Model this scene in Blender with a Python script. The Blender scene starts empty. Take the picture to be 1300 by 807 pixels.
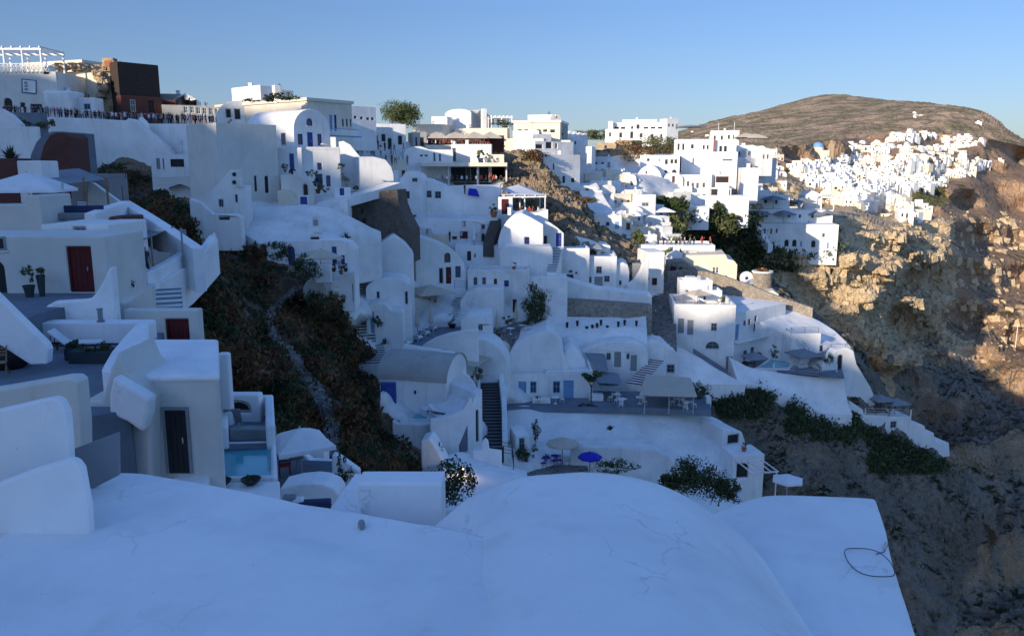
import bpy, bmesh, math, random
import numpy as np
from mathutils import Vector, Matrix, noise
from mathutils.bvhtree import BVHTree
from mathutils.geometry import tessellate_polygon
R = math.radians
SC = bpy.context.scene
COL = SC.collection
random.seed(7)
rng = np.random.default_rng(11)
# ---------------------------------------------------------------- camera
F, CX, CY, HOR = 1020.0, 650.0, 403.5, 212.0
PITCH = math.atan((CY - HOR) / F)
CP, SP = math.cos(PITCH), math.sin(PITCH)
cam = bpy.data.cameras.new('camera')
cam.lens = 36.0 * F / 1300.0
cam.sensor_width = 36.0
cam.clip_start = 0.1
cam.clip_end = 20000
camo = bpy.data.objects.new('camera', cam)
camo.rotation_euler = (math.pi / 2 - PITCH, 0, 0)
COL.objects.link(camo)
SC.camera = camo
# ---------------------------------------------------------------- light
SUN_EL = R(15.5)
SUNH = Vector((-0.64, -0.768, 0)).normalized()
SUND = Vector((SUNH.x * math.cos(SUN_EL), SUNH.y * math.cos(SUN_EL), math.sin(SUN_EL)))
w = bpy.data.worlds.new('World'); SC.world = w; w.use_nodes = True
nt = w.node_tree; bgn = nt.nodes['Background']
sky = nt.nodes.new('ShaderNodeTexSky'); sky.sky_type = 'NISHITA'; sky.sun_disc = False
sky.sun_elevation = SUN_EL
sky.sun_rotation = math.atan2(SUNH.x, SUNH.y)
sky.altitude = 100; sky.air_density = 1.0; sky.dust_density = 0.6; sky.ozone_density = 2.5
tn = nt.nodes.new('ShaderNodeMix'); tn.data_type = 'RGBA'; tn.blend_type = 'MULTIPLY'; tn.inputs[0].default_value = 1.0; tn.inputs[7].default_value = (0.66, 0.82, 1.10, 1)
nt.links.new(sky.outputs[0], tn.inputs[6]); tc = nt.nodes.new('ShaderNodeTexCoord'); sx_ = nt.nodes.new('ShaderNodeSeparateXYZ'); nt.links.new(tc.outputs['Generated'], sx_.inputs[0])
rp_ = nt.nodes.new('ShaderNodeValToRGB'); nt.links.new(sx_.outputs[2], rp_.inputs[0]); el_ = rp_.color_ramp.elements
el_[0].position = 0.0; el_[0].color = (.50, .435, .44, 1); el_[1].position = 1.0; el_[1].color = (1, 1, 1, 1)
e1 = el_.new(.18); e1.color = (.53, .49, .49, 1); e2 = el_.new(.5); e2.color = (.95, .95, .95, 1)
t2 = nt.nodes.new('ShaderNodeMix'); t2.data_type = 'RGBA'; t2.blend_type = 'MULTIPLY'; t2.inputs[0].default_value = 1.0
my_ = nt.nodes.new('ShaderNodeMapRange'); my_.inputs[1].default_value = -.5; my_.inputs[2].default_value = .35; my_.inputs[3].default_value = .25; my_.inputs[4].default_value = 1; nt.links.new(sx_.outputs[1], my_.inputs[0]); nt.links.new(my_.outputs[0], t2.inputs[0])
nt.links.new(tn.outputs[2], t2.inputs[6]); nt.links.new(rp_.outputs[0], t2.inputs[7]); nt.links.new(t2.outputs[2], bgn.inputs[0]); bgn.inputs[1].default_value = 0.15
sl = bpy.data.lights.new('sun', 'SUN'); sl.energy = 3.7; sl.angle = R(0.55); sl.color = (1.0, 0.84, 0.63)
so = bpy.data.objects.new('sun', sl); COL.objects.link(so)
so.rotation_euler = (-SUND).to_track_quat('-Z', 'Y').to_euler()
SC.view_settings.view_transform = 'Standard'; SC.view_settings.look = 'None'
SC.view_settings.exposure = 0.8; SC.view_settings.gamma = 1.0
SC.cycles.use_denoising = True
SC.cycles.max_bounces = 5; SC.cycles.diffuse_bounces = 3; SC.cycles.glossy_bounces = 2
SC.cycles.transmission_bounces = 2; SC.cycles.volume_bounces = 0; SC.cycles.transparent_max_bounces = 4
SC.cycles.sample_clamp_indirect = 4
# ---------------------------------------------------------------- helpers
def ray(px, py):
    vx, vy = (px - CX) / F, (CY - py) / F
    y = CP + vy * SP
    return Vector((vx / y, 1.0, (-SP + vy * CP) / y))
def P(px, py, D): return ray(px, py) * D
def Pz(px, py, z):
    r = ray(px, py); return r * (z / r.z)
def onplane(px, py, P0, n):
    r = ray(px, py); return r * (P0.dot(n) / r.dot(n))
def link(name, me, parent=None, loc=None):
    o = bpy.data.objects.new(name, me); COL.objects.link(o)
    if parent: o.parent = parent
    if loc is not None: o.location = loc
    return o
def tag(o, label=None, cat=None, group=None, kind=None):
    if label: o['label'] = label
    if cat: o['category'] = cat
    if group: o['group'] = group
    if kind: o['kind'] = kind
    return o
class MB:
    def __init__(s): s.v = []; s.f = []; s.m = []
    def add(s, vs, fs, m=0):
        b = len(s.v); s.v += [tuple(v) for v in vs]
        s.f += [tuple(i + b for i in f) for f in fs]; s.m += [m] * len(fs); return s
    def box(s, x0, x1, y0, y1, z0, z1, m=0, M=None):
        vs = [Vector((x, y, z)) for z in (z0, z1) for y in (y0, y1) for x in (x0, x1)]
        if M: vs = [M @ v for v in vs]
        return s.add(vs, [(0, 2, 3, 1), (4, 5, 7, 6), (0, 1, 5, 4), (2, 6, 7, 3), (0, 4, 6, 2), (1, 3, 7, 5)], m)
    def bar(s, a, b, r, m=0, n=6, r2=None):
        a = Vector(a); b = Vector(b); d = (b - a)
        if d.length < 1e-6: return s
        q = d.to_track_quat('Z', 'Y'); r2 = r if r2 is None else r2
        vs = [a + q @ Vector((r * math.cos(t), r * math.sin(t), 0)) for t in [2 * math.pi * k / n for k in range(n)]]
        vs += [b + q @ Vector((r2 * math.cos(t), r2 * math.sin(t), 0)) for t in [2 * math.pi * k / n for k in range(n)]]
        fs = [(k, (k + 1) % n, n + (k + 1) % n, n + k) for k in range(n)] + [tuple(range(n))[::-1], tuple(range(n, 2 * n))]
        return s.add(vs, fs, m)
    def beam(s, a, b, w, h, m=0):
        a = Vector(a); b = Vector(b); d = b - a
        if d.length < 1e-6: return s
        q = d.to_track_quat('Y', 'Z'); M = Matrix.Translation(a) @ q.to_matrix().to_4x4()
        return s.box(-w / 2, w / 2, 0, d.length, -h / 2, h / 2, m, M)
    def lathe(s, prof, n=12, m=0, c=(0, 0, 0), caps=True):
        c = Vector(c); vs = []
        for r, z in prof:
            vs += [c + Vector((r * math.cos(2 * math.pi * k / n), r * math.sin(2 * math.pi * k / n), z)) for k in range(n)]
        fs = []
        for i in range(len(prof) - 1):
            fs += [(i * n + k, i * n + (k + 1) % n, (i + 1) * n + (k + 1) % n, (i + 1) * n + k) for k in range(n)]
        if caps: fs += [tuple(range(n))[::-1], tuple(range((len(prof) - 1) * n, len(prof) * n))]
        return s.add(vs, fs, m)
    def prism(s, poly, d, m=0):
        """closed planar polygon of Vectors extruded by vector d (tessellated caps)"""
        n = len(poly); poly = [Vector(p) for p in poly]; b = len(s.v)
        tri = tessellate_polygon([poly])
        vs = poly + [p + d for p in poly]
        fs = [tuple(t) for t in tri] + [tuple(i + n for i in t[::-1]) for t in tri]
        fs += [(i, (i + 1) % n, n + (i + 1) % n, n + i) for i in range(n)]
        return s.add(vs, fs, m)
    def build(s, name, mats, parent=None, loc=None, smooth=False, bevel=0, seg=2, fix=True):
        me = bpy.data.meshes.new(name); me.from_pydata(s.v, [], s.f)
        if not isinstance(mats, (list, tuple)): mats = [mats]
        for m in mats: me.materials.append(m)
        me.polygons.foreach_set('material_index', s.m)
        if fix:
            bm = bmesh.new(); bm.from_mesh(me)
            if bevel: bmesh.ops.remove_doubles(bm, verts=bm.verts, dist=1e-4)
            bmesh.ops.recalc_face_normals(bm, faces=bm.faces); bm.to_mesh(me); bm.free()
        if smooth: me.polygons.foreach_set('use_smooth', [True] * len(me.polygons))
        o = link(name, me, parent, loc)
        if bevel:
            b = o.modifiers.new('bevel', 'BEVEL'); b.width = bevel; b.segments = seg; b.limit_method = 'ANGLE'; b.angle_limit = R(35)
        return o
def empty(name, loc, rz=0):
    o = bpy.data.objects.new(name, None); o.location = loc; o.rotation_euler = (0, 0, rz); o.empty_display_size = 0.3
    COL.objects.link(o); return o
def copy_tree(o, parent=None):
    c = o.copy(); COL.objects.link(c); c.parent = parent
    for ch in list(o.children): copy_tree(ch, c)
    return c
# ---------------------------------------------------------------- materials
def mat(name, c1, c2=None, rough=0.85, scale=1.5, bump=0.15, bscale=8.0, bdist=0.03, streak=0, metal=0, detail=5, lo=0.35, hi=0.7, spec=0.3):
    m = bpy.data.materials.new(name); m.use_nodes = True; t = m.node_tree; N = t.nodes; L = t.links
    b = N['Principled BSDF']; b.inputs['Roughness'].default_value = rough; b.inputs['Metallic'].default_value = metal
    b.inputs['Specular IOR Level'].default_value = spec
    g = N.new('ShaderNodeNewGeometry')
    if c2 is None: c2 = tuple(x * 0.82 for x in c1)
    n1 = N.new('ShaderNodeTexNoise'); n1.inputs['Scale'].default_value = scale; n1.inputs['Detail'].default_value = detail
    n1.inputs['Roughness'].default_value = 0.6
    L.new(g.outputs['Position'], n1.inputs['Vector'])
    rmp = N.new('ShaderNodeMapRange'); rmp.inputs[1].default_value = lo; rmp.inputs[2].default_value = hi
    L.new(n1.outputs[0], rmp.inputs[0])
    mx = N.new('ShaderNodeMix'); mx.data_type = 'RGBA'; mx.inputs[6].default_value = (*c1, 1); mx.inputs[7].default_value = (*c2, 1)
    L.new(rmp.outputs[0], mx.inputs[0]); out = mx.outputs[2]
    if streak:
        mp = N.new('ShaderNodeMapping'); mp.inputs['Scale'].default_value = (2.2, 2.2, 0.25)
        L.new(g.outputs['Position'], mp.inputs[0])
        n2 = N.new('ShaderNodeTexNoise'); n2.inputs['Scale'].default_value = 1.0; n2.inputs['Detail'].default_value = 6
        L.new(mp.outputs[0], n2.inputs['Vector'])
        r2 = N.new('ShaderNodeMapRange'); r2.inputs[1].default_value = 0.55; r2.inputs[2].default_value = 0.8; r2.inputs[4].default_value = streak
        L.new(n2.outputs[0], r2.inputs[0])
        m2 = N.new('ShaderNodeMix'); m2.data_type = 'RGBA'; m2.inputs[7].default_value = (c1[0] * 0.55, c1[1] * 0.53, c1[2] * 0.48, 1)
        L.new(r2.outputs[0], m2.inputs[0]); L.new(out, m2.inputs[6]); out = m2.outputs[2]
    L.new(out, b.inputs['Base Color'])
    if bump:
        nb = N.new('ShaderNodeTexNoise'); nb.inputs['Scale'].default_value = bscale; nb.inputs['Detail'].default_value = 6
        L.new(g.outputs['Position'], nb.inputs['Vector'])
        bp = N.new('ShaderNodeBump'); bp.inputs['Strength'].default_value = bump; bp.inputs['Distance'].default_value = bdist
        L.new(nb.outputs[0], bp.inputs['Height']); L.new(bp.outputs[0], b.inputs['Normal'])
    return m
def stonemat(name, c1, c2, mortar, scale=2.2):
    m = mat(name, c1, c2, scale=scale * 0.7, bump=0); t = m.node_tree; N = t.nodes; L = t.links; b = N['Principled BSDF']
    src = b.inputs['Base Color'].links[0].from_socket; g = [n for n in N if n.type == 'NEW_GEOMETRY'][0]
    v = N.new('ShaderNodeTexVoronoi'); v.feature = 'DISTANCE_TO_EDGE'; v.inputs['Scale'].default_value = scale
    nz = N.new('ShaderNodeTexNoise'); nz.inputs['Scale'].default_value = scale; 
    ad = N.new('ShaderNodeVectorMath'); ad.operation = 'MULTIPLY_ADD'; ad.inputs[1].default_value = (0.25, 0.25, 0.25)
    L.new(g.outputs['Position'], nz.inputs['Vector']); L.new(nz.outputs[1], ad.inputs[0]); L.new(g.outputs['Position'], ad.inputs[2])
    L.new(ad.outputs[0], v.inputs['Vector'])
    vc = N.new('ShaderNodeTexVoronoi'); vc.inputs['Scale'].default_value = scale; L.new(ad.outputs[0], vc.inputs['Vector'])
    hs = N.new('ShaderNodeMix'); hs.data_type = 'RGBA'; hs.blend_type = 'MULTIPLY'; hs.inputs[0].default_value = 0.7
    bw = N.new('ShaderNodeMapRange'); L.new(vc.outputs['Color'], bw.inputs[0]); bw.inputs[3].default_value = 0.45; bw.inputs[4].default_value = 1.25
    L.new(src, hs.inputs[6]); L.new(bw.outputs[0], hs.inputs[7])
    r = N.new('ShaderNodeMapRange'); r.inputs[1].default_value = 0.02; r.inputs[2].default_value = 0.1; L.new(v.outputs['Distance'], r.inputs[0])
    mx = N.new('ShaderNodeMix'); mx.data_type = 'RGBA'; mx.inputs[6].default_value = (*mortar, 1)
    L.new(r.outputs[0], mx.inputs[0]); L.new(hs.outputs[2], mx.inputs[7]); L.new(mx.outputs[2], b.inputs['Base Color'])
    bp = N.new('ShaderNodeBump'); bp.inputs['Strength'].default_value = 0.8; bp.inputs['Distance'].default_value = 0.12
    L.new(r.outputs[0], bp.inputs['Height']); L.new(bp.outputs[0], b.inputs['Normal'])
    return m
def rockmat(name, light, dark, veg, scale=0.06, strata=0.5, vegamt=0.5, pit=1.2, bdist=0.6):
    m = bpy.data.materials.new(name); m.use_nodes = True; t = m.node_tree; N = t.nodes; L = t.links
    b = N['Principled BSDF']; b.inputs['Roughness'].default_value = 0.95; b.inputs['Specular IOR Level'].default_value = 0.1
    g = N.new('ShaderNodeNewGeometry')
    def nz(s, d=8, mp=None, rg=0.62):
        n = N.new('ShaderNodeTexNoise'); n.inputs['Scale'].default_value = s; n.inputs['Detail'].default_value = d; n.inputs['Roughness'].default_value = rg
        L.new(mp or g.outputs['Position'], n.inputs['Vector']); return n.outputs[0]
    def rng_(s, a, b_, c=0., d=1.):
        r = N.new('ShaderNodeMapRange'); r.inputs[1].default_value = a; r.inputs[2].default_value = b_; r.inputs[3].default_value = c; r.inputs[4].default_value = d
        L.new(s, r.inputs[0]); return r.outputs[0]
    def mix(f, a, b_):
        x = N.new('ShaderNodeMix'); x.data_type = 'RGBA'; L.new(f, x.inputs[0])
        for s, v in ((6, a), (7, b_)):
            if isinstance(v, tuple): x.inputs[s].default_value = (*v, 1)
            else: L.new(v, x.inputs[s])
        return x.outputs[2]
    c = mix(rng_(nz(scale), 0.38, 0.66), light, dark)
    mp = N.new('ShaderNodeMapping'); mp.inputs['Scale'].default_value = (0.15, 0.15, 1.6); L.new(g.outputs['Position'], mp.inputs[0])
    st = rng_(nz(scale * 4, 6, mp.outputs[0]), 0.45, 0.7, 0, strata)
    c = mix(st, c, tuple(x * 0.6 for x in light))
    fine = nz(scale * 22, 6)
    c = mix(rng_(fine, 0.5, 0.75, 0, 0.7), c, tuple(x * 0.45 for x in dark))
    c = mix(rng_(nz(scale * 9, 5), 0.58, 0.68, 0, 0.5), c, tuple(min(1, x * 1.35) for x in light))
    if vegamt:
        sp = N.new('ShaderNodeSeparateXYZ'); L.new(g.outputs['Normal'], sp.inputs[0])
        up = rng_(sp.outputs[2], 0.25, 0.7)
        vg = rng_(nz(scale * 3.1, 8), 0.62 - vegamt * 0.28, 0.70 - vegamt * 0.22)
        mm = N.new('ShaderNodeMath'); mm.operation = 'MULTIPLY'; L.new(up, mm.inputs[0]); L.new(vg, mm.inputs[1])
        c = mix(mm.outputs[0], c, mix(rng_(fine, 0.4, 0.6), veg, tuple(x * 0.5 for x in veg)))
    L.new(c, b.inputs['Base Color'])
    ad = N.new('ShaderNodeMath'); ad.operation = 'ADD'; L.new(fine, ad.inputs[0]); L.new(nz(scale * 6, 8), ad.inputs[1])
    bp = N.new('ShaderNodeBump'); bp.inputs['Strength'].default_value = 0.9; bp.inputs['Distance'].default_value = bdist
    L.new(ad.outputs[0], bp.inputs['Height']); L.new(bp.outputs[0], b.inputs['Normal'])
    return m
M = {}
M['white'] = mat('whitewash', (0.81, 0.80, 0.78), (0.63, 0.63, 0.62), scale=0.3, streak=0.42, bump=0.25, bscale=5, bdist=0.05)
M['white2'] = mat('whitewash_old', (0.74, 0.73, 0.71), (0.56, 0.56, 0.55), scale=0.5, streak=0.5, bump=0.3, bscale=4, bdist=0.06)
M['near'] = mat('whitewash_near', (0.82, 0.82, 0.82), (0.70, 0.71, 0.72), scale=0.7, streak=0.22, bump=0.5, bscale=5, bdist=0.03, lo=0.4, hi=0.72)
def cracks(m, sc=.9, thin=.012, amt=.35):
    t = m.node_tree; N = t.nodes; L = t.links; b = N['Principled BSDF']; src = b.inputs['Base Color'].links[0].from_socket
    g = [n for n in N if n.type == 'NEW_GEOMETRY'][0]; nz = N.new('ShaderNodeTexNoise'); nz.inputs['Scale'].default_value = 2.5; nz.inputs['Detail'].default_value = 5; L.new(g.outputs['Position'], nz.inputs['Vector'])
    ad = N.new('ShaderNodeVectorMath'); ad.operation = 'MULTIPLY_ADD'; ad.inputs[1].default_value = (.5, .5, .5); L.new(nz.outputs[1], ad.inputs[0]); L.new(g.outputs['Position'], ad.inputs[2])
    v = N.new('ShaderNodeTexVoronoi'); v.feature = 'DISTANCE_TO_EDGE'; v.inputs['Scale'].default_value = sc; L.new(ad.outputs[0], v.inputs['Vector'])
    r = N.new('ShaderNodeMapRange'); r.inputs[1].default_value = 0; r.inputs[2].default_value = thin; r.inputs[3].default_value = amt; r.inputs[4].default_value = 0; L.new(v.outputs['Distance'], r.inputs[0])
    n2 = N.new('ShaderNodeTexNoise'); n2.inputs['Scale'].default_value = .55; L.new(g.outputs['Position'], n2.inputs['Vector']); r2 = N.new('ShaderNodeMapRange'); r2.inputs[1].default_value = .52; r2.inputs[2].default_value = .6; L.new(n2.outputs[0], r2.inputs[0])
    mu = N.new('ShaderNodeMath'); mu.operation = 'MULTIPLY'; L.new(r.outputs[0], mu.inputs[0]); L.new(r2.outputs[0], mu.inputs[1])
    mx = N.new('ShaderNodeMix'); mx.data_type = 'RGBA'; mx.inputs[7].default_value = (.3, .29, .27, 1); L.new(mu.outputs[0], mx.inputs[0]); L.new(src, mx.inputs[6])
    n3 = N.new('ShaderNodeTexNoise'); n3.inputs['Scale'].default_value = 14; n3.inputs['Detail'].default_value = 2; L.new(g.outputs['Position'], n3.inputs['Vector']); r3 = N.new('ShaderNodeMapRange'); r3.inputs[1].default_value = .74; r3.inputs[2].default_value = .78; r3.inputs[4].default_value = .4; L.new(n3.outputs[0], r3.inputs[0])
    m3 = N.new('ShaderNodeMix'); m3.data_type = 'RGBA'; m3.inputs[7].default_value = (.35, .34, .32, 1); L.new(r3.outputs[0], m3.inputs[0]); L.new(mx.outputs[2], m3.inputs[6]); L.new(m3.outputs[2], b.inputs['Base Color'])
cracks(M['near'])
M['cream'] = mat('cream_plaster', (0.72, 0.65, 0.52), (0.60, 0.54, 0.43), scale=0.4, streak=0.3, bump=0.2, bscale=5)
M['bone'] = mat('bone_plaster', (0.66, 0.65, 0.60), (0.55, 0.54, 0.50), scale=0.4, streak=0.25, bump=0.2, bscale=6, bdist=0.03)
M['grey'] = mat('grey_plaster', (0.42, 0.41, 0.38), (0.33, 0.32, 0.30), scale=0.4, streak=0.4, bump=0.3)
M['slate'] = mat('blue_grey_floor', (0.17, 0.20, 0.24), (0.12, 0.145, 0.18), scale=0.8, bump=0.15)
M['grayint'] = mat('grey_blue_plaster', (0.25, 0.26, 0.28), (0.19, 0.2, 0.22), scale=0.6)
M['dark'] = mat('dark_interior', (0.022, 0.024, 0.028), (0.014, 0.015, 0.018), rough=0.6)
M['pane'] = mat('window_glass', (0.03, 0.035, 0.045), (0.05, 0.06, 0.075), rough=0.12, bump=0, spec=0.6)
M['blue'] = mat('blue_paint', (0.035, 0.07, 0.30), (0.03, 0.05, 0.22), rough=0.5, bump=0.05)
M['lblue'] = mat('light_blue_paint', (0.17, 0.33, 0.56), (0.14, 0.28, 0.48), rough=0.5, bump=0.05)
M['red'] = mat('dark_red_paint', (0.10, 0.012, 0.014), (0.07, 0.01, 0.012), rough=0.5, bump=0.1)
M['redb'] = mat('red_brown_plaster', (0.12, 0.045, 0.035), (0.08, 0.035, 0.03), scale=0.8)
M['wood'] = mat('weathered_wood', (0.30, 0.19, 0.11), (0.18, 0.11, 0.07), scale=3, bump=0.3)
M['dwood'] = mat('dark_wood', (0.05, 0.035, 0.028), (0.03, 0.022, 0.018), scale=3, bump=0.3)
M['greyw'] = mat('grey_paint', (0.26, 0.29, 0.30), (0.2, 0.22, 0.23), rough=0.5)
M['steel'] = mat('painted_metal', (0.5, 0.5, 0.5), rough=0.4, metal=0.3, bump=0)
M['black'] = mat('black_metal', (0.02, 0.02, 0.022), rough=0.5, bump=0)
M['canvas'] = mat('white_canvas', (0.74, 0.74, 0.75), (0.66, 0.66, 0.68), rough=0.9, scale=2, bump=0.1)
M['beige'] = mat('beige_canvas', (0.52, 0.46, 0.37), (0.44, 0.39, 0.31), rough=0.9, scale=2, bump=0.1)
M['greyc'] = mat('grey_canvas', (0.22, 0.24, 0.27), (0.18, 0.2, 0.23), rough=0.9, scale=2, bump=0.1)
M['bluec'] = mat('blue_canvas', (0.02, 0.025, 0.42), (0.02, 0.02, 0.33), rough=0.8, scale=2)
M['redc'] = mat('red_cloth', (0.55, 0.03, 0.05), (0.4, 0.02, 0.04), rough=0.8)
M['water'] = mat('pool_water', (0.10, 0.42, 0.50), (0.08, 0.36, 0.45), rough=0.06, scale=1.2, bump=0.3, bscale=3, bdist=0.02, spec=0.5)
M['terra'] = mat('terracotta', (0.38, 0.13, 0.06), (0.28, 0.1, 0.05), scale=3)
M['teal'] = mat('dark_teal_planter', (0.03, 0.05, 0.055), (0.025, 0.04, 0.045), scale=3)
M['stone'] = stonemat('stone_wall', (0.36, 0.31, 0.24), (0.22, 0.17, 0.14), (0.40, 0.36, 0.30), 2.6)
M['dstone'] = stonemat('dark_stone_wall', (0.15, 0.12, 0.10), (0.085, 0.07, 0.062), (0.15, 0.135, 0.115), 2.6)
M['ochre'] = stonemat('ochre_rubble', (0.46, 0.34, 0.21), (0.30, 0.21, 0.13), (0.50, 0.40, 0.27), 1.2)
M['paving'] = stonemat('stone_paving', (0.20, 0.19, 0.18), (0.13, 0.12, 0.115), (0.30, 0.29, 0.28), 1.5)
M['leaf'] = mat('leaf_green', (0.055, 0.085, 0.028), (0.03, 0.05, 0.018), scale=1.2, bump=0, rough=0.7)
M['leaf2'] = mat('leaf_olive', (0.11, 0.12, 0.04), (0.06, 0.075, 0.025), scale=1.2, bump=0, rough=0.7)
M['dry'] = mat('dry_scrub', (0.17, 0.082, 0.034), (0.095, 0.047, 0.022), scale=0.5, bump=0, rough=0.9)
M['dgreen'] = mat('dark_scrub', (0.055, 0.068, 0.028), (0.03, 0.04, 0.018), scale=0.5, bump=0, rough=0.9)
M['skin'] = mat('skin', (0.45, 0.27, 0.19), (0.4, 0.24, 0.17), bump=0)
M['hair'] = mat('hair', (0.03, 0.02, 0.015), bump=0)
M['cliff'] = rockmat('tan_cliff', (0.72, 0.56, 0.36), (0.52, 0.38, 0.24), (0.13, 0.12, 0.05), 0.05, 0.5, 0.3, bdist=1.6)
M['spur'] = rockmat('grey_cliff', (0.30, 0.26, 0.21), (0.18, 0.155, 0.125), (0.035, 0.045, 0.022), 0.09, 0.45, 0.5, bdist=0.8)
M['townrock'] = rockmat('town_rock', (0.34, 0.26, 0.18), (0.20, 0.15, 0.11), (0.09, 0.085, 0.035), 0.12, 0.3, 0.5, bdist=0.4)
M['slope'] = rockmat('scrub_slope', (0.20, 0.15, 0.11), (0.12, 0.085, 0.06), (0.04, 0.042, 0.02), 0.25, 0.2, 0.8, bdist=0.2)
M['mount'] = rockmat('mountain', (0.48, 0.355, 0.25), (0.36, 0.265, 0.185), (0.27, 0.23, 0.14), 0.006, 0.2, 0.7, bdist=10)  # rock tones lightened to stand in for distance haze
M['redrock'] = rockmat('red_brown_cliff', (0.46, 0.31, 0.20), (0.33, 0.21, 0.135), (0.16, 0.13, 0.06), 0.02, 0.7, 0.3, bdist=3)
M['sea'] = mat('sea_water', (0.012, 0.03, 0.055), (0.01, 0.025, 0.045), rough=0.15, scale=0.01, bump=0.4, bscale=0.4, bdist=0.3, spec=0.5)
# ---------------------------------------------------------------- terrain
TER = []   # (verts, faces) for camera-ray placement
def fnoise(p, s, o=6, h=0.9): return noise.fractal(Vector(p) * s, h, 2.1, o)
def sheet(name, G, nu, nv, m, amp=0.0, sc=0.1, ridged=False, reg=True, kind='structure', fade=True, disp2=0, sc2=1):
    """G(u,v)->world Vector ; grid mesh displaced along its normals"""
    V = np.array([[G(i / nu, j / nv)[:] for i in range(nu + 1)] for j in range(nv + 1)])
    du = np.gradient(V, axis=1); dv = np.gradient(V, axis=0); n = np.cross(dv, du)
    n /= (np.linalg.norm(n, axis=2, keepdims=True) + 1e-9)
    sp_ = np.linalg.norm(dv, axis=2) + np.linalg.norm(du, axis=2) * .5
    FS = np.clip(3.2 / (sp_ * sc * 28), .12, 1.0) if ridged else np.ones(sp_.shape)
    if amp:
        for j in range(nv + 1):
            for i in range(nu + 1):
                p = Vector(V[j, i])
                if ridged:
                    q = Vector((p.x, p.y, p.z * 0.55)) * sc
                    wq = q + noise.noise_vector(q * 1.3) * .35
                    d = .75 * (noise.ridged_multi_fractal(Vector((wq.x, wq.y, wq.z * .6)), 0.75, 2.2, 7, 1.0, 2.0) - 1.2)
                    v1 = noise.voronoi(Vector((wq.x * 2.6, wq.y * 2.6, wq.z * 1.4)))[0]; v2 = noise.voronoi(Vector((wq.x * 8, wq.y * 8, wq.z * 6)))[0]
                    d += .55 * (v1[0] - v1[1]) * .8 + .35 - .45 * math.exp(-9 * (v1[1] - v1[0])) - .13 * math.exp(-7 * (v2[1] - v2[0])) + .10 * noise.fractal(q * 16, 0.6, 2.2, 3)
                    zz = p.z * sc * 2.6 + noise.noise(q * 1.3) * 1.2; d += .14 * (abs((zz % 1) - .5) * 2 - .5)
                else: d = fnoise(p, sc)
                if disp2: d += disp2 * fnoise(p, sc2, 4)
                V[j, i] += n[j, i] * d * (-amp if ridged else amp) * FS[j, i]
    vs = [tuple(x) for x in V.reshape(-1, 3)]
    W = nu + 1
    fs = [(j * W + i, (j + 1) * W + i, (j + 1) * W + i + 1, j * W + i + 1) for j in range(nv) for i in range(nu)]
    mb = MB(); mb.add(vs, fs); o = mb.build(name, m, smooth=not ridged, fix=False)
    o['kind'] = kind
    if reg: TER.append(([Vector(v) for v in vs], fs))
    return o
def rows(rws):
    """bicubic-ish patch from rows of (px,py,D)"""
    A = np.array([[(x, y, math.log(d)) for x, y, d in r] for r in rws])
    def cr(p0, p1, p2, p3, t):
        return 0.5 * ((2 * p1) + (-p0 + p2) * t + (2 * p0 - 5 * p1 + 4 * p2 - p3) * t * t + (-p0 + 3 * p1 - 3 * p2 + p3) * t ** 3)
    nr, nc = A.shape[:2]
    def G(u, v):
        x = u * (nc - 1); i = min(int(x), nc - 2); a = x - i
        y = v * (nr - 1); j = min(int(y), nr - 2); b = y - j
        def row(k):
            k = max(0, min(nr - 1, k)); r = A[k]
            return cr(r[max(0, i - 1)], r[i], r[i + 1], r[min(nc - 1, i + 2)], a)
        q = cr(row(j - 1), row(j), row(j + 1), row(j + 2), b)
        return P(q[0], q[1], math.exp(q[2]))
    return G
def shep(pts, pw=3.2):
    A = np.array(pts, float); lx = np.log(A[:, 2])
    def D(px, py):
        d2 = (A[:, 0] - px) ** 2 + ((A[:, 1] - py) * 1.6) ** 2 + 30
        wt = d2 ** (-pw / 2)
        return math.exp(float((wt * lx).sum() / wt.sum()))
    return D
def pl(pts, x):
    return float(np.interp(x, [p[0] for p in pts], [p[1] for p in pts]))
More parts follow.
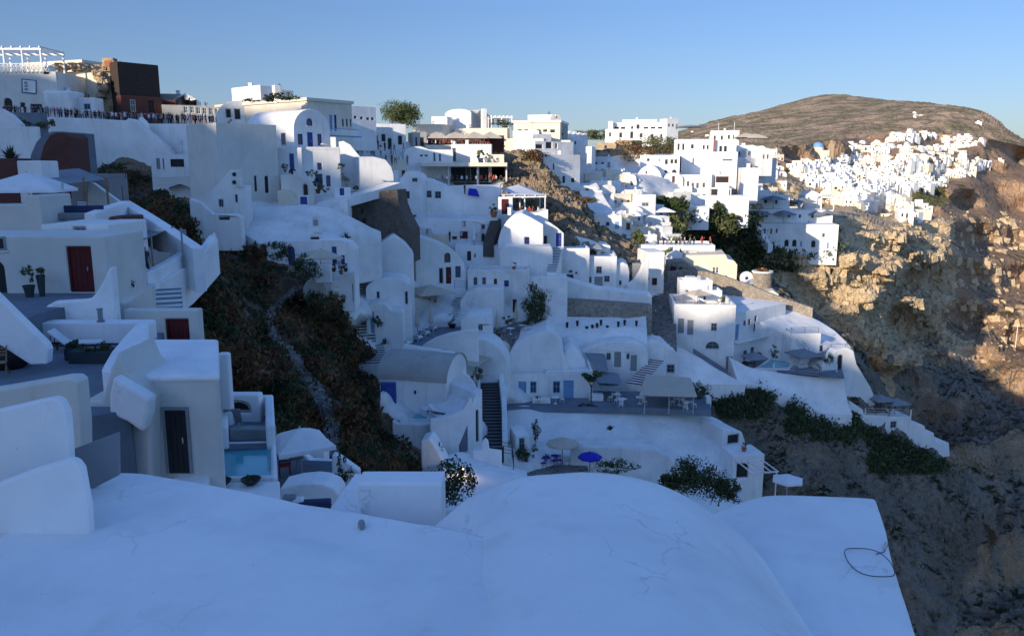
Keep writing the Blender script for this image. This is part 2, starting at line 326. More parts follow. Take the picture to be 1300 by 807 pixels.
TOWN = [(-40,160,140),(0,158,140),(60,160,138),(120,160,138),(180,165,138),(240,168,138),(300,175,135),(360,180,140),(430,190,150),(500,190,165),
 (560,190,180),(620,190,185),(680,195,190),(740,200,210),(800,195,240),(860,185,260),(930,190,270),
 (-40,215,75),(10,215,78),(60,175,124),(60,222,100),(120,218,116),(180,215,120),(240,215,112),(120,190,128),(200,190,128),(60,245,62),(110,245,66),
 (0,250,58),(60,275,56),(120,275,60),(150,240,86),(180,255,80),(230,270,75),(280,268,82),(340,265,85),(420,255,88),(480,240,100),
 (0,375,37),(80,372,37),(140,378,36),(180,350,46),(240,330,52),(0,440,29),(100,440,29),(200,400,36),(250,420,36),(0,480,24),(150,520,24),(250,600,24),(330,600,28),(300,560,30),(420,640,30),
 (290,290,78),(330,300,76),(380,300,82),(440,310,86),(370,345,73),(350,345,71),(425,352,74),(400,368,69),(440,390,73),(340,400,62),(380,370,74),(250,360,52),(280,400,50),
 (300,450,46),(350,470,52),(400,450,62),(440,430,72),(420,500,58),(340,540,42),(470,490,66),(500,520,66),(545,590,60),(450,580,48),(520,620,56),(400,570,45),(560,640,60),
 (450,345,92),(460,400,86),(470,450,80),(500,260,125),(560,262,132),(620,262,130),(520,300,115),(590,308,118),(560,350,102),(600,352,104),(520,380,98),(620,385,100),(560,400,94),(520,430,90),(600,430,90),(560,470,82),(620,480,84),(590,530,72),(620,560,72),(660,512,86),(720,512,88),(800,520,90),(880,520,92),
 (700,345,112),(660,330,112),(760,350,118),(820,370,118),(700,385,106),(780,385,108),(840,390,112),(700,420,100),(780,470,98),(840,440,104),(700,460,96),(820,480,98),
 (650,590,72),(720,590,74),(800,600,74),(880,610,78),(700,640,66),(850,660,66),(600,620,64),
 (600,215,158),(540,232,150),(640,232,148),(700,215,165),(700,250,150),(680,280,135),(740,280,150),(740,240,165),(720,310,135),(780,300,150),(800,320,142),(850,330,142),(780,260,170),(800,230,185),(830,280,165),(850,250,190),(760,210,200),(900,230,230)]
DT = shep(TOWN)
TOP = [(-60,150),(0,150),(100,152),(250,160),(330,170),(420,178),(500,182),(560,178),(640,180),(700,190),(760,190),(800,185),(860,185),(950,195)]
BOT = 860
RGT = [(0,905),(225,905),(270,868),(330,848),(400,830),(900,830)]
def Gt(u, v):
    x = -60 + u * 960; y0 = pl(TOP, x)
    if v > 0.08:
        for _ in range(2):
            y = y0 + (v - 0.08) / 0.92 * (BOT - y0); x = -60 + u * (pl(RGT, y) + 60); y0 = pl(TOP, x)
    if v < 0.08:   # back slope of the ridge
        t = (0.08 - v) / 0.08; d = DT(x, y0) * (1 + 0.6 * t); p = P(x, y0, d); p.z -= 45 * t * t + 2 * t; return p
    y = y0 + (v - 0.08) / 0.92 * (BOT - y0)
    d = DT(x, y); p = P(x, y, d); p.z -= 1.3
    return p
tag(sheet('hillside', Gt, 240, 220, M['townrock'], 0.55, 0.25))
SPUR = [
 [(760,400,170),(830,400,175),(900,400,175),(950,410,170),(1000,420,165),(1050,440,160),(1100,490,150),(1150,530,140),(1190,590,135),(1235,640,130),(1262,690,125),(1268,740,120)],
 [(770,335,140),(830,338,140),(890,352,138),(945,362,136),(985,372,132),(1030,398,125),(1080,440,117),(1115,500,112),(1160,545,110),(1205,585,107),(1243,612,105),(1250,650,103)],
 [(770,430,108),(840,470,104),(900,490,104),(955,496,103),(1005,512,102),(1045,535,102),(1080,548,101),(1110,566,101),(1150,592,101),(1190,612,101),(1225,650,100),(1238,690,99)],
 [(770,520,98),(850,530,97),(905,545,97),(960,560,97),(1005,570,96),(1045,585,96),(1080,600,96),(1110,615,96),(1150,640,96),(1190,665,96),(1215,700,95),(1228,730,94)],
 [(770,620,90),(850,625,90),(905,640,91),(960,650,90),(1005,650,91),(1045,655,89),(1080,665,90),(1110,680,90),(1150,700,90),(1180,715,91),(1205,745,90),(1215,770,90)],
 [(770,860,76),(850,860,77),(905,860,78),(960,860,78),(1005,860,79),(1045,860,79),(1080,860,79),(1110,860,80),(1150,860,80),(1180,865,81),(1205,870,82),(1215,880,82)]]
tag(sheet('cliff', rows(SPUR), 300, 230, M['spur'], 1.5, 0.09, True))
FAR = [(700,200,290),(780,190,290),(850,195,290),(700,260,230),(780,260,215),(850,230,230),(880,255,222),(950,265,245),(1000,290,262),(700,320,190),(850,300,195),(900,330,195),(960,380,205),(1010,420,215),(1060,450,235),(900,420,185),
 (960,325,229),(990,326,229),(1020,325,230),(1050,321,232),(1065,300,258),(900,277,191),(862,278,184),(940,276,195),(915,290,190),(1060,285,272),(1100,285,300),(1150,278,350),(1190,285,390),(1040,350,228),(1080,330,232),(1060,400,226),(1100,430,226),(1125,345,238),(1100,375,230),(1140,300,275),(1110,300,268),(1130,455,232),(1150,380,262),(1165,320,290),
 (1160,360,345),(1180,310,345),(1200,360,400),(1170,420,350),(1200,460,330),(1230,400,420),(1160,480,290),(1100,500,250),
 (1300,200,1100),(1300,260,800),(1300,300,650),(1250,300,600),(1300,350,560),(1300,430,420),(1250,350,490),(1250,450,360),(1290,475,320),(1320,470,320),(1200,520,290),(1300,560,260),(1230,580,255),(1200,620,240),(1180,700,220),(1300,820,200),(1300,700,220),(1100,800,200),(1000,700,200),(900,600,190),
 (990,235,400),(1010,215,480),(1050,255,440),(1120,265,440),(1180,270,430),(1020,200,560),(1060,190,640),(1100,200,680),(1100,170,900),(1200,170,950),(1160,220,640),(1200,220,700),(1270,210,850),(1200,245,560),(1280,240,800),(1230,255,640),(1150,245,500),(940,180,560),(900,170,700)]
DF = shep(FAR, 3.6)
FTOP = [(680,215),(800,205),(900,200),(960,190),(1050,180),(1150,168),(1250,175),(1340,195)]
def Gf(u, v):
    x = 690 + u * 660; y0 = pl(FTOP, x); y = y0 + v * (860 - y0)
    return P(x, y, DF(x, y))
fo = sheet('cliff', Gf, 330, 300, M['cliff'], 4.5, 0.028, True)
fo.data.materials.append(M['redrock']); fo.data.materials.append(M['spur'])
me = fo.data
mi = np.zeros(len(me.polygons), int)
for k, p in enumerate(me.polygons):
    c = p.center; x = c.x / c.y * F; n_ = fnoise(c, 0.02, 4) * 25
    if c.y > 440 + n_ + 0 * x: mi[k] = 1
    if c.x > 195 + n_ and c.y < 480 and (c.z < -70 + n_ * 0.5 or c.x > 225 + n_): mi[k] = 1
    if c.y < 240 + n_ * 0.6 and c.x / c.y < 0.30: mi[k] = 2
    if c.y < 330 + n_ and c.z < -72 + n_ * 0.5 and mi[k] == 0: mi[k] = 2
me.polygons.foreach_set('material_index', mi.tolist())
MT = [
 [(760,230,3200),(860,200,3200),(910,190,3300),(960,185,3300),(1010,185,3400),(1050,185,3300),(1105,185,3200),(1160,185,3000),(1230,190,2700),(1260,195,2400),(1300,210,2200),(1380,230,2200)],
 [(800,185,2300),(870,166,2300),(915,152,2300),(960,142,2350),(1010,129,2400),(1052,120,2400),(1105,125,2300),(1160,130,2100),(1232,138,1800),(1258,152,1650),(1285,172,1500),(1340,192,1450)],
 [(800,195,1500),(870,180,1500),(915,172,1500),(960,168,1500),(1010,163,1500),(1052,158,1500),(1105,155,1450),(1160,155,1350),(1225,158,1300),(1262,175,1250),(1292,188,1200),(1340,203,1200)],
 [(800,220,1100),(870,205,1000),(915,200,950),(960,198,900),(1010,195,850),(1052,192,850),(1105,185,950),(1160,182,1000),(1215,185,1050),(1262,200,1050),(1300,215,1000),(1340,225,1000)],
 [(800,300,900),(870,290,850),(915,280,750),(960,270,700),(1010,260,700),(1052,250,750),(1105,240,850),(1160,240,900),(1215,240,950),(1262,250,950),(1300,260,950),(1340,260,950)]]
tag(sheet('mountain', rows(MT), 260, 120, M['mount'], 9, 0.006, True))
# sea to the horizon
mb = MB(); mb.add([(-9000, -9000, -128), (9000, -9000, -128), (9000, 15000, -128), (-9000, 15000, -128)], [(0, 1, 2, 3)])
tag(mb.build('sea', M['sea'], fix=False), kind='structure')
# castle hill to the left and behind the viewpoint (it throws the evening shadow over the bowl)
CREST = [(-420,-20),(-300,25),(-240,55),(-200,74),(-170,83),(-158,83.2),(-151,84.6),(-139,81.5),(-120,82),(-106,82),(-99,81.5),(-95,78.5),(-91,75.5),(-85,73),(-79,70),(-73,67.5),(-66,66),(-59,65.5),(-54,63.5),(-52,59.5),(-49,59),(-44,62.5),(-38,60),(-31,56.5),(-20,54.5),(0,54.5),(40,55),(80,50),(150,30),(260,-30)]
SR = Vector((-SUNH.y, SUNH.x, 0)) * -1   # lateral axis
if SR.x < 0: SR = -SR
CDIST = 190.0
def Gh(u, v):
    t = -420 + u * 680; h = pl(CREST, t)
    s = CDIST + (v - 0.5) * 170; k = abs(v - 0.5) * 2
    z = h * (1 - k) ** 0.8 + (-60) * (k ** 1.3) if k < 1 else -60
    p = SUNH * s + SR * t; return Vector((p.x, p.y, z))
tag(sheet('castle_hill', Gh, 260, 40, M['townrock'], 0.9, 0.06, reg=False))
BV = []
def rebuild_bvh():
    vs = []; fs = []
    for v, f in TER:
        b = len(vs); vs += v; fs += [tuple(i + b for i in q) for q in f]
    BV.clear(); BV.append(BVHTree.FromPolygons(vs, fs))
rebuild_bvh()
# material zones of the near hillside: whitewashed town ground, scrub slope
def inpoly(x, y, poly):
    c = False; j = len(poly) - 1
    for i in range(len(poly)):
        if (poly[i][1] > y) != (poly[j][1] > y) and x < (poly[j][0] - poly[i][0]) * (y - poly[i][1]) / (poly[j][1] - poly[i][1] + 1e-9) + poly[i][0]: c = not c
        j = i
    return c
def proj(p):
    q = p.y * CP - p.z * SP; v = p.y * SP + p.z * CP
    return CX + F * p.x / q, CY - F * v / q
HS = bpy.data.objects['hillside']; HS.data.materials.append(M['white2']); HS.data.materials.append(M['slope'])
ROCKZ = [[(636,186),(712,190),(750,262),(818,318),(780,322),(690,296),(640,268)], [(500,270),(540,275),(520,330),(490,310)]]
VEGZ = [(86,176),(120,186),(150,212),(185,222),(236,262),(286,282),(330,300),(352,330),(395,362),(432,388),(452,430),(480,452),(482,540),(535,590),(560,640),(420,640),(290,560),(240,330),(140,250)]
TWN = [(240,165),(500,178),(640,180),(640,200),(760,200),(905,190),(905,300),(905,640),(570,640),(545,560),(484,520),(478,446),(455,430),(436,384),(400,350),(330,300),(290,275),(250,262)]
mi = []
for pg in HS.data.polygons:
    x, y = proj(pg.center)
    if inpoly(x, y, VEGZ): mi.append(2)
    elif inpoly(x, y, TWN) and not any(inpoly(x, y, z) for z in ROCKZ): mi.append(1)
    else: mi.append(0)
HS.data.polygons.foreach_set('material_index', mi)
def hit(px, py):
    r = ray(px, py); h = BV[0].ray_cast(Vector((0, 0, 0)), r.normalized())
    return h[0] if h[0] is not None else P(px, py, 300)
def ground_z(x, y, z0=200):
    h = BV[0].ray_cast(Vector((x, y, z0)), Vector((0, 0, -1)))
    return h[0].z if h[0] is not None else None
# ================================================================ builders
def W2(U, Z, P0, u, off=0.0, n=None):
    p = P0 + u * U; p.z = Z
    if n is not None and off: p = p + n * off
    return p
def opening(parent, P0, u, n, U0, U1, Z0, Z1, kind, rec=0.18, carved=True, small=False, label=None):
    """a window/door unit in a wall plane; recessed when carved, otherwise a proud casing"""
    k, c = kind.split(':'); arch = 'a' in k; t = k[0]
    U0, U1 = min(U0, U1), max(U0, U1); w_, h_ = U1 - U0, Z1 - Z0
    base = -rec if carved else 0.0; T = 0.06
    cm = M[c]
    def loop(i, b, t_):
        r = (w_ / 2 - i)
        if arch:
            zc = Z1 - w_ / 2 if h_ > w_ * 0.75 else Z0 + h_ * 0.25
            rz = (Z1 - zc) - t_
            return [(U0 + i, Z0 + b), (U1 - i, Z0 + b)] + [(U0 + w_ / 2 + r * math.cos(a), zc + rz * math.sin(a)) for a in [math.pi * j / 8 for j in range(9)]]
        return [(U0 + i, Z0 + b), (U1 - i, Z0 + b), (U1 - i, Z1 - t_), (U0 + i, Z1 - t_)]
    def V(uz, off): return W2(uz[0], uz[1], P0, u, off, n)
    def ring(mb, o, i, a, b, m):
        nn = len(o); vs = [V(x, a) for x in o] + [V(x, a) for x in i] + [V(x, b) for x in o] + [V(x, b) for x in i]
        fs = []
        for j in range(nn):
            q = (j + 1) % nn
            fs += [(2 * nn + j, 2 * nn + q, 3 * nn + q, 3 * nn + j), (j, q, nn + q, nn + j), (nn + j, nn + q, 3 * nn + q, 3 * nn + j), (j, q, 2 * nn + q, 2 * nn + j)]
        mb.add(vs, fs, m)
    def plate(mb, l, a, b, m): mb.prism([V(x, a) for x in l], n * (b - a), m)
    fw = min(0.09, w_ * 0.16); top = 0.1 if carved else 0.05
    out = loop(0.005, 0.005, 0.005); inn = loop(fw, fw if t != 'd' else 0.01, fw)
    fr = MB(); pn = MB()
    ring(fr, out, inn, base - 0.02 if carved else 0.0, base + top, 0)
    if t == 'w':
        mw = min(0.05, w_ * 0.07); off = base + T
        if w_ > 0.45: fr.add(*_bx(V, (U0 + U1) / 2 - mw / 2, (U0 + U1) / 2 + mw / 2, Z0 + fw, Z1 - fw * 1.05, base + 0.005, off))
        if h_ > 0.8: fr.add(*_bx(V, U0 + fw, U1 - fw, Z0 + h_ * 0.55 - mw / 2, Z0 + h_ * 0.55 + mw / 2, base + 0.007, off + 0.003))
        plate(pn, loop(fw * 0.5, fw * 0.5, fw * 0.5), base - 0.01, base + 0.025, 0)
    elif t == 'd':
        plate(pn, loop(fw * 0.5, 0.005, fw * 0.5), base - 0.01, base + 0.03, 0)
        if w_ > 0.6 and not small:   # boarded leaves
            nb = 4
            for j in range(nb):
                a = U0 + fw + (w_ - 2 * fw) * (j + 0.08) / nb; b = U0 + fw + (w_ - 2 * fw) * (j + 0.92) / nb
                pn.add(*_bx(V, a, b, Z0 + 0.1, (Z1 - fw - 0.1) if not arch else Z1 - w_ / 2, base + 0.03, base + 0.045))
    else:
        plate(pn, loop(fw * 0.5, fw * 0.5, fw * 0.5), base - 0.02, base + 0.012, 0)
    nm = {'w': 'window', 'd': 'door', 'o': 'opening'}[t]
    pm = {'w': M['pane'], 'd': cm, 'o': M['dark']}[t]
    fm = cm if t == 'w' else (M['greyw'] if c in ('dark', 'greyw') else (M['bone'] if c == 'bone' else cm))
    if t == 'o': fm = M.get(c, M['white']) if c != 'dark' else M['grey']
    if small:
        b = MB(); b.v = fr.v + pn.v; k0 = len(fr.v)
        b.f = fr.f + [tuple(i + k0 for i in f) for f in pn.f]; b.m = [0] * len(fr.f) + [1] * len(pn.f)
        o = b.build(nm, [fm, pm], parent)
    else:
        o = fr.build(nm, fm, parent)
        pn.build({'w': 'pane', 'd': 'door_leaf', 'o': 'dark_inside'}[t], pm, o)
        if t == 'd' and h_ > 1.6:
            hb = MB(); hb.bar(V((U1 - fw - w_ * 0.15, Z0 + 1.0), base + 0.03), V((U1 - fw - w_ * 0.15, Z0 + 1.0), base + 0.10), 0.025)
            hb.bar(V((U1 - fw - w_ * 0.15, Z0 + 0.92), base + 0.10), V((U1 - fw - w_ * 0.15, Z0 + 1.1), base + 0.10), 0.02)
            hb.build('handle', M['steel'], o)
        if t == 'w' and h_ > 0.5:
            sb = MB(); sb.add(*_bx(V, U0 - 0.06, U1 + 0.06, Z0 - 0.07, Z0 + 0.0, 0.003 if carved else 0.0, 0.07)); sb.build('sill', M['white'], o)
    if label: o['label'] = label
    return o
def _bx(V, u0, u1, z0, z1, a, b):
    vs = [V((x, z), y) for z in (z0, z1) for y in (a, b) for x in (u0, u1)]
    return vs, [(0, 2, 3, 1), (4, 5, 7, 6), (0, 1, 5, 4), (2, 6, 7, 3), (0, 4, 6, 2), (1, 3, 7, 5)]
LAST = {}; SPOTS = []
def B(label, x0, x1, yt, yb, D=None, yaw=0, dep=6, m='white', ops=(), shape='flat', rise=0, name='white_house', cat='house', drop=2.5,
      group=None, bevel=0.07, xr=None, xl=None, sops=(), par=0, chim=(), cornice=None, prof=None, roofm=None, small=None):
    a = R(yaw); u = Vector((math.cos(a), math.sin(a), 0)); n = Vector((math.sin(a), -math.cos(a), 0))
    P0 = P(x0, yb, D) if D else hit(x0, yb)
    D = P0.y
    def uz(x, y):
        q = onplane(x, y, P0, n); return (q - P0).dot(u), q.z
    U1 = uz(x1, yb)[0]; Zt = uz(x0, yt)[1]; Zb = P0.z - drop
    if xr is not None:
        q = onplane(xr, (yt + yb) / 2, P0 + u * U1, u); dep = max(0.5, abs((q - (P0 + u * U1)).dot(n)))
    if xl is not None:
        q = onplane(xl, (yt + yb) / 2, P0, u); dep = max(0.5, abs((q - P0).dot(n)))
    r = rise * D / F
    if prof: outer = [uz(x, y) for x, y in prof]; outer = [(0, Zb)] + outer + [(U1, Zb)] if abs(outer[0][0]) < 1e9 else outer
    elif shape == 'vault':
        outer = [(0, Zb)] + [(U1 / 2 - U1 / 2 * math.cos(t), Zt - r + r * math.sin(t)) for t in [math.pi * j / 14 for j in range(15)]] + [(U1, Zb)]
    elif shape == 'gable': outer = [(0, Zb), (0, Zt - r), (U1 / 2, Zt), (U1, Zt - r), (U1, Zb)]
    else: outer = [(0, Zb), (0, Zt), (U1, Zt), (U1, Zb)]
    if prof: outer[0] = (outer[1][0], Zb); outer[-1] = (outer[-2][0], Zb); Zt = max(p[1] for p in outer) - .15
    outer = outer[::-1]
    if shape == 'flat' and not prof and not par and 'house' in name and 40 < D < 150 and U1 > 2.5: par = .32
    small_ = small if small is not None else D > 125
    holes = []; plan = []
    us = [p[0] for p in outer]; zs = [p[1] for p in outer]
    for o_ in ops:
        a0, z1 = uz(o_[0], o_[1]); a1, z0 = uz(o_[2], o_[3])
        k = o_[4]; ok = a0 > min(us) + 0.05 and a1 < max(us) - 0.05 and z0 > Zb + 0.05 and z1 < Zt - 0.05
        for h in holes:
            if not (a1 < h[0][0] - 0.02 or a0 > h[1][0] + 0.02 or z1 < h[0][1] - 0.02 or z0 > h[2][1] + 0.02): ok = False
        if ok:
            if 'a' in k.split(':')[0]:
                w_ = a1 - a0; zc = z1 - w_ / 2 if z1 - z0 > w_ * 0.75 else z0 + (z1 - z0) * 0.25
                L_ = [(a0, z0), (a1, z0)] + [(a0 + w_ / 2 + w_ / 2 * math.cos(t), zc + (z1 - zc) * math.sin(t)) for t in [math.pi * j / 8 for j in range(9)]]
                L_ = L_[:2] + L_[2:]
                hb = [(a0, z0), (a1, z0), (a1, z1)]
            else: L_ = [(a0, z0), (a1, z0), (a1, z1), (a0, z1)]; hb = L_
            holes.append(L_)
        plan.append((a0, a1, z0, z1, k, ok))
    multi = bool(ops or sops or chim or cornice or roofm)
    root = empty(name, (P0 + u * (U1 / 2) - n * 0)[:]) if multi else None
    if root: root.location = (0, 0, 0)
    mb = MB(); loops = [outer] + holes
    fl = [p for l in loops for p in l]
    tri = tessellate_polygon([[Vector((p[0], p[1], 0)) for p in l] for l in loops])
    V = lambda p, off: W2(p[0], p[1], P0, u, off, n)
    vs = [V(p, 0) for p in fl]; fs = [tuple(t) for t in tri]; b0 = len(vs); no = len(outer)
    vs += [V(p, -dep) for p in outer]
    fs += [(i, (i + 1) % no, b0 + (i + 1) % no, b0 + i) for i in range(no)]
    fs += [tuple(b0 + i for i in t[::-1]) for t in tessellate_polygon([[Vector((p[0], p[1], 0)) for p in outer]])]
    k0 = no; rec = min(0.22, dep * 0.4)
    for h in holes:
        q0 = len(vs); nh = len(h); vs += [V(p, -rec) for p in h]
        fs += [(k0 + i, k0 + (i + 1) % nh, q0 + (i + 1) % nh, q0 + i) for i in range(nh)]; k0 += nh
    mb.add(vs, fs)
    if par:
        zt = Zt; t = 0.28; e = 0.004
        for (A0, A1, b0_, b1_) in ((0, U1, -t, -e), (0, U1, -dep + e, -dep + t), (0, t, -dep + t, -t), (U1 - t, U1, -dep + t, -t)):
            mb.add(*_bx(V, A0 + e, A1 - e, zt - 0.02, zt + par, b1_, b0_))
    wo = mb.build('wall' if multi else name, M[m], root, bevel=bevel, smooth=False)
    if shape == 'vault' or prof:
        pass
    for (a0, a1, z0, z1, k, ok) in plan:
        opening(root, P0, u, n, a0, a1, z0, z1, k, rec=rec * 0.8, carved=ok, small=small_)
    for o_ in sops:   # on the visible side wall
        if xl is not None: S0 = P0 + Vector((0, 0, 0)); su, sn = -n * 1.0, -u; su = -(n)
        else: S0 = P0 + u * U1; su, sn = -n, u
        q1 = onplane(o_[0], o_[1], S0, sn); q2 = onplane(o_[2], o_[3], S0, sn)
        opening(root, S0, su, sn, (q1 - S0).dot(su), (q2 - S0).dot(su), min(q2.z, q1.z), max(q1.z, q2.z), o_[4], carved=False, small=small_)
    for (f, g, s_, h_) in chim:
        c = MB(); p = P0 + u * (U1 * f) - n * (dep * g); c.box(p.x - s_ / 2, p.x + s_ / 2, p.y - s_ / 2, p.y + s_ / 2, Zt - 0.5, Zt + h_); 
        c.box(p.x - s_ / 2 - .06, p.x + s_ / 2 + .06, p.y - s_ / 2 - .06, p.y + s_ / 2 + .06, Zt + h_, Zt + h_ + .1)
        c.build('chimney', M[m], root, bevel=0.04)
    if cornice:
        c = MB(); c.add(*_bx(V, -0.25, U1 + 0.25, Zt - 0.35, Zt + 0.1, -dep - 0.25, 0.25)); c.build('cornice', M[cornice], root)
    if roofm:
        c = MB(); c.add(*_bx(V, 0.3, U1 - 0.3, Zt - 0.1, Zt + 0.02, -dep + 0.3, -0.3)); c.build('roof', M[roofm], root)
    top = root or wo
    tag(top, label, cat, group)
    if D > 60 and U1 > 3 and dep > 2.5 and shape == 'flat' and not prof: SPOTS.append(P0 + u * (U1 * random.uniform(.25, .8)) - n * (dep * random.uniform(.3, .75)) + Vector((0, 0, Zt - P0.z)))
    LAST.update(P0=P0, u=u, n=n, U1=U1, Zt=Zt, Zb=Zb, dep=dep, root=top, D=D)
    return top
def slab(label, poly, D, h, m='white', name='terrace_wall', cat='wall', par=0, pw=0.3, bevel=0.08, group=None, kind=None, skip=(), floor=None, ops=(), pm=None, z=None):
    z0 = P(poly[0][0], poly[0][1], D).z if z is None else z
    pts = [Pz(x, y, z0) for x, y in poly]
    pts = [Vector((p.x, p.y, z0)) for p in pts]
    multi = bool(par or ops or floor)
    root = empty(name, (0, 0, 0)) if multi else None
    mb = MB(); mb.prism([p.copy() for p in pts], Vector((0, 0, -h)))
    o = mb.build(('body' if (name.endswith('house') or ops) else 'base') if multi else name, M[floor or m], root, bevel=bevel if not par else 0.02)
    if par:
        c = sum(pts, Vector()) / len(pts)
        for i in range(len(pts)):
            if i in skip: continue
            a = pts[i].copy(); b = pts[(i + 1) % len(pts)].copy(); d = (b - a).normalized(); q = Vector((-d.y, d.x, 0))
            if q.dot(c - a) < 0: q = -q
            pb = MB(); vs = []
            e = 0.003 * (i + 1)
            for z_ in (z0 - h, z0 + par + e):
                for s_ in (-e, pw): vs += [a + q * s_ - d * e, b + q * s_ + d * e]
            vs = [Vector((v.x, v.y, (z0 - h * 0.98 if k < 4 else z0 + par + e))) for k, v in enumerate(vs)]
            pb.add(vs, [(0, 2, 3, 1), (4, 5, 7, 6), (0, 1, 5, 4), (2, 6, 7, 3), (0, 4, 6, 2), (1, 3, 7, 5)])
            pb.build('parapet', M[pm or m], root, bevel=0.07)
    for o_ in ops:
        i = o_[5]; a = pts[i]; b = pts[(i + 1) % len(pts)]; u = (b - a).normalized(); n = Vector((u.y, -u.x, 0))
        c = sum(pts, Vector()) / len(pts)
        if n.dot(a - c) < 0: n = -n
        q1 = onplane(o_[0], o_[1], a, n); q2 = onplane(o_[2], o_[3], a, n)
        opening(root, a, u, n, (q1 - a).dot(u), (q2 - a).dot(u), q2.z, q1.z, o_[4], carved=False, small=D > 125)
    top = root or o
    tag(top, label, cat, group, kind); LAST.update(pts=pts, z=z0, root=top)
    return top
def plaster(label, rws, thick=3, nu=40, nv=20, amp=0.05, sc=0.6, m='white', name='plastered_roof', cat='roof', kind=None, group=None, reg=False):
    G = rows(rws); V = []
    for j in range(nv + 1):
        for i in range(nu + 1):
            p = G(i / nu, j / nv); p.z += amp * fnoise(p, sc, 4) if amp else 0; V.append(p)
    Wd = nu + 1; n0 = len(V)
    fs = [(j * Wd + i, (j + 1) * Wd + i, (j + 1) * Wd + i + 1, j * Wd + i + 1) for j in range(nv) for i in range(nu)]
    bd = [i for i in range(nu)] + [j * Wd + nu for j in range(nv)] + [nv * Wd + i for i in range(nu, 0, -1)] + [j * Wd for j in range(nv, 0, -1)]
    vs = V + [V[i] + Vector((0, 0, -thick)) for i in bd]; nb = len(bd)
    fs += [(bd[k], bd[(k + 1) % nb], n0 + (k + 1) % nb, n0 + k) for k in range(nb)]
    mb = MB(); mb.add(vs, fs); o = mb.build(name, M[m])
    for p in o.data.polygons: p.use_smooth = p.index < nu * nv
    tag(o, label, cat, group, kind)
    if reg: TER.append((V, fs[:nu * nv])); rebuild_bvh()
    return o
def hvault(label, xa, ya, xb, yb, D, width, hw, rise, m='white', name='vaulted_house', ops=(), eops=(), yawd=None, cat='house', D2=None, endm=None):
    """barrel vault whose long wall runs from pixel a to pixel b at eave height"""
    A = P(xa, ya, D); Bp = Pz(xb, yb, A.z) if D2 is None else P(xb, ya, D2); Bp.z = A.z
    u = (Bp - A); L_ = u.length; u.normalize(); n = Vector((u.y, -u.x, 0))
    if n.y > 0: n = -n
    mb = MB(); k = 14; prof = [(0, -hw)] + [(width / 2 - width / 2 * math.cos(t), rise * math.sin(t)) for t in [math.pi * j / k for j in range(k + 1)]] + [(width, -hw)]
    poly = [A - n * y + Vector((0, 0, z)) for y, z in prof]
    root = empty(name, (0, 0, 0))
    mb.prism(poly, u * L_); o = mb.build('wall', M[m], root, bevel=0.06)
    for o_ in ops:
        q1 = onplane(o_[0], o_[1], A, n); q2 = onplane(o_[2], o_[3], A, n)
        opening(root, A, u, n, (q1 - A).dot(u), (q2 - A).dot(u), q2.z, q1.z, o_[4], carved=False, small=D > 125)
    for (f0, f1, z0, z1, kd, side) in eops:
        S = Bp if side == 'b' else A; sn = u if side == 'b' else -u; su = -n
        opening(root, S, su, sn, width * f0, width * f1, A.z + z0, A.z + z1, kd, carved=False, small=D > 125)
    tag(root, label, cat); LAST.update(A=A, B=Bp, n=n, u=u, root=root)
    return root
def stairs(label, a, b, wdt, n, m='paving', name='staircase', Da=None, Db=None, zd=1.2, sidew=None, edge=None):
    """a = bottom pixel, b = top pixel ; both on the ground unless depths are given"""
    pa = P(*a, Da) if Da else hit(*a); pb = P(*b, Db) if Db else hit(*b)
    d = pb - pa; h = Vector((d.x, d.y, 0)); L_ = h.length; h.normalize(); q = Vector((-h.y, h.x, 0))
    mb = MB()
    for i in range(n):
        p = pa + h * (L_ * i / n); z = pa.z + d.z * (i + 1) / n; r = random.uniform(-.02, .02)
        vs = [p + q * (s * wdt / 2) + h * t for t in (-0.03, L_ / n + 0.02) for s in (-1, 1)]
        v8 = [Vector((v.x, v.y, z - zd - abs(d.z) / n)) for v in vs] + [Vector((v.x, v.y, z + r)) for v in vs]
        mb.add(v8, [(0, 1, 3, 2), (4, 6, 7, 5), (0, 4, 5, 1), (2, 3, 7, 6), (0, 2, 6, 4), (1, 5, 7, 3)], 0)
        if edge:
            w2 = [p + q * (s * wdt / 2 * .98) + h * t for t in (-0.05, 0.06) for s in (-1, 1)]
            v8 = [Vector((v.x, v.y, z - .07)) for v in w2] + [Vector((v.x, v.y, z + .035)) for v in w2]
            mb.add(v8, [(0, 1, 3, 2), (4, 6, 7, 5), (0, 4, 5, 1), (2, 3, 7, 6), (0, 2, 6, 4), (1, 5, 7, 3)], 1)
    return tag(mb.build(name, [M[m], M[edge or m]]), label, 'stairs')
def path(label, pts, wdt, m, name='path', h=0.8, D=None, cat='path', kind=None, up=0.05, jit=0, thick=None):
    """ribbon wall/path following ground pixels; pts (px,py[,D])"""
    W_ = []
    for p in pts: W_.append(P(p[0], p[1], p[2]) if len(p) > 2 else hit(p[0], p[1]))
    mb = MB(); n = len(W_); vs = []
    for i, p in enumerate(W_):
        d = (W_[min(n - 1, i + 1)] - W_[max(0, i - 1)]); d.z = 0
        if d.length < 1e-5: d = Vector((1, 0, 0))
        d.normalize(); q = Vector((-d.y, d.x, 0)); wv = wdt * (1 + random.uniform(-jit, jit))
        for s, z in ((-1, up), (1, up), (1, -h), (-1, -h)): vs.append(p + q * (s * wv / 2) + Vector((0, 0, z)))
    fs = []
    for i in range(n - 1):
        for k in range(4): fs.append((i * 4 + k, i * 4 + (k + 1) % 4, i * 4 + 4 + (k + 1) % 4, i * 4 + 4 + k))
    fs += [(0, 3, 2, 1), (n * 4 - 4, n * 4 - 3, n * 4 - 2, n * 4 - 1)]
    mb.add(vs, fs); return tag(mb.build(name, M[m], bevel=0.05), label, cat, None, kind)
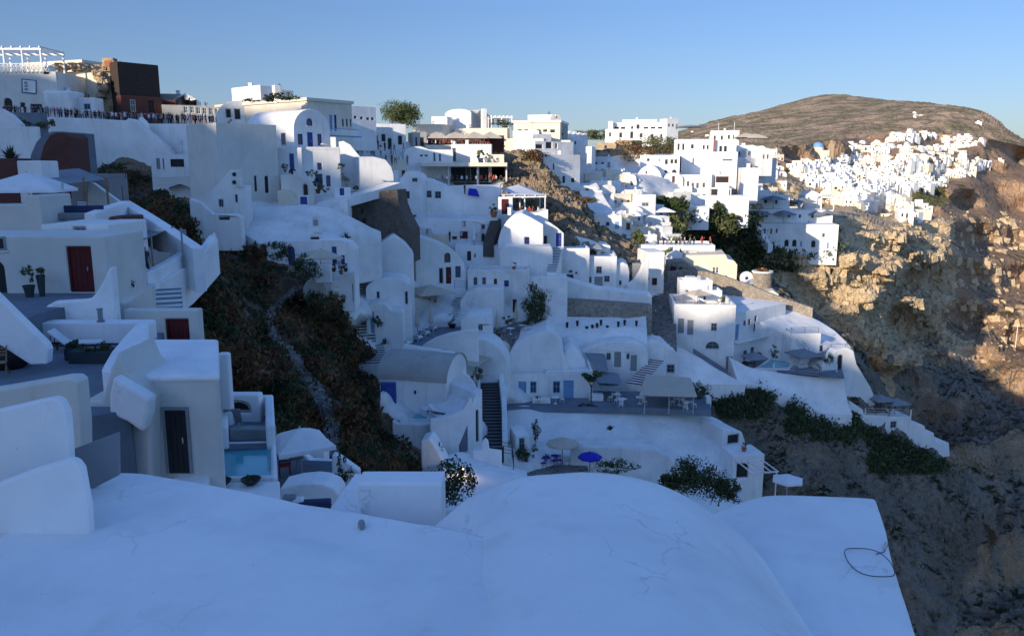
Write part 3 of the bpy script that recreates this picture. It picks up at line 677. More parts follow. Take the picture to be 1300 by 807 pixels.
def densify(pts, k):
    out = []
    for a, b in zip(pts[:-1], pts[1:]):
        for i in range(k): out.append(tuple(x + (y - x) * i / k for x, y in zip(a, b)))
    return out + [pts[-1]]
# ---------------- small things
def umbrella(label, px, py, D, wid, m='canvas', n=4, ph=2.4, rise=0.5, yaw=20, name='parasol', group=None, val=0.16, side=False, ground=None):
    c = P(px, py, D) if ground is None else ground + Vector((0, 0, ph))
    r = empty(name, (c.x, c.y, c.z - ph), R(yaw)); rad = wid / 2 * (1.414 if n == 4 else 1.08); off = math.pi / 4 if n == 4 else 0
    mb = MB(); vs = []; k = n
    for s, z in ((1.0, ph), (0.5, ph + rise * 0.6), (0.04, ph + rise)):
        for j in range(k):
            a = off + 2 * math.pi * j / k; vs.append((rad * s * math.cos(a), rad * s * math.sin(a), z))
            a2 = off + 2 * math.pi * (j + .5) / k; cc = math.cos(math.pi / k) * 0.97 if n == 4 else math.cos(math.pi / k)
            vs.append((rad * s * cc * math.cos(a2), rad * s * cc * math.sin(a2), z - 0.03 * s))
    k2 = 2 * k; fs = [(i * k2 + j, i * k2 + (j + 1) % k2, (i + 1) * k2 + (j + 1) % k2, (i + 1) * k2 + j) for i in range(2) for j in range(k2)] + [tuple(range(2 * k2, 3 * k2))]
    if val:
        b = len(vs); vs += [(vs[j][0] * 1.0, vs[j][1] * 1.0, ph - val) for j in range(k2)]
        fs += [(j, (j + 1) % k2, b + (j + 1) % k2, b + j) for j in range(k2)]
    mb.add(vs, fs); cn = mb.build('canopy', M[m], r); sd = cn.modifiers.new('cloth', 'SOLIDIFY'); sd.thickness = 0.02
    p = MB(); p.bar((0, 0, 0), (0, 0, ph + rise + 0.08), 0.035, n=8); p.build('pole', M['dwood'] if m != 'canvas' else M['steel'], r)
    rb = MB()
    for j in range(n):
        a = off + 2 * math.pi * j / n; rb.bar((0, 0, ph + rise * .93), (rad * .97 * math.cos(a), rad * .97 * math.sin(a), ph - 0.03), 0.012, n=4)
    rb.build('rib', M['steel'], r)
    bs = MB(); bs.lathe([(0.28, 0), (0.28, 0.06), (0.06, 0.1)], 10); bs.build('base', M['greyw'], r)
    return tag(r, label, 'parasol', group)
def closed_parasol(label, p, h=2.6, m='beige', group=None):
    r = empty('closed_parasol', p[:]); mb = MB()
    prof = [(0.20, 0.7), (0.24, 0.95), (0.19, 1.4), (0.15, 1.6), (0.18, 1.75), (0.11, 2.2), (0.03, h)]
    vs = []; n = 16
    for rr, z in prof: vs += [(rr * (1 + .18 * (j % 2)) * math.cos(2 * math.pi * j / n), rr * (1 + .18 * (j % 2)) * math.sin(2 * math.pi * j / n), z) for j in range(n)]
    fs = [(i * n + j, i * n + (j + 1) % n, (i + 1) * n + (j + 1) % n, (i + 1) * n + j) for i in range(len(prof) - 1) for j in range(n)] + [tuple(range(n))[::-1], tuple(range(n * (len(prof) - 1), n * len(prof)))]
    mb.add(vs, fs); mb.build('folded_canopy', M[m], r)
    q = MB(); q.bar((0, 0, 0), (0, 0, h + .1), 0.03); q.build('pole', M['dwood'], r)
    q = MB(); q.lathe([(0.26, 0), (0.26, .06), (.05, .1)], 10); q.build('base', M['greyw'], r)
    return tag(r, label, 'parasol', group)
def mk_lounger(frame='dwood', cush='canvas'):
    r = empty('sun_lounger', (0, 0, 0)); f = MB()
    f.box(-.33, -.28, 0, 1.95, .26, .31); f.box(.28, .33, 0, 1.95, .26, .31)
    for y in np.linspace(0.03, 1.25, 8): f.box(-.28, .28, y, y + .08, .28, .30)
    f.build('frame', M[frame], r)
    for sx in (-.305, .305):
        for y in (.12, 1.75):
            l = MB(); l.box(sx - .025, sx + .025, y - .03, y + .03, 0, .26); l.build('leg', M[frame], r)
    c = MB(); c.box(-.29, .29, .0, 1.27, .312, .39)
    c.build('mattress', M[cush], r, bevel=.02)
    b = MB(); Mx = Matrix.Translation((0, 1.28, .33)) @ Matrix.Rotation(R(42), 4, 'X'); b.box(-.29, .29, 0, .72, 0, .07, 0, Mx); b.build('backrest', M[cush], r, bevel=.02)
    for sx in (-.2, .2): s = MB(); s.bar((sx, 1.8, .28), (sx, 1.72, .66), .015); s.build('support', M[frame], r)
    return r
def mk_chair(m='white', seat='beige'):
    r = empty('chair', (0, 0, 0))
    for sx in (-.2, .2):
        for y in (-.2, .2):
            l = MB(); l.bar((sx, y, 0), (sx * .92, y * .92, .44), .018); l.build('leg', M[m], r)
    s = MB(); s.box(-.22, .22, -.22, .22, .43, .48); s.build('seat', M[seat], r, bevel=.015)
    b = MB(); b.bar((-.2, .2, .47), (-.21, .27, .9), .018); b.bar((.2, .2, .47), (.21, .27, .9), .018)
    for z in (.6, .72, .86): b.box(-.2, .2, .225 + (z - .47) * .15, .25 + (z - .47) * .15, z - .04, z + .03)
    b.build('backrest', M[m], r)
    return r
def mk_table(m='white', rnd=True, w_=.75, top=None):
    r = empty('table', (0, 0, 0)); t = MB()
    if rnd: t.lathe([(w_ / 2, .71), (w_ / 2, .74)], 18)
    else: t.box(-w_ / 2, w_ / 2, -w_ / 2, w_ / 2, .71, .745)
    t.build('table_top', M[top or m], r)
    l = MB(); l.bar((0, 0, .03), (0, 0, .71), .03); l.build('pedestal', M[m], r)
    l = MB(); l.lathe([(.24, 0), (.22, .03), (.05, .06)], 12); l.build('foot', M[m], r)
    return r
PROTO = {}
def put(kind, maker, p, rz, label, cat, group=None, s=1.0):
    if kind not in PROTO:
        PROTO[kind] = maker(); o = PROTO[kind]
    else: o = copy_tree(PROTO[kind])
    o.location = p; o.rotation_euler = (0, 0, rz); o.scale = (s, s, s)
    for k in ('group', 'label', 'category'):
        if k in o: del o[k]
    return tag(o, label, cat, group)
# ---------------- people : one continuous skinned body, clothes by face height
def mk_person(pose, shirt, pants, hairm, dress=False, longs=True):
    me = bpy.data.meshes.new('person'); J = {}
    if pose == 'sit': hipz, knee, foot = .48, (0.42, .46), (.45, .05)
    else: hipz = .92
    sw = .10 if pose == 'walk' else 0.0
    v = [((0, 0, hipz), .135), ((0, 0, hipz + .22), .12), ((0, 0, hipz + .44), .15), ((0, 0, hipz + .56), .06), ((0, -.01, hipz + .68), .092), ((0, -.01, hipz + .78), .085)]
    e = [(0, 1), (1, 2), (2, 3), (3, 4), (4, 5)]
    def chain(root, pts):
        k = root
        for p, r in pts: v.append((p, r)); e.append((k, len(v) - 1)); k = len(v) - 1
    for s in (-1, 1):
        if pose == 'sit': chain(0, [((s * .10, -.06, hipz), .095), ((s * .12, -.44, hipz - .02), .065), ((s * .12, -.46, .09), .045), ((s * .12, -.58, .04), .04)])
        else: chain(0, [((s * .09, 0, hipz - .08), .095), ((s * .10, -.02 + s * sw, .50), .062), ((s * .10, .03 + s * sw * 1.6, .09), .042), ((s * .10, -.10 + s * sw * 1.6, .045), .04)])
        az = hipz + .48
        if pose == 'arm' and s > 0: chain(2, [((s * .19, 0, az), .055), ((s * .34, -.12, az - .05), .042), ((s * .30, -.32, az + .15), .034), ((s * .28, -.38, az + .2), .035)])
        else: chain(2, [((s * .19, 0, az), .055), ((s * .24, .02 - s * sw, az - .28), .042), ((s * .22, -.08 - s * sw, az - .52), .034), ((s * .21, -.11 - s * sw, az - .60), .035)])
    me.from_pydata([a for a, _ in v], e, [])
    o = link('person', me); o.modifiers.new('skin', 'SKIN'); sub = o.modifiers.new('sub', 'SUBSURF'); sub.levels = 1
    bm = bmesh.new(); bm.from_mesh(me); ly = bm.verts.layers.skin.verify(); bm.verts.ensure_lookup_table()
    for i, (_, r) in enumerate(v): bm.verts[i][ly].radius = (r, r * .8); bm.verts[i][ly].use_root = (i == 0)
    bm.to_mesh(me); bm.free()
    dg = bpy.context.evaluated_depsgraph_get(); m2 = bpy.data.meshes.new_from_object(o.evaluated_get(dg))
    o.modifiers.clear(); o.data = m2; m2.name = 'person'
    m2.materials.clear()
    for mm in (M['skin'], shirt, pants, hairm): m2.materials.append(mm)
    for p in m2.polygons:
        c = p.center; p.use_smooth = True; z = c.z - hipz
        side = abs(c.x) > .19
        if z > .66: p.material_index = 3 if (c.y > -.03 or z > .82) else 0
        elif z > .56: p.material_index = 0
        elif side and z < .36: p.material_index = 0
        elif z > .02: p.material_index = 1
        else: p.material_index = 2 if (c.z > .12 and (longs or c.z > .5)) else (0 if c.z > .06 else 3)
    return o
def cloth(n_, c): M[n_] = mat(n_, c, bump=0); return M[n_]
PV = []
def person_protos():
    sh = [cloth('shirt_navy', (.03, .04, .1)), cloth('shirt_white', (.7, .7, .7)), cloth('shirt_black', (.02, .02, .02)), cloth('shirt_red', (.4, .03, .03)), cloth('shirt_blue', (.12, .22, .45)), cloth('shirt_grey', (.2, .2, .22)), cloth('dress_pink', (.65, .3, .3)), cloth('shirt_tan', (.42, .32, .2))]
    pt = [cloth('pants_dark', (.025, .028, .04)), cloth('pants_denim', (.06, .09, .18)), cloth('pants_khaki', (.3, .25, .17)), M['shirt_white']]
    for i, (pose, s, p, l, w_) in enumerate([('stand', 0, 0, 1, 'in navy shirt and dark trousers'), ('walk', 1, 1, 1, 'in white shirt and jeans'), ('stand', 2, 0, 1, 'dressed all in black'), ('arm', 3, 0, 0, 'in red top with one arm raised'), ('walk', 4, 2, 0, 'in light blue top and khaki shorts'), ('stand', 5, 1, 1, 'in grey top and jeans'), ('stand', 6, 3, 1, 'in pink top and white trousers'), ('arm', 7, 0, 1, 'in tan shirt with one arm raised'), ('sit', 1, 0, 1, 'seated in white shirt'), ('sit', 3, 0, 1, 'seated in red top'), ('sit', 2, 1, 1, 'seated in black shirt'), ('stand', 1, 3, 1, 'dressed all in white')]):
        PV.append([pose, sh[s], pt[p], l, w_, None])
def person(i, p, rz, where, group=None, s=1.0, label=None):
    q = PV[i]
    o = link('person', q[5])
    o.location = p; o.rotation_euler = (0, 0, rz); o.scale = (s, s, s)
    for k in ('group',):
        if k in o: del o[k]
    return tag(o, label or ('person ' + q[4] + ' ' + where), 'person', group)
person_protos()
for q in PV:
    o_ = mk_person(q[0], q[1], q[2], M['hair'], longs=bool(q[3])); q[5] = o_.data; bpy.data.objects.remove(o_)
# ---------------- plants
def leafball(mb, c, rad, n, ls, mi=(0, 1), clumps=None, flat=1.0):
    """leaf-sized faces spread in clumps through a crown volume"""
    c = np.array(c); clumps = clumps or max(5, n // 60); cs = []
    while len(cs) < clumps:
        q = rng.normal(size=3); q /= np.linalg.norm(q); q *= rng.uniform(.35, .95); cs.append(c + q * np.array(rad))
    per = n // clumps; out_v = []; out_f = []; out_m = []; b = len(mb.v)
    for k, cc in enumerate(cs):
        rr = np.array(rad) * rng.uniform(.22, .42)
        for _ in range(per):
            q = rng.normal(size=3); q /= np.linalg.norm(q) + 1e-9; p = cc + q * rr * rng.uniform(.5, 1.05)
            a = rng.normal(size=3); a /= np.linalg.norm(a); t = np.cross(a, q + .01); t /= np.linalg.norm(t) + 1e-9
            l = ls * rng.uniform(.6, 1.4)
            for s_ in (-1, 1):
                out_v.append(tuple(p + t * l * s_ * .5)); 
            out_v.insert(len(out_v) - 1, tuple(p + a * l * .35)); out_v.append(tuple(p - a * l * .35))
            i = b + len(out_v) - 4; out_f.append((i, i + 1, i + 2, i + 3)); out_m.append(mi[k % len(mi)])
    mb.v += out_v; mb.f += out_f; mb.m += out_m
def tree(label, base, h, rad, n=2500, ls=.3, mats=('leaf', 'leaf2'), name='tree', trunk=.18, cz=None, limbs=5, cat='tree', group=None):
    r = empty(name, base[:]); t = MB(); cz = cz or h - rad[2]
    t.bar((0, 0, -.5), (0.05, 0.03, cz * .7), trunk, r2=trunk * .6, n=8)
    for k in range(limbs):
        a = 2 * math.pi * k / limbs + .4; t.bar((0.05 * .8, .02, cz * .6), (rad[0] * .55 * math.cos(a), rad[1] * .55 * math.sin(a), cz + rad[2] * .25), trunk * .45, r2=trunk * .12, n=5)
    t.build('trunk', M['dwood'], r)
    c = MB(); leafball(c, (0, 0, cz), rad, n, ls); c.build('crown', [M[x] for x in mats], r, fix=False)
    return tag(r, label, cat, group)
def shrub(label, p, rad, n=700, ls=.14, mats=('leaf', 'dgreen'), name='shrub', cat='shrub', group=None):
    c = MB(); leafball(c, (0, 0, rad[2] * .8), rad, n, ls, clumps=max(6, n // 45)); 
    for k in range(6):
        a = rng.uniform(0, 6.28); c.bar((0, 0, -.1), (rad[0] * .6 * math.cos(a), rad[1] * .6 * math.sin(a), rad[2]), .02, 0, n=3)
    o = c.build(name, [M[x] for x in mats], None, p, fix=False)
    return tag(o, label, cat, group)
def pot(label, p, r=.25, h=.4, m='terra', plant=True, name='potted_plant', ls=.1, ph=.5, n=160, group=None, pm=('leaf', 'leaf2')):
    e = empty(name, p[:]); b = MB(); b.lathe([(r * .65, 0), (r, h * .85), (r * 1.08, h * .86), (r * 1.08, h), (r * .85, h), (r * .8, h * .8)], 14); b.build('pot', M[m], e)
    if plant:
        c = MB(); leafball(c, (0, 0, h + ph * .5), (r * 1.5, r * 1.5, ph * .6), n, ls, clumps=8); c.build('foliage', [M[x] for x in pm], e, fix=False)
    return tag(e, label, 'potted plant' if plant else 'pot', group)
def agave(label, p, r=.6, n=26, m='leaf', h=.7, cat='plant', name='agave_plant', group=None, w_=.06):
    b = MB()
    for k in range(n):
        a = rng.uniform(0, 6.28); t = rng.uniform(.15, 1); L_ = r * rng.uniform(.7, 1.1)
        d = Vector((math.cos(a) * t, math.sin(a) * t, 1.1 - t * .8)).normalized(); q = d.cross(Vector((0, 0, 1))).normalized()
        p0 = Vector((0, 0, 0)); p1 = d * L_ * .55; p2 = d * L_ + Vector((0, 0, -L_ * t * .2))
        b.add([p0 - q * w_ * .6, p0 + q * w_ * .6, p1 - q * w_, p1 + q * w_, p2], [(0, 1, 3, 2), (2, 3, 4)])
    return tag(b.build(name, M[m], None, p, fix=False), label, cat, group)
def scatter_scrub(name, label, cells, n, ls, mats, cat='scrub', hgt=.5, skip=None):
    """stuff: low scrub over ground pixels; cells = list of (x0,y0,x1,y1 | polygon)"""
    b = MB(); V = []; Fc = []; Mi = []
    tot = sum(c[4] for c in cells)
    for (x0, y0, x1, y1, wt) in cells:
        for _ in range(int(n * wt / tot)):
            px = rng.uniform(x0, x1); py = rng.uniform(y0, y1)
            if skip and skip(px, py): continue
            h = hit(px, py); rr = hgt * rng.uniform(.5, 1.5)
            mi = int(fnoise(h, .35, 3) * 2 + rng.uniform(0, 1.2) > .6)
            for _k in range(14):
                q = rng.normal(size=3) * np.array([rr, rr, rr * .45]) * .6; q[2] = abs(q[2])
                p = np.array(h[:]) + q; a = rng.normal(size=3); a[2] += .8; a /= np.linalg.norm(a); t = rng.normal(size=3); t /= np.linalg.norm(t); l = ls * rng.uniform(.6, 1.5)
                i = len(V); V += [tuple(p - t * l * .35), tuple(p + a * l), tuple(p + t * l * .35)]; Fc.append((i, i + 1, i + 2)); Mi.append(mi)
    b.v = V; b.f = Fc; b.m = Mi
    return tag(b.build(name, [M[x] for x in mats], fix=False), label, cat, None, 'stuff')
# ---------------- fittings
def rail(label, pts, m='black', h=1.0, nb=3, posts=None, name='railing', cat='railing', vertical=False, pr=.03):
    """pts: world points along the foot of the railing"""
    r = empty(name, (0, 0, 0)); t = MB(); p_ = MB()
    for a, b in zip(pts[:-1], pts[1:]):
        L_ = (b - a).length
        if not vertical:
            for k in range(nb): z = Vector((0, 0, h * (k + 1) / nb)); t.bar(a + z, b + z, .022, n=5)
        else:
            z = Vector((0, 0, h)); t.bar(a + z, b + z, .03, n=5)
            for k in range(int(L_ / .14)): q = a + (b - a) * (k / (L_ / .14)); t.bar(q, q + z, .012, n=4)
        kk = max(1, int(L_ / 1.8))
        for k in range(kk + 1): q = a + (b - a) * (k / kk); p_.bar(q, q + Vector((0, 0, h)), pr, n=6)
    t.build('rails', M[m], r); p_.build('posts', M[m], r)
    return tag(r, label, cat)
def dish(label, p, rz=0, r=.45):
    e = empty('satellite_dish', p[:], rz); b = MB(); Mx = Matrix.Translation((0, 0, .8)) @ Matrix.Rotation(R(62), 4, 'X'); b.lathe([(r, .14), (r * .7, .06), (.03, 0)], 16, caps=False); b.v = [tuple(Mx @ Vector(v)) for v in b.v]
    o = b.build('reflector', M['steel'], e); s = o.modifiers.new('s', 'SOLIDIFY'); s.thickness = .02
    q = MB(); q.bar((0, 0, 0), (0, 0, .82), .025); q.bar((0, 0, .55), (0, -.5, .95), .012); q.build('mount', M['greyw'], e)
    return tag(e, label, 'satellite dish')
def ac(label, p, rz=0):
    e = empty('air_conditioner', p[:], rz); b = MB(); b.box(-.42, .42, -.16, .16, .05, .62); b.build('casing', M['bone'], e, bevel=.02)
    q = MB(); q.lathe([(.2, 0), (.2, .02)], 16); Mx = Matrix.Translation((-.12, -.162, .34)) @ Matrix.Rotation(R(90), 4, 'X'); q.v = [tuple(Mx @ Vector(v)) for v in q.v]; q.build('fan_grille', M['black'], e)
    return tag(e, label, 'air conditioner')
def box_at(name, label, cat, c, sx, sy, sz, rz, m, bevel=.03, group=None, kind=None):
    b = MB(); b.box(-sx / 2, sx / 2, -sy / 2, sy / 2, 0, sz); o = b.build(name, M[m], None, c[:], bevel=bevel); o.rotation_euler = (0, 0, rz); return tag(o, label, cat, group, kind)
def pergola(label, px0, px1, yt, yb, D, dep, m='white', yaw=0, roof=None, nb=8, name='pergola', posts=3, th=.14, rm=None):
    a = R(yaw); u = Vector((math.cos(a), math.sin(a), 0)); n = Vector((math.sin(a), -math.cos(a), 0)); P0 = P(px0, yb, D)
    q = onplane(px1, yb, P0, n); U1 = (q - P0).dot(u); Zt = onplane(px0, yt, P0, n).z; r = empty(name, (0, 0, 0))
    for k in range(posts):
        for o_ in (0, -dep):
            b = MB(); p = P0 + u * (U1 * k / (posts - 1)) + n * o_; b.bar((p.x, p.y, P0.z - 1), (p.x, p.y, Zt - th), th / 2, n=8); b.build('post', M[m], r)
    b = MB(); V = lambda p, off: W2(p[0], p[1], P0, u, off, n)
    b.add(*_bx(V, -.2, U1 + .2, Zt - th, Zt, -th / 2, th / 2)); b.add(*_bx(V, -.2, U1 + .2, Zt - th, Zt, -dep - th / 2, -dep + th / 2))
    for k in range(nb): x = U1 * k / (nb - 1); b.add(*_bx(V, x - th * .3, x + th * .3, Zt + .003, Zt + th * .8, -dep - .3, .35))
    b.build('beams', M[m], r)
    if roof:
        b = MB(); b.add(*_bx(V, -.2, U1 + .2, Zt + th * .8 + .004, Zt + th * .8 + .06, -dep - .3, .3)); b.build('roof_panel', M[roof], r)
    return tag(r, label, 'pergola')
def sail(label, quad, m='greyc', name='shade_sail', sag=.25, nn=10):
    """quad: four (px,py,D) corners"""
    C = [P(*q) for q in quad]; b = MB(); vs = []
    for j in range(nn + 1):
        for i in range(nn + 1):
            s, t = i / nn, j / nn; p = (C[0] * (1 - s) + C[1] * s) * (1 - t) + (C[3] * (1 - s) + C[2] * s) * t
            p = p.copy(); p.z -= sag * 16 * s * (1 - s) * t * (1 - t); vs.append(p)
    b.add(vs, [(j * (nn + 1) + i, j * (nn + 1) + i + 1, (j + 1) * (nn + 1) + i + 1, (j + 1) * (nn + 1) + i) for j in range(nn) for i in range(nn)])
    o = b.build(name, M[m], smooth=True); s = o.modifiers.new('s', 'SOLIDIFY'); s.thickness = .02
    return tag(o, label, 'shade sail')
def post(label, px, y0, y1, D, r=.06, m='steel', name='post', cat='post', group=None):
    a = P(px, y1, D); b = P(px, y0, D); q = MB(); q.bar((0, 0, -.4), (0, 0, b.z - a.z), r, n=10); q.lathe([(r * 1.6, 0), (r * 1.6, .05)], 10)
    q.lathe([(r * 1.25, b.z - a.z - .04), (r * 1.25, b.z - a.z + .02)], 10)
    return tag(q.build(name, M[m], None, a[:]), label, cat, group)

def poly(label, pts, D, yaw=0, dep=1.0, m='white', name='wall', cat='wall', bevel=.06, group=None, ref=0):
    a = R(yaw); n = Vector((math.sin(a), -math.cos(a), 0)); P0 = P(pts[ref][0], pts[ref][1], D)
    mb = MB(); mb.prism([onplane(x, y, P0, n) for x, y in pts], -n * dep)
    return tag(mb.build(name, M[m], bevel=bevel), label, cat, group)
def zD(px, py, z): return (px, py, Pz(px, py, z).y)
# ================================================================ foreground roofs
zf = P(172, 600, 10.5).z
tag(plaster('wide white plastered flat roof filling the bottom left foreground', [
 [zD(112,606,zf),zD(172,600,zf),zD(300,622,zf),zD(415,645,zf-.02),zD(540,668,zf),zD(700,700,zf)],
 [zD(60,650,zf-.05),zD(172,650,zf-.03),zD(300,660,zf),zD(415,680,zf),zD(540,705,zf),zD(720,750,zf)],
 [zD(-80,740,zf-.1),zD(130,740,zf-.05),zD(290,740,zf),zD(420,760,zf),zD(560,790,zf),zD(760,830,zf)],
 [zD(-500,1100,zf-.1),zD(0,1100,zf-.05),zD(250,1100,zf),zD(450,1100,zf),zD(650,1100,zf),zD(900,1100,zf)]], 3.5, 70, 40, .035, .7, 'near'))
ARC = [(455,790),(478,740),(503,706),(545,664),(600,621),(650,600),(700,592),(750,590),(800,596),(850,611),(900,640),(940,672),(975,716),(1005,770)]
mb = MB(); n_ = Vector((0, -1, 0)); P0 = P(750, 590, 10.2)
oc = [onplane(x, y, P0, n_) for x, y in ARC]
def cr2(pts, k=5):
    out = []
    for i in range(len(pts) - 1):
        a, b, c, d = pts[max(0, i - 1)], pts[i], pts[i + 1], pts[min(len(pts) - 1, i + 2)]
        for j in range(k):
            t = j / k; out.append(.5 * ((2 * b) + (c - a) * t + (2 * a - 5 * b + 4 * c - d) * t * t + (3 * b - a - 3 * c + d) * t ** 3))
    return out + [pts[-1]]
oc = cr2(oc); nseg = 40; V_ = []
for j in range(nseg + 1):
    for p in oc:
        f = j / nseg; q = p + n_ * (9.0 * f); e = max(0, .5 - 9 * f) / .5
        q.z -= .10 * e * e; q.z += .02 * fnoise(q, .9, 3); V_.append(q)
W_ = len(oc); fs_ = [(j * W_ + i, j * W_ + i + 1, (j + 1) * W_ + i + 1, (j + 1) * W_ + i) for j in range(nseg) for i in range(W_ - 1)]
b0 = len(V_); V_ += [p + Vector((0, 0, -5)) for p in oc]
fs_ += [(i, b0 + i, b0 + i + 1, i + 1) for i in range(W_ - 1)]
mb.add(V_, fs_); o = mb.build('vaulted_roof', M['near'], smooth=True)
tag(o, 'big smooth white barrel vault roof in the centre foreground', 'roof')
zr = P(1000, 627, 12).z
plaster('flat white roof with a loop of black cable, right foreground', [
 [zD(905,653,zr-.25),zD(935,640,zr-.12),zD(965,630,zr-.03),zD(1000,627,zr),zD(1060,630,zr),zD(1104,632,zr-.02),zD(1112,636,zr-.08)],
 [zD(905,690,zr-.25),zD(935,680,zr-.12),zD(975,672,zr),zD(1010,670,zr),zD(1070,672,zr),zD(1118,672,zr-.02),zD(1124,676,zr-.08)],
 [zD(900,760,zr-.25),zD(940,750,zr-.12),zD(980,742,zr),zD(1020,740,zr),zD(1080,740,zr),zD(1134,740,zr-.02),zD(1141,742,zr-.08)],
 [zD(800,1000,zr-.25),zD(860,1000,zr-.1),zD(940,1000,zr),zD(1020,1000,zr),zD(1120,1000,zr),zD(1215,1000,zr-.02),zD(1225,1000,zr-.08)]], 4.5, 50, 40, .02, .8, 'near')
mb = MB(); c0 = Pz(1103, 716, zr + .03); pr = None
for k in range(31):
    t = 2 * math.pi * k / 30 + .5; p = c0 + Vector((.27 * math.cos(t), .42 * math.sin(t), .02 * math.sin(3 * t) + .035))
    if pr: mb.bar(pr, p, .006, n=5)
    pr = p
pr = Pz(1128, 690, zr)
for q in [(1122, 700), (1112, 703)]:
    p = Pz(*q, zr + .03); mb.bar(pr, p, .006, n=5); pr = p
tag(mb.build('cable', M['black']), 'black cable lying in a loop on the flat white roof', 'cable')
mb = MB(); p = Pz(1122, 698, zr)
for k in range(4): mb.bar(p + Vector((0.03 * k, .05 * k, .05)), p + Vector((.05 + .02 * k, -.1 + .05 * k, -.3 + .05 * k)), .02)
tag(mb.build('wall_bracket', M['steel'], bevel=.0), 'small pale metal bracket on the corner edge of the flat white roof', 'bracket')
mb = MB(); p = Pz(459, 668, zf); mb.lathe([(.04, -.02), (.042, .05), (.025, .08)], 12, c=p); mb.bar(p + Vector((0, 0, .04)), p + Vector((.02, -.09, .02)), .028, n=8)
tag(mb.build('roof_vent', M['greyw']), 'small grey pipe stub poking out of the foreground roof', 'vent')
# raised white roof box behind
B('white parapet box standing behind the foreground roof edge', 455, 563, 612, 676, D=10.6, dep=.45, m='near', name='parapet_box', cat='parapet', drop=1, bevel=.04)
slab('bright sloping side wall leading to the white parapet box', [(415,650),(452,598),(468,600),(458,656)], 10.4, 1.5, 'near', name='parapet', cat='parapet')
B('tall white chimney-like parapet at the left edge, upper step', -80, 88, 0, 740, D=9.4, dep=.16, m='near', name='parapet', cat='parapet', prof=[(-80,540),(0,520),(52,508),(68,505),(76,509),(84,524),(87,560),(90,640)], drop=.5, bevel=.05)
B('lower white step of the parapet at the bottom left corner', -80, 116, 0, 760, D=8.7, dep=.14, m='near', name='parapet', cat='parapet', prof=[(-80,655),(0,612),(40,597),(86,583),(97,586),(104,596),(112,640),(117,700)], drop=.5, bevel=.05)
poly('dark grey board standing on the foreground roof beside the white parapet', [(88,572),(150,549),(151,603),(110,624),(98,600)], 10.0, 0, .06, 'grayint', name='grey_board', cat='board', bevel=.01)
B('cream terrace wall with a rounded corner above the foreground parapet', -80, 104, 0, 600, D=16, dep=.45, m='bone', name='terrace_wall', cat='wall', prof=[(-80,506),(0,494),(80,480),(92,480),(99,485),(104,540),(105,598)], drop=1.5)
# ================================================================ near left terraces
zt1 = P(60, 460, 26.5).z
slab('blue grey terrace floor with two sun loungers', [(-120,500),(40,540),(165,520),(205,430),(212,408),(60,415),(-120,430)], 0, 3, 'slate', name='terrace', cat='terrace', z=zt1, bevel=.02)
zt0 = P(100, 372, 34).z
slab('upper blue grey terrace floor in front of the dark red door', [(-120,372),(140,368),(126,378),(112,384),(60,394),(26,406),(0,386),(-120,386)], 0, 3, 'slate', name='terrace', cat='terrace', z=zt0, bevel=.02)
B('pale house with a tall dark red double door', -90, 140, 300, 373, D=34, dep=3.6, m='bone', name='plastered_house', ops=[(83,313,120,371,'d:red'),(-12,300,9,318,'w:greyw'),(-22,328,12,382,'oa:bone')], drop=1)
B('white upper storey with a slot window above the dark red door', 53, 139, 285, 302, D=37.7, dep=4, m='white', name='upper_storey', cat='house', ops=[(92,288,109,295,'w:greyw')], drop=1)
B('cream stepped parapet block at the far left above the red door house', -90, 50, 0, 300, D=42, dep=3, m='bone', name='parapet_block', cat='wall', prof=[(-90,262),(33,260),(33,248),(50,248)], drop=.5)
B('rounded white wall curling down from the red door terrace', 28, 141, 0, 414, D=30.5, dep=.5, m='near', name='terrace_wall', cat='wall', prof=[(28,404),(48,400),(55,396),(57,389),(68,383),(104,381),(115,379),(124,368),(133,352),(137,342),(141,338)], drop=.8, bevel=.1)
B('low white parapet behind the two sun loungers', 30, 189, 410, 426, D=29.3, dep=.8, m='near', name='parapet', cat='parapet', drop=.3, bevel=.12)
slab('rounded white parapet turning down to the vaulted roof by the loungers', [(189,409),(172,411),(155,428),(140,446),(128,466),(142,468),(158,446),(170,435),(189,433)], 29, 1.8, 'near', name='parapet', cat='parapet', bevel=.12)
poly('slanting white fin wall at the left edge of the lounger terrace', [(-60,320),(0,380),(58,437),(61,444),(60,462),(38,463),(-60,400)], 25, 0, .35, 'near', name='fin_wall', cat='wall')
for i, (x, y, rz) in enumerate([(75, 437, -68), (98, 424, -72)]):
    p = Pz(x + 55, y + 8, zt1); put('lounger_n', lambda: mk_lounger('dwood', 'canvas'), (p.x, p.y, zt1), R(90 + 6 + 4 * i), ['nearer of the two white cushioned loungers on the blue grey terrace', 'farther white cushioned lounger on the blue grey terrace, by the parapet'][i], 'sun lounger', 'loungers on the left terrace', .95)
for i, (x, y, sx) in enumerate([(95, 456, .5), (120, 460, 1.55)]):
    e = empty('planter', Pz(x, y, zt1)[:]); b = MB(); b.box(-sx / 2, sx / 2, -.2, .2, 0, .42); b.build('trough', M['teal'], e, bevel=.02)
    b = MB(); leafball(b, (0, 0, .5), (sx * .5, .22, .2), 420, .09, clumps=14); b.build('foliage', [M['leaf'], M['dgreen']], e, fix=False)
    tag(e, ['short dark teal planter on the left terrace, partly hidden', 'long dark teal planter of green plants on the left terrace'][i], 'planter')
e = empty('rattan_basket', Pz(14, 466, zt1)[:]); b = MB(); b.lathe([(.42, 0), (.62, .2), (.66, .5), (.55, .72), (.3, .8)], 18); b.build('body', M['black'], e, smooth=True)
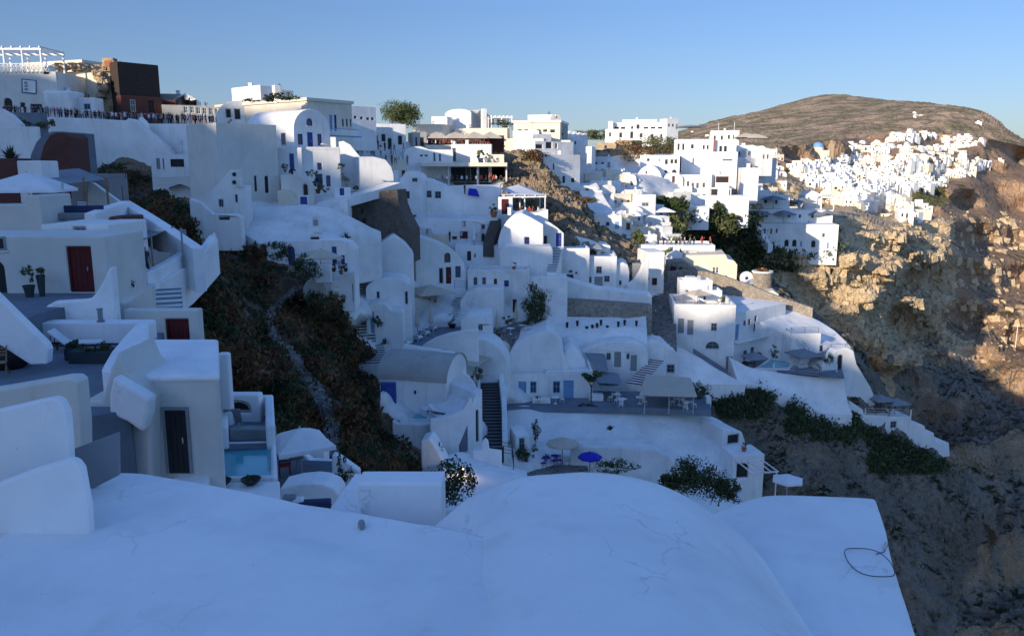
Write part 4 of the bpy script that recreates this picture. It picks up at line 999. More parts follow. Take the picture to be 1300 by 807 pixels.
b = MB(); [b.bar((.3 * math.cos(t), 0, .74 + .25 * math.sin(t)), (.3 * math.cos(t + .4), 0, .74 + .25 * math.sin(t + .4)), .03) for t in np.linspace(0, 2.8, 8)]; b.build('handle', M['black'], e)
tag(e, 'big round black basket beside the slanting white fin wall', 'basket')
e = empty('folding_chair', Pz(0, 478, zt1)[:], R(20))
for s in (-.22, .22):
    b = MB(); b.bar((s, -.3, 0), (s, .25, .95), .02); b.build('leg', M['wood'], e); b = MB(); b.bar((s, .3, 0), (s, -.2, .5), .02); b.build('leg', M['wood'], e)
b = MB(); b.box(-.22, .22, -.2, .18, .46, .48); b.build('seat', M['wood'], e); b = MB(); [b.box(-.22, .22, .12 + .02 * k, .14 + .02 * k, .65 + .1 * k, .70 + .1 * k) for k in range(3)]; b.build('backrest', M['wood'], e)
tag(e, 'wooden folding chair at the left edge beside the black basket', 'chair')
e = pot('two potted shrubs beside the cream wall, by the red door', Pz(38, 377, zt0), .22, .5, 'teal', True, ls=.09, ph=.8, n=220)
pot('dark potted cactus standing left of the red door', Pz(54, 376, zt0), .16, .9, 'teal', True, ls=.1, ph=.35, n=120)
post('slim dark chimney slot post on the rounded white wall', 128, 392, 408, 29.5, .09, 'grayint', 'flue', 'flue')
# house C
slab('near white house with a black doorway, left of the plunge pool', [(165,478),(277,478),(275,431),(162,431),(146,444)], 22, 6.5, 'bone', name='flat_roof_house', cat='house', bevel=.1, ops=[(205,516,246,600,'d:dark',0)])
slab('white flat roof crust of the near house', [(163,476),(279,476),(277,430),(160,430),(144,444)], 22, .22, 'near', name='roof_slab', cat='roof', bevel=.09, z=P(165,478,22).z + .06)
poly('beige buttress wall between the terrace and the near house', [(104,509),(128,509),(136,482),(147,452),(150,446),(163,474),(180,490),(192,508),(193,640),(104,640)], 21.4, 0, 2.2, 'bone', name='buttress', cat='wall', bevel=.1)
poly('white flaring hood projecting from the buttress wall', [(138,500),(143,478),(158,487),(190,506),(188,528),(181,550),(160,535),(138,526)], 20.9, 0, .5, 'near', name='plaster_hood', cat='wall', bevel=.1)
B('low white wall with a dark arched recess right of the near house', 283, 331, 501, 540, D=29, dep=.5, m='near', name='arch_wall', cat='wall', ops=[(285,508,319,524,'oa:dark')])
B('narrow white upstand beside the near house roof', 280, 294, 449, 520, D=27.5, dep=.35, m='near', name='upstand_wall', cat='wall')
slab('small sunken terrace with high white parapets behind the plunge pool', [(279,570),(350,566),(348,524),(281,527)], 26, 2.5, 'near', name='terrace', cat='terrace', par=.75, pw=.3, floor='slate', skip=(0,), pm='near')
zc = P(279, 570, 26).z
b = MB(); M0 = Matrix.Translation(Pz(296, 552, zc)) @ Matrix.Rotation(R(15), 4, 'Z')
e = empty('deck_chair', Pz(296, 552, zc)[:], R(10))
b = MB(); b.box(-.28, .28, -.35, .3, .32, .36); b.build('seat', M['greyc'], e); b = MB(); Mx = Matrix.Translation((0, .3, .34)) @ Matrix.Rotation(R(25), 4, 'X'); b.box(-.28, .28, 0, .05, 0, .65, 0, Mx); b.build('backrest', M['greyc'], e)
for sx in (-.27, .27):
    for y in (-.3, .3): b = MB(); b.bar((sx, y, 0), (sx, y, .55), .02); b.build('leg', M['steel'], e)
tag(e, 'grey deck chair on the sunken terrace behind the plunge pool', 'chair')
b = MB(); b.box(-.75, .75, -.25, .25, 0, .4); o = b.build('bench', M['greyw'], None, Pz(322, 556, zc)[:], bevel=.02); tag(o, 'long grey cushioned bench on the sunken terrace', 'bench')
zp = P(268, 612, 23.3).z
slab('turquoise plunge pool with a white rim', [(263,611),(351,609),(350,563),(272,565)], 0, 2.0, 'near', name='plunge_pool', cat='pool', par=.12, pw=.16, floor='water', z=zp, pm='near')
slab('white pool deck ledge carrying two planted bowls', [(252,640),(356,646),(355,610),(262,613)], 0, 3, 'near', name='pool_deck', cat='wall', z=zp + .1, bevel=.04)
for i, (x, y) in enumerate([(281, 617), (319, 615)]):
    p = Pz(x, y, zp + .1); p.z = zp + .1
    e = empty('planted_bowl', p[:]); b = MB(); b.lathe([(.1, 0), (.26, .12), (.31, .2), (.27, .2), (.2, .12)], 20, caps=True); b.build('bowl', M['black'], e, smooth=True)
    b = MB(); leafball(b, (0, 0, .27), (.16, .16, .12), 110, .07, clumps=5); b.build('succulent', [M['leaf'], M['redb']], e, fix=False)
    tag(e, ['left dark bowl of succulents on the pool ledge', 'right dark bowl of succulents on the pool ledge'][i], 'bowl')
slab('low white wedge wall in front of the black doorway', [(205,612),(262,588),(268,600),(250,640),(205,640)], 21.5, 1.6, 'near', name='wedge_wall', cat='wall')
# umbrella yard
zy = P(360, 612, 28.5).z
slab('dark floored courtyard under the white parasol', [(345,650),(440,650),(430,585),(345,582)], 0, 2.5, 'slate', name='courtyard', cat='terrace', z=zy, bevel=.02)
umbrella('square white parasol over the small courtyard right of the pool', 381, 561, 29.5, 2.15, 'canvas', 4, 2.1, .55, 30)
B('white stepped wall behind the small courtyard', 352, 424, 0, 604, D=32, dep=.5, m='near', name='courtyard_wall', cat='wall', prof=[(352,556),(372,560),(380,570),(394,585),(420,587),(424,590)], drop=1)
B('small white steps block at the back of the courtyard', 372, 412, 566, 592, D=33.5, dep=1, m='near', name='steps_block', cat='wall', ops=[(378,573,384,580,'o:dark'),(388,578,393,584,'o:dark'),(396,580,401,585,'o:dark')])
poly('white diagonal parapet descending to the parapet box', [(421,577),(428,578),(456,598),(456,640),(421,620)], 29, 0, .4, 'near', name='parapet', cat='parapet')
B('low curved white seat wall below the small courtyard', 355, 432, 0, 650, D=25, dep=1.1, m='near', name='seat_wall', cat='wall', prof=[(355,620),(375,615),(395,613),(412,615),(424,620),(430,628),(434,645)], drop=1, bevel=.12)
for i, (x, y, c) in enumerate([(368, 634, 'grayint'), (379, 637, 'canvas'), (400, 640, 'shirt_navy')]):
    box_at('cushion', ['blue grey cushion at the left end of the curved seat', 'pale cushion in the middle of the curved seat', 'long navy cushion on the curved seat'][i], 'cushion', P(x, y + 6, 23.6), [.4, .35, 1.0][i], .35, .3, R(8), c, .06)
e = put('chair_r', lambda: mk_chair('redb', 'redc'), P(362, 604, 29.2), R(200), 'dark red chair under the white parasol beside the pool', 'chair')
tree('small dark conifer in the corner of the courtyard', P(437, 625, 27.5), 1.5, (.32, .32, .75), 700, .08, ('leaf', 'dgreen'), 'conifer', .04)
put('table_s', lambda: mk_table('greyw', True, .5), P(378, 604, 29.4), 0, 'small grey table beneath the white parasol', 'table')
# ================================================================ left pergola terraces
umbrella('large white square canopy parasol on the upper left terrace', 36, 240, 46, 4.0, 'canvas', 4, 2.4, .9, 12)
B('white box wall behind the large canopy', 23, 54, 204, 224, D=53, dep=2, m='white', name='box_wall', cat='wall')
post('white post at the right corner of the large canopy', 83, 233, 274, 46, .07, 'steel', 'post', 'post')
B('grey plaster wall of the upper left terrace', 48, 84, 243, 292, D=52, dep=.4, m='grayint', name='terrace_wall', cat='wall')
poly('white diagonal wall sloping under the large canopy', [(40,243),(50,246),(66,262),(82,266),(84,290),(40,290)], 47, 0, .35, 'near', name='sloping_wall', cat='wall')
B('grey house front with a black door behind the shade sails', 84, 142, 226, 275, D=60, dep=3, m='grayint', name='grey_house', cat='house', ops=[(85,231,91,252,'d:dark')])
poly('white slanting wall beside the upper shade sail posts', [(112,231),(118,232),(154,258),(154,268),(110,268)], 56, 0, .4, 'near', name='sloping_wall', cat='wall')
sail('upper grey shade sail on the left terraces', [(38,219,56),(100,214,60),(136,228,53),(66,236,47)])
for x, a, b_, d, t in [(110,226,270,50,'thick pale post under the upper shade sail'),(138,226,262,52,'slim pale post right of the upper shade sail'),(157,236,260,54,'short thin post at the end of the upper terrace')]:
    post(t, x, a, b_, d, .07 if d < 54 else .04, 'wood')
for x, y, lb, w_, d in [(62,272,'long dark sofa along the upper left terrace',1.8,47),(98,280,'dark low daybed near the white roof edge',2.6,44)]:
    e = empty('sofa', P(x, y, d)[:], R(8)); b = MB(); b.box(-w_ / 2, w_ / 2, -.4, .4, .08, .42); b.build('seat', M['greyc'], e, bevel=.05); b = MB(); b.box(-w_ / 2, w_ / 2, .25, .42, .42, .8); b.build('backrest', M['shirt_navy'], e, bevel=.05); tag(e, lb, 'sofa')
path('white parapet running across above the red brown box', [(114,272,43),(140,262,46),(160,256,50)], .6, 'near', 'parapet', 2.2, cat='parapet')
path('long white parapet descending right from the upper shade sails', densify([(160,257,50),(185,272,48),(212,289,46),(252,316,44)], 3), .7, 'near', 'parapet', 2.4, cat='parapet')
B('red brown plaster box between the two shade sails', 146, 168, 274, 288, D=45, dep=1.5, m='redb', name='brown_box', cat='wall')
B('dark red rounded wall end beside the white upper storey', 138, 146, 275, 300, D=41, dep=1, m='redb', name='wall_end', cat='wall', bevel=.2)
sail('lower grey shade sail on the left terraces', [(140,299,42),(170,284,50),(222,288,48),(182,305,40)])
for x, a, b_, d, t in [(178,303,344,41,'pale post under the near corner of the lower shade sail'),(195,292,342,42,'dark post in the middle of the lower shade sail'),(221,288,320,46,'leaning dark post at the right end of the lower sail'),(233,290,332,44,'dark post standing by the outer parapet')]:
    post(t, x, a, b_, d, .05, 'wood' if 'pale' in t else 'greyw')
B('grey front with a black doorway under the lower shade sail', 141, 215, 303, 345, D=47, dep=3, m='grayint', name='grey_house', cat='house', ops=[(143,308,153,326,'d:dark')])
poly('white sloping wall under the lower shade sail', [(160,300),(170,306),(200,320),(216,322),(216,345),(160,345)], 45, 0, .35, 'near', name='sloping_wall', cat='wall')
poly('white curved wall at the foot of the lower terrace', [(141,318),(152,326),(168,334),(186,338),(186,350),(141,350)], 42, 0, .35, 'near', name='sloping_wall', cat='wall')
path('white outer parapet of the lower left terrace', [(181,348,39),(200,339,41),(217,330,43),(232,320,45)], .45, 'near', 'parapet', 2.0, cat='parapet')
path('white parapet beside the steps, left of the scrub slope', densify([(158,384,35),(178,372,37),(194,361,39),(196,360,40)],2), .5, 'near', 'parapet', 2.2, cat='parapet')
path('outermost white parapet ending at the scrub slope', densify([(194,361,40),(215,350,42),(236,337,45),(252,324,48),(272,304,51)],2), .5, 'near', 'parapet', 2.2, cat='parapet')
path('short white parapet spur above the scrub slope', [(244,330,47),(258,316,49),(270,300,51),(272,296,51)], .5, 'near', 'parapet', 1.6, cat='parapet')
stairs('grey steps between white parapets beside the scrub slope', (212, 396), (212, 366), 1.3, 5, 'slate', Da=34, Db=39, zd=2, edge='near')
B('pale wall with a dark red shutter in front of the scrub slope', 160, 255, 393, 440, D=31.5, dep=.5, m='bone', name='shutter_wall', cat='wall', ops=[(209,405,241,432,'d:red')], drop=1.5)
B('curved pale wall beside the steps above the dark red shutter', 158, 196, 0, 400, D=34, dep=.4, m='bone', name='terrace_wall', cat='wall', prof=[(150,382),(160,384),(180,370),(193,361),(194,396)], drop=.5)
shrub('green shrub between the white parapet and the grey doorway', P(150, 375, 36), (.8, .6, .5), 700, .1)
person(0, P(187, 356, 40), R(60), 'on the lower left terrace', s=1)
put('table_w', lambda: mk_table('white', False, .7), P(178, 362, 38), .3, 'white table by the person on the lower left terrace', 'table')
put('chair_w', lambda: mk_chair('canvas', 'canvas'), P(170, 360, 38), 1.2, 'white chair beside the table on the lower left terrace', 'chair')
put('chair_w', None, P(104, 276, 47), .2, 'white chair on the upper left terrace near the pale post', 'chair')
# upper left shell etc
B('dark slate half dome wall at the upper left', 36, 80, 0, 224, D=67, dep=5, m='slate', name='vaulted_shed', cat='shed', prof=[(36,218),(39,196),(46,180),(55,171),(66,167),(80,167)], drop=2)
B('dark red brown arched cave front at the upper left', 50, 88, 0, 224, D=64, dep=3, m='redb', name='vaulted_shed', cat='shed', prof=[(50,205),(55,185),(63,172),(72,168),(82,169),(87,174),(88,190)], drop=2)
B('small dark brown block at the far left edge of the upper terraces', -30, 23, 201, 226, D=60, dep=2, m='redb', name='brown_block', cat='wall')
B('white garden wall behind the slate half dome', -90, 52, 161, 212, D=84, dep=.6, m='white', name='garden_wall', cat='wall', drop=4)
B('white sloping shoulder wall at the far left below the cafe', -90, 30, 0, 166, D=100, dep=1, m='white', name='garden_wall', cat='wall', prof=[(-90,128),(0,138),(14,146),(26,158)], drop=6)
agave('dark spiky plant at the far left beside the white wall', P(14, 204, 62), 1.2, 60, 'dgreen', name='spiky_plant', w_=.08)
B('dark planter wall below the cafe', 16, 54, 143, 166, D=112, dep=1.5, m='slate', name='planter_wall', cat='wall', drop=5)
shrub('dark shrub in front of the planter wall', P(25, 163, 104), (1.7, .8, .7), 600, .2, ('dgreen', 'leaf'))
shrub('yellow green shrub right of the planter wall', P(58, 163, 110), (1.6, .8, .8), 600, .2, ('leaf2', 'leaf2'))
shrub('bush with thin twigs beside the dark red cave front', P(97, 212, 76), (1.1, .9, 1.7), 1200, .16, ('dgreen', 'dry'))
B('broad smooth white retaining wall below the promenade', 50, 232, 0, 218, D=122, yaw=6, dep=3, m='white', name='retaining_wall', cat='wall', prof=[(50,148),(100,150),(160,153),(163,150),(167,151),(178,160),(195,174),(207,184),(218,197),(228,210)], drop=7)
B('second white retaining wall behind, right of the ramp', 168, 262, 157, 218, D=128, yaw=6, dep=3, m='white', name='retaining_wall', cat='wall', drop=7)
B('white ramp wall with a rounded head beside the promenade', 176, 188, 0, 175, D=126, dep=.6, m='white', name='ramp_wall', cat='wall', prof=[(176,150),(179,148),(184,153),(188,158)], drop=1)
post('slim white closed parasol-like pillar against the lit wall', 245, 181, 199, 112, .35, 'canvas', 'closed_parasol', 'parasol')
# ================================================================ ridge at the upper left
B('beige cafe building with a framed portrait sign', -90, 76, 91, 146, D=140, dep=14, m='bone', name='cafe_building', cat='building', ops=[(4,124,17,141,'oa:dark'),(25,130,33,141,'o:dark'),(57,129,69,142,'oa:dark'),(38,132,54,141,'o:greyw')], bevel=.3)
q = LAST; V = lambda px, py, off=0.: onplane(px, py, q['P0'] + q['n'] * off, q['n'])
e = empty('framed_sign', V(36, 109, .1)[:]); 
b = MB(); b.prism([V(27.5, 100, .05) - e.location, V(46, 102, .05) - e.location, V(46.5, 119.5, .05) - e.location, V(28, 118, .05) - e.location], q['n'] * .1); b.build('frame', M['blue'], e)
b = MB(); b.prism([V(28.6, 101.3, .16) - e.location, V(45, 103, .16) - e.location, V(45.4, 118.3, .16) - e.location, V(29.1, 117, .16) - e.location], q['n'] * .03); b.build('board', M['white'], e)
b = MB()
for pts in ([(30.5,104),(34,103.5),(35,106),(33,108),(31,107)], [(31,108.5),(36,108),(34.5,111),(31.5,111)], [(31,112),(35,112),(36,114.5),(32,115.5)]):
    b.prism([V(x, y, .2) - e.location for x, y in pts], q['n'] * .02)
b.build('emblem', M['greyw'], e); tag(e, 'white sign board with a blue frame on the cafe front', 'sign')
B('pale blue grey annex stepping down right of the cafe', 57, 92, 115, 146, D=139, dep=5, m='white', name='annex', cat='building', bevel=.3)
B('low white wall with a small window in front of the yellow ruin', 76, 122, 124, 148, D=141, dep=3, m='white', name='garden_wall', cat='wall', ops=[(106,132,115,139,'w:lblue')])
b = MB(); pts = []
for x in (0, 1): pass
z_ = P(0, 92, 140).z
def rz_(x): return P(x, 92, 140)
r_ = empty('roof_railing', (0, 0, 0)); b = MB()
for k in range(-3, 11):
    xa, xb = k * 5.4, k * 5.4 + 5.4; A_ = P(xa, 91, 139.6); C_ = P(xb, 91, 139.6); A_.z = C_.z = z_; T_ = Vector((0, 0, 1.35))
    b.beam(A_, C_ + T_, .1, .1); b.beam(C_, A_ + T_, .1, .1); b.beam(A_, A_ + T_, .14, .14); b.beam(A_ + T_, C_ + T_, .12, .12)
b.build('lattice', M['white'], r_); tag(r_, 'white crossed lattice railing along the cafe roof terrace', 'railing')
pergola('white beamed pergola on the cafe roof terrace', -40, 54, 61, 91, 142, 7, 'white', 0, nb=9, posts=5, th=.35)
B('white chimney block at the right end of the cafe roof', 55, 63, 83, 95, D=140, dep=2, m='white', name='chimney_block', cat='chimney', drop=0)
# yellow ruined house & dark ruin
B('sunlit yellow plaster wall of a ruined mansion', 62, 127, 92, 146, D=152, yaw=-14, dep=3, m='cream', name='ruined_wall', cat='ruin', ops=[(100,120,114,126,'o:cream')], bevel=.2)
B('long flat roofed block behind the rubble topped ruin', 30, 108, 80, 120, D=170, yaw=-20, dep=8, m='cream', name='flat_block', cat='building')
b = MB(); rr = random.Random(3)
def rubble(label, line, D, n, size, m='ochre', thick=2.5):
    b = MB()
    for _ in range(n):
        t = rr.random() * (len(line) - 1); i = int(t); f = t - i; x = line[i][0] + (line[i + 1][0] - line[i][0]) * f; y = line[i][1] + (line[i + 1][1] - line[i][1]) * f
        c = P(x + rr.uniform(-2.5, 2.5), y + rr.uniform(-3, 4), D + rr.uniform(-1, thick)); s = size * rr.uniform(.5, 1.4)
        Mx = Matrix.Translation(c) @ Matrix.Rotation(rr.uniform(0, 3), 4, 'Z') @ Matrix.Rotation(rr.uniform(-.6, .6), 4, 'X')
        b.box(-s, s, -s * .7, s * .7, -s * .6, s * .6, 0, Mx)
    return tag(b.build('rubble', M[m], bevel=.12), label, 'rubble', None, 'stuff')
rubble('jagged rubble along the broken top of the ruin', [(66,88),(80,85),(95,84),(110,87),(125,90),(135,88),(152,83)], 150, 150, .55)
rubble('crumbling rubble edge between the yellow wall and the brown front', [(120,92),(128,98),(133,106),(131,114),(128,122)], 148.5, 90, .5)
B('brown ruined stone front with an arched window', 127, 156, 90, 150, D=149, yaw=0, dep=9, m='ochre', name='ruined_house', cat='ruin', ops=[(139,99,152,116,'oa:dark'),(143,124,151,142,'d:dwood')], bevel=.1)
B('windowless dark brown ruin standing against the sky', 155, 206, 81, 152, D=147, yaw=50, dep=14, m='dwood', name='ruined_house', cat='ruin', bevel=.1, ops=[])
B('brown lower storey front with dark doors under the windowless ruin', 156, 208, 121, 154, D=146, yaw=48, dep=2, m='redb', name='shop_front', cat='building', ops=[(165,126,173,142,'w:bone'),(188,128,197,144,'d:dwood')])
e = empty('brick_chimney', (0, 0, 0)); a_ = P(130, 86, 149); b = MB(); b.box(a_.x, a_.x + 2.1, a_.y, a_.y + 1.6, a_.z - 1, a_.z + 1.7); b.build('stack', M['ochre'], e, bevel=.15)
b = MB(); b.box(a_.x + .45, a_.x + 1.7, a_.y - .06, a_.y + .1, a_.z + .1, a_.z + 1.2); b.build('brick_panel', M['terra'], e); tag(e, 'stone chimney stack with a red brick panel on top of the ruin', 'chimney')
B('grey roofed cafe with a row of dark windows on the ridge', 207, 290, 133, 158, D=150, yaw=20, dep=8, m='grey', name='cafe_building', cat='building', ops=[(233,135,239,144,'w:white'),(241,135,247,144,'w:white'),(249,136,255,145,'w:white'),(257,137,263,145,'w:white'),(265,137,271,146,'w:white'),(273,138,279,147,'w:white')])
B('white gabled house with small dark windows behind the ridge cafe', 222, 250, 118, 135, D=156, yaw=15, dep=8, m='white', shape='gable', rise=7, ops=[(234,120,239,127,'w:greyw'),(241,122,245,128,'w:greyw')], name='gabled_house')
B('low grey roofed shed right of the windowless ruin', 206, 232, 119, 155, D=158, yaw=10, dep=6, m='grey', name='shed', cat='building')
B('brown wall beneath the grey roofed shed', 208, 225, 127, 156, D=153, yaw=10, dep=2, m='redb', name='wall', cat='wall')
B('white house with a grey door and a dark shed front below the second retaining wall', 194, 248, 199, 236, D=104, yaw=6, dep=4, m='white', name='white_house', ops=[(198,201,204,215,'d:greyw'),(206,201,209,215,'w:white'),(216,202,234,212,'o:dwood')])
sail('sand coloured shade sail in front of the dark shed', [(196,226,99),(248,224,101),(244,232,95),(200,236,94)], 'beige', sag=.2)
B('plain white yard wall stepping down beside the tall white house', 214, 252, 0, 256, D=96, yaw=4, dep=1, m='white', name='yard_wall', cat='wall', prof=[(214,238),(226,234),(240,238),(252,246)])
# crowd on the promenade
rp = random.Random(5); cnt = 0
for k in range(112):
    x = 6 + k * 2.47 + rp.uniform(-1.5, 1.5); row = rp.choice([0, 0, 1, 2]); D_ = 131 + row * 2.5 + rp.uniform(0, 1.6); y = pl([(0,146),(60,148),(160,155),(280,158)], x) + 1.5
    if 34 < x < 40: continue
    p = P(x, y, D_); i = rp.choice([0, 0, 2, 2, 5, 4, 1, 3, 6, 7, 2, 0])
    if k == 2: i = 3
    if k == 10: i = 11
    lb = None
    person(i, p, rp.uniform(0, 6.28), 'in the crowd along the ridge promenade', group='people crowded along the ridge promenade', s=rp.uniform(.95, 1.1))
# ================================================================ church quarter (upper centre left)
B('cream mansion with a peach cornice and pale blue balcony door', 392, 448, 125, 178, D=120, yaw=52, m='cream', xl=276, name='mansion', cat='house', cornice='cream', ops=[(418,146,422.5,167,'d:lblue'),(424,146,428,167,'d:blue'),(434,151,437,161,'w:greyw'),(439,151,442,161,'w:greyw'),(444,151,446.5,161,'w:greyw')], drop=4)
B('white box shaped attic on top of the cream mansion', 331, 352, 108, 126, D=131, yaw=50, xl=294, m='white', name='attic', drop=1)
B('low grey white parapet stepping behind the attic', 352, 373, 113, 126, D=133, yaw=50, xl=340, m='white', name='parapet', cat='parapet', drop=1)
B('little white chimney block beside the attic', 349, 357, 108, 120, D=129, yaw=40, dep=1, m='white', name='chimney_block', cat='chimney', drop=1)
B('pale blue grey building at the right end of the cream mansion', 447, 478, 137, 172, D=140, yaw=45, dep=10, m='white', name='flat_roof_house', ops=[(449,147,453,151,'o:dark'),(457,148,461,152,'o:dark'),(465,149,469,153,'o:dark'),(471,149,475,153,'o:dark')])
B('grey white vaulted roof behind the cafe front', 277, 330, 127, 162, D=128, yaw=22, dep=9, m='white2', shape='vault', rise=18, name='vaulted_house', ops=[(286,138,294,150,'o:dark'),(297,138,306,152,'o:dark'),(311,140,319,152,'w:greyw')])
B('white building with a tall plain grey wall and two blind arches', 281, 356, 160, 264, D=86, yaw=48, xl=240, m='bone', name='tall_white_house', ops=[(322,222,328,244,'oa:white'),(335,222,343,246,'oa:white')], drop=3)
B('church like white house with a barrel vault and blue framed windows', 374, 420, 137, 195, D=99, yaw=50, xl=312, m='white', shape='vault', rise=26, name='barrel_vaulted_house', drop=4, ops=[(389,150,397,160,'wa:blue'),(378,170,385,184,'w:blue'),(390,168,398,190,'d:blue'),(403,170,409,185,'w:blue')], sops=[(357,169,363,184,'w:blue')])
B('white lower house with one blue door beneath the barrel vault', 356, 386, 191, 262, D=93, yaw=8, dep=5, m='white', name='lower_house', ops=[(367,195,374,217,'d:blue')])
B('white lower house with three small blue windows beneath the barrel vault', 385, 434, 190, 252, D=94, yaw=25, dep=6, m='white', name='lower_house', ops=[(403,207,409,216,'w:blue'),(402,221,410,238,'d:blue'),(414,223,420,237,'w:blue')])
B('small lit white pillar on the terrace of the barrel vaulted house', 420, 427, 174, 192, D=97, yaw=10, dep=1.5, m='white', name='pillar', cat='wall')
B('curved white wall catching the sun right of the barrel vault', 430, 462, 0, 215, D=103, yaw=5, dep=1, m='white', name='curved_wall', cat='wall', prof=[(430,180),(436,179),(445,184),(452,193),(458,200),(462,203)])
B('white garden wall right of the barrel vaulted house', 455, 500, 199, 245, D=98, yaw=25, dep=3, m='white', name='garden_wall', cat='wall', prof=[(455,199),(475,199),(490,203),(497,212),(500,222)])
B('white street wall behind the crowded lane', 431, 500, 160, 205, D=152, yaw=30, dep=6, m='white2', name='street_house', cat='house', ops=[(464,168,469,175,'w:greyw'),(473,172,480,180,'w:greyw'),(484,170,490,180,'o:dark'),(492,175,498,190,'o:dark')])
B('white flat house left of the round tree', 478, 516, 157, 190, D=160, yaw=25, dep=6, m='white', name='flat_roof_house', ops=[(486,162,498,166,'o:dark'),(505,172,511,184,'o:dark')])
r_ = empty('balcony', (0, 0, 0)); A_ = P(414, 172, 113); C_ = P(455, 174, 119); C_.z = A_.z; b = MB(); b.beam(A_, C_, 1.2, .15); b.build('balcony_floor', M['lblue'], r_)
b = MB(); up = Vector((0, 0, 1.0)); L_ = (C_ - A_).length; b.beam(A_ + up, C_ + up, .08, .08)
for k in range(26): q_ = A_ + (C_ - A_) * (k / 25); b.beam(q_, q_ + up, .05, .05)
b.build('railing', M['lblue'], r_); tag(r_, 'light blue balcony on the shaded side of the cream mansion', 'balcony')
B('cream domed porch wall under the barrel vaulted house', 352, 380, 0, 264, D=87, yaw=10, dep=3, m='cream', name='porch_wall', cat='wall', prof=[(352,242),(358,241),(366,242),(373,248),(378,256)])
B('white curved porch wall with an arched doorway', 356, 398, 0, 262, D=89, yaw=10, dep=3, m='bone', name='porch_wall', cat='wall', prof=[(356,222),(370,222),(385,227),(394,232),(398,238)], ops=[(384,233,392,252,'oa:dark')])
B('white garden wall with a blue gate above the plastered roof', 378, 392, 248, 262, D=85, yaw=0, dep=.4, m='white', name='gate_wall', cat='wall', ops=[(381,250,390,261,'d:blue')])
B('second blue gate in the white wall near the stone wall', 424, 445, 238, 252, D=92, yaw=0, dep=.4, m='white', name='gate_wall', cat='wall', ops=[(431,239,437,248,'d:blue')])
B('triangular white stair wall left of the blind arches', 258, 298, 0, 264, D=80, yaw=0, dep=2, m='white', name='stair_wall', cat='wall', prof=[(258,258),(262,250),(278,232),(292,216),(298,216)], ops=[(277,253,284,263,'w:greyw')])
B('low white house with a small window left of the porch', 297, 312, 236, 262, D=79, yaw=0, dep=2, m='white', name='small_house', ops=[(298,247,302,257,'w:greyw')])
B('white yard wall with a dark blue tank recess', 240, 306, 0, 285, D=76, yaw=0, dep=1, m='white', name='yard_wall', cat='wall', prof=[(240,252),(255,258),(270,272),(300,272),(306,276)], ops=[(277,275,292,280,'o:dark')])
ac('air conditioner on the upper tier beside the blind arch wall', P(300, 226, 79)); ac('air conditioner on the lower tier beside the blind arch wall', P(300, 236, 78.5))
pot('tall potted palm in the church house courtyard', P(404, 246, 88), .3, .5, 'redb', ls=.3, ph=1.5, n=200)
for i, (x, y, s) in enumerate([(362, 218, .5), (371, 221, .4), (396, 224, .6), (412, 243, .5), (440, 236, .9), (452, 241, .4), (434, 215, .5)]):
    shrub(['shrub beside the blue door of the lower house', 'small pot shrub under the blue door', 'shrub right of the arched porch', 'tiny shrub by the three blue windows', 'large green shrub against the white garden wall', 'little shrub right of the second blue gate', 'dark shrub below the curved sunlit wall'][i], P(x, y, 89 if x < 430 else 94), (s, s, s * .9), 260, .12)
tree('round olive green tree standing on the ridge against the sky', P(510, 168, 175), 6.3, (4.4, 4.0, 2.7), 9000, .27, ('leaf2', 'leaf'), 'tree', .3, 3.9)
shrub('green creeper on the roof of the cream mansion', P(354, 130, 117), (2.6, 1.2, .8), 900, .25, ('leaf2', 'leaf'))
shrub('small creeper at the left end of the mansion roof', P(320, 130, 117), (1.5, .8, .35), 300, .2, ('leaf2', 'dry'))
rp = random.Random(9)
for k in range(34):
    x = rp.uniform(444, 522); y = rp.uniform(184, 200) if x < 490 else rp.uniform(192, 214)
    person(rp.choice([0, 2, 5, 4, 1, 6, 2]), P(x, y, 147 - (y - 190) * .3 - (x > 490) * 3), rp.uniform(0, 6), 'in the busy lane below the round tree', group='people walking down the busy lane', s=1.05)
# ---- big plastered roof with lantern
plaster('large weathered white plastered roof below the church quarter', [
 [(282,270,83),(320,262,84),(360,260.5,84.5),(405,261,84.5),(440,273,85),(468,287,86.5),(483,294,87.5)],
 [(298,288,79.5),(330,284,80),(365,284,80.5),(405,286,81),(440,290,83),(465,298,85),(484,302,86.5)],
 [(330,310,76),(345,307,77),(370,305,77.5),(405,304,78),(430,305,80),(449,311,83),(481,307,86)]], 4, 70, 34, .10, .5, 'white2')
B('white house front with a blue arched door under the plastered roof', 338, 451, 0, 350, D=76, yaw=3, dep=3, drop=1, m='white', name='cave_house', prof=[(338,312),(360,307),(400,305),(432,305),(443,309),(450,317),(450,330)], ops=[(365,313,375,338,'da:blue'),(421,313,428,336,'d:blue'),(414,321,419,329,'w:greyw'),(433,324,438,340,'d:blue')], bevel=.12)
e = empty('roof_lantern', P(402, 291, 79)[:]); b = MB(); b.box(-.35, .35, -.3, .3, -.3, 1.2); b.build('shaft', M['white2'], e, bevel=.08); b = MB(); b.box(-.22, .22, -.32, -.28, .35, .95); b.build('grille', M['greyw'], e); b = MB(); b.lathe([(.42, 1.2), (.3, 1.4), (.05, 1.7)], 8); b.build('cap', M['white2'], e); tag(e, 'little white lantern chimney on the plastered roof', 'chimney')
e = empty('roof_vent', P(401, 302, 77.5)[:]); b = MB(); b.box(-.5, .5, -.3, .3, -.2, .35); b.build('hood', M['white2'], e, bevel=.05); b = MB(); b.box(-.4, .4, -.33, -.29, -.1, .12); b.build('slot', M['dark'], e); tag(e, 'low white vent hood below the lantern chimney', 'vent')
agave('spiky agave growing on the edge of the plastered roof', P(440, 304, 81), .9, 40, 'leaf')
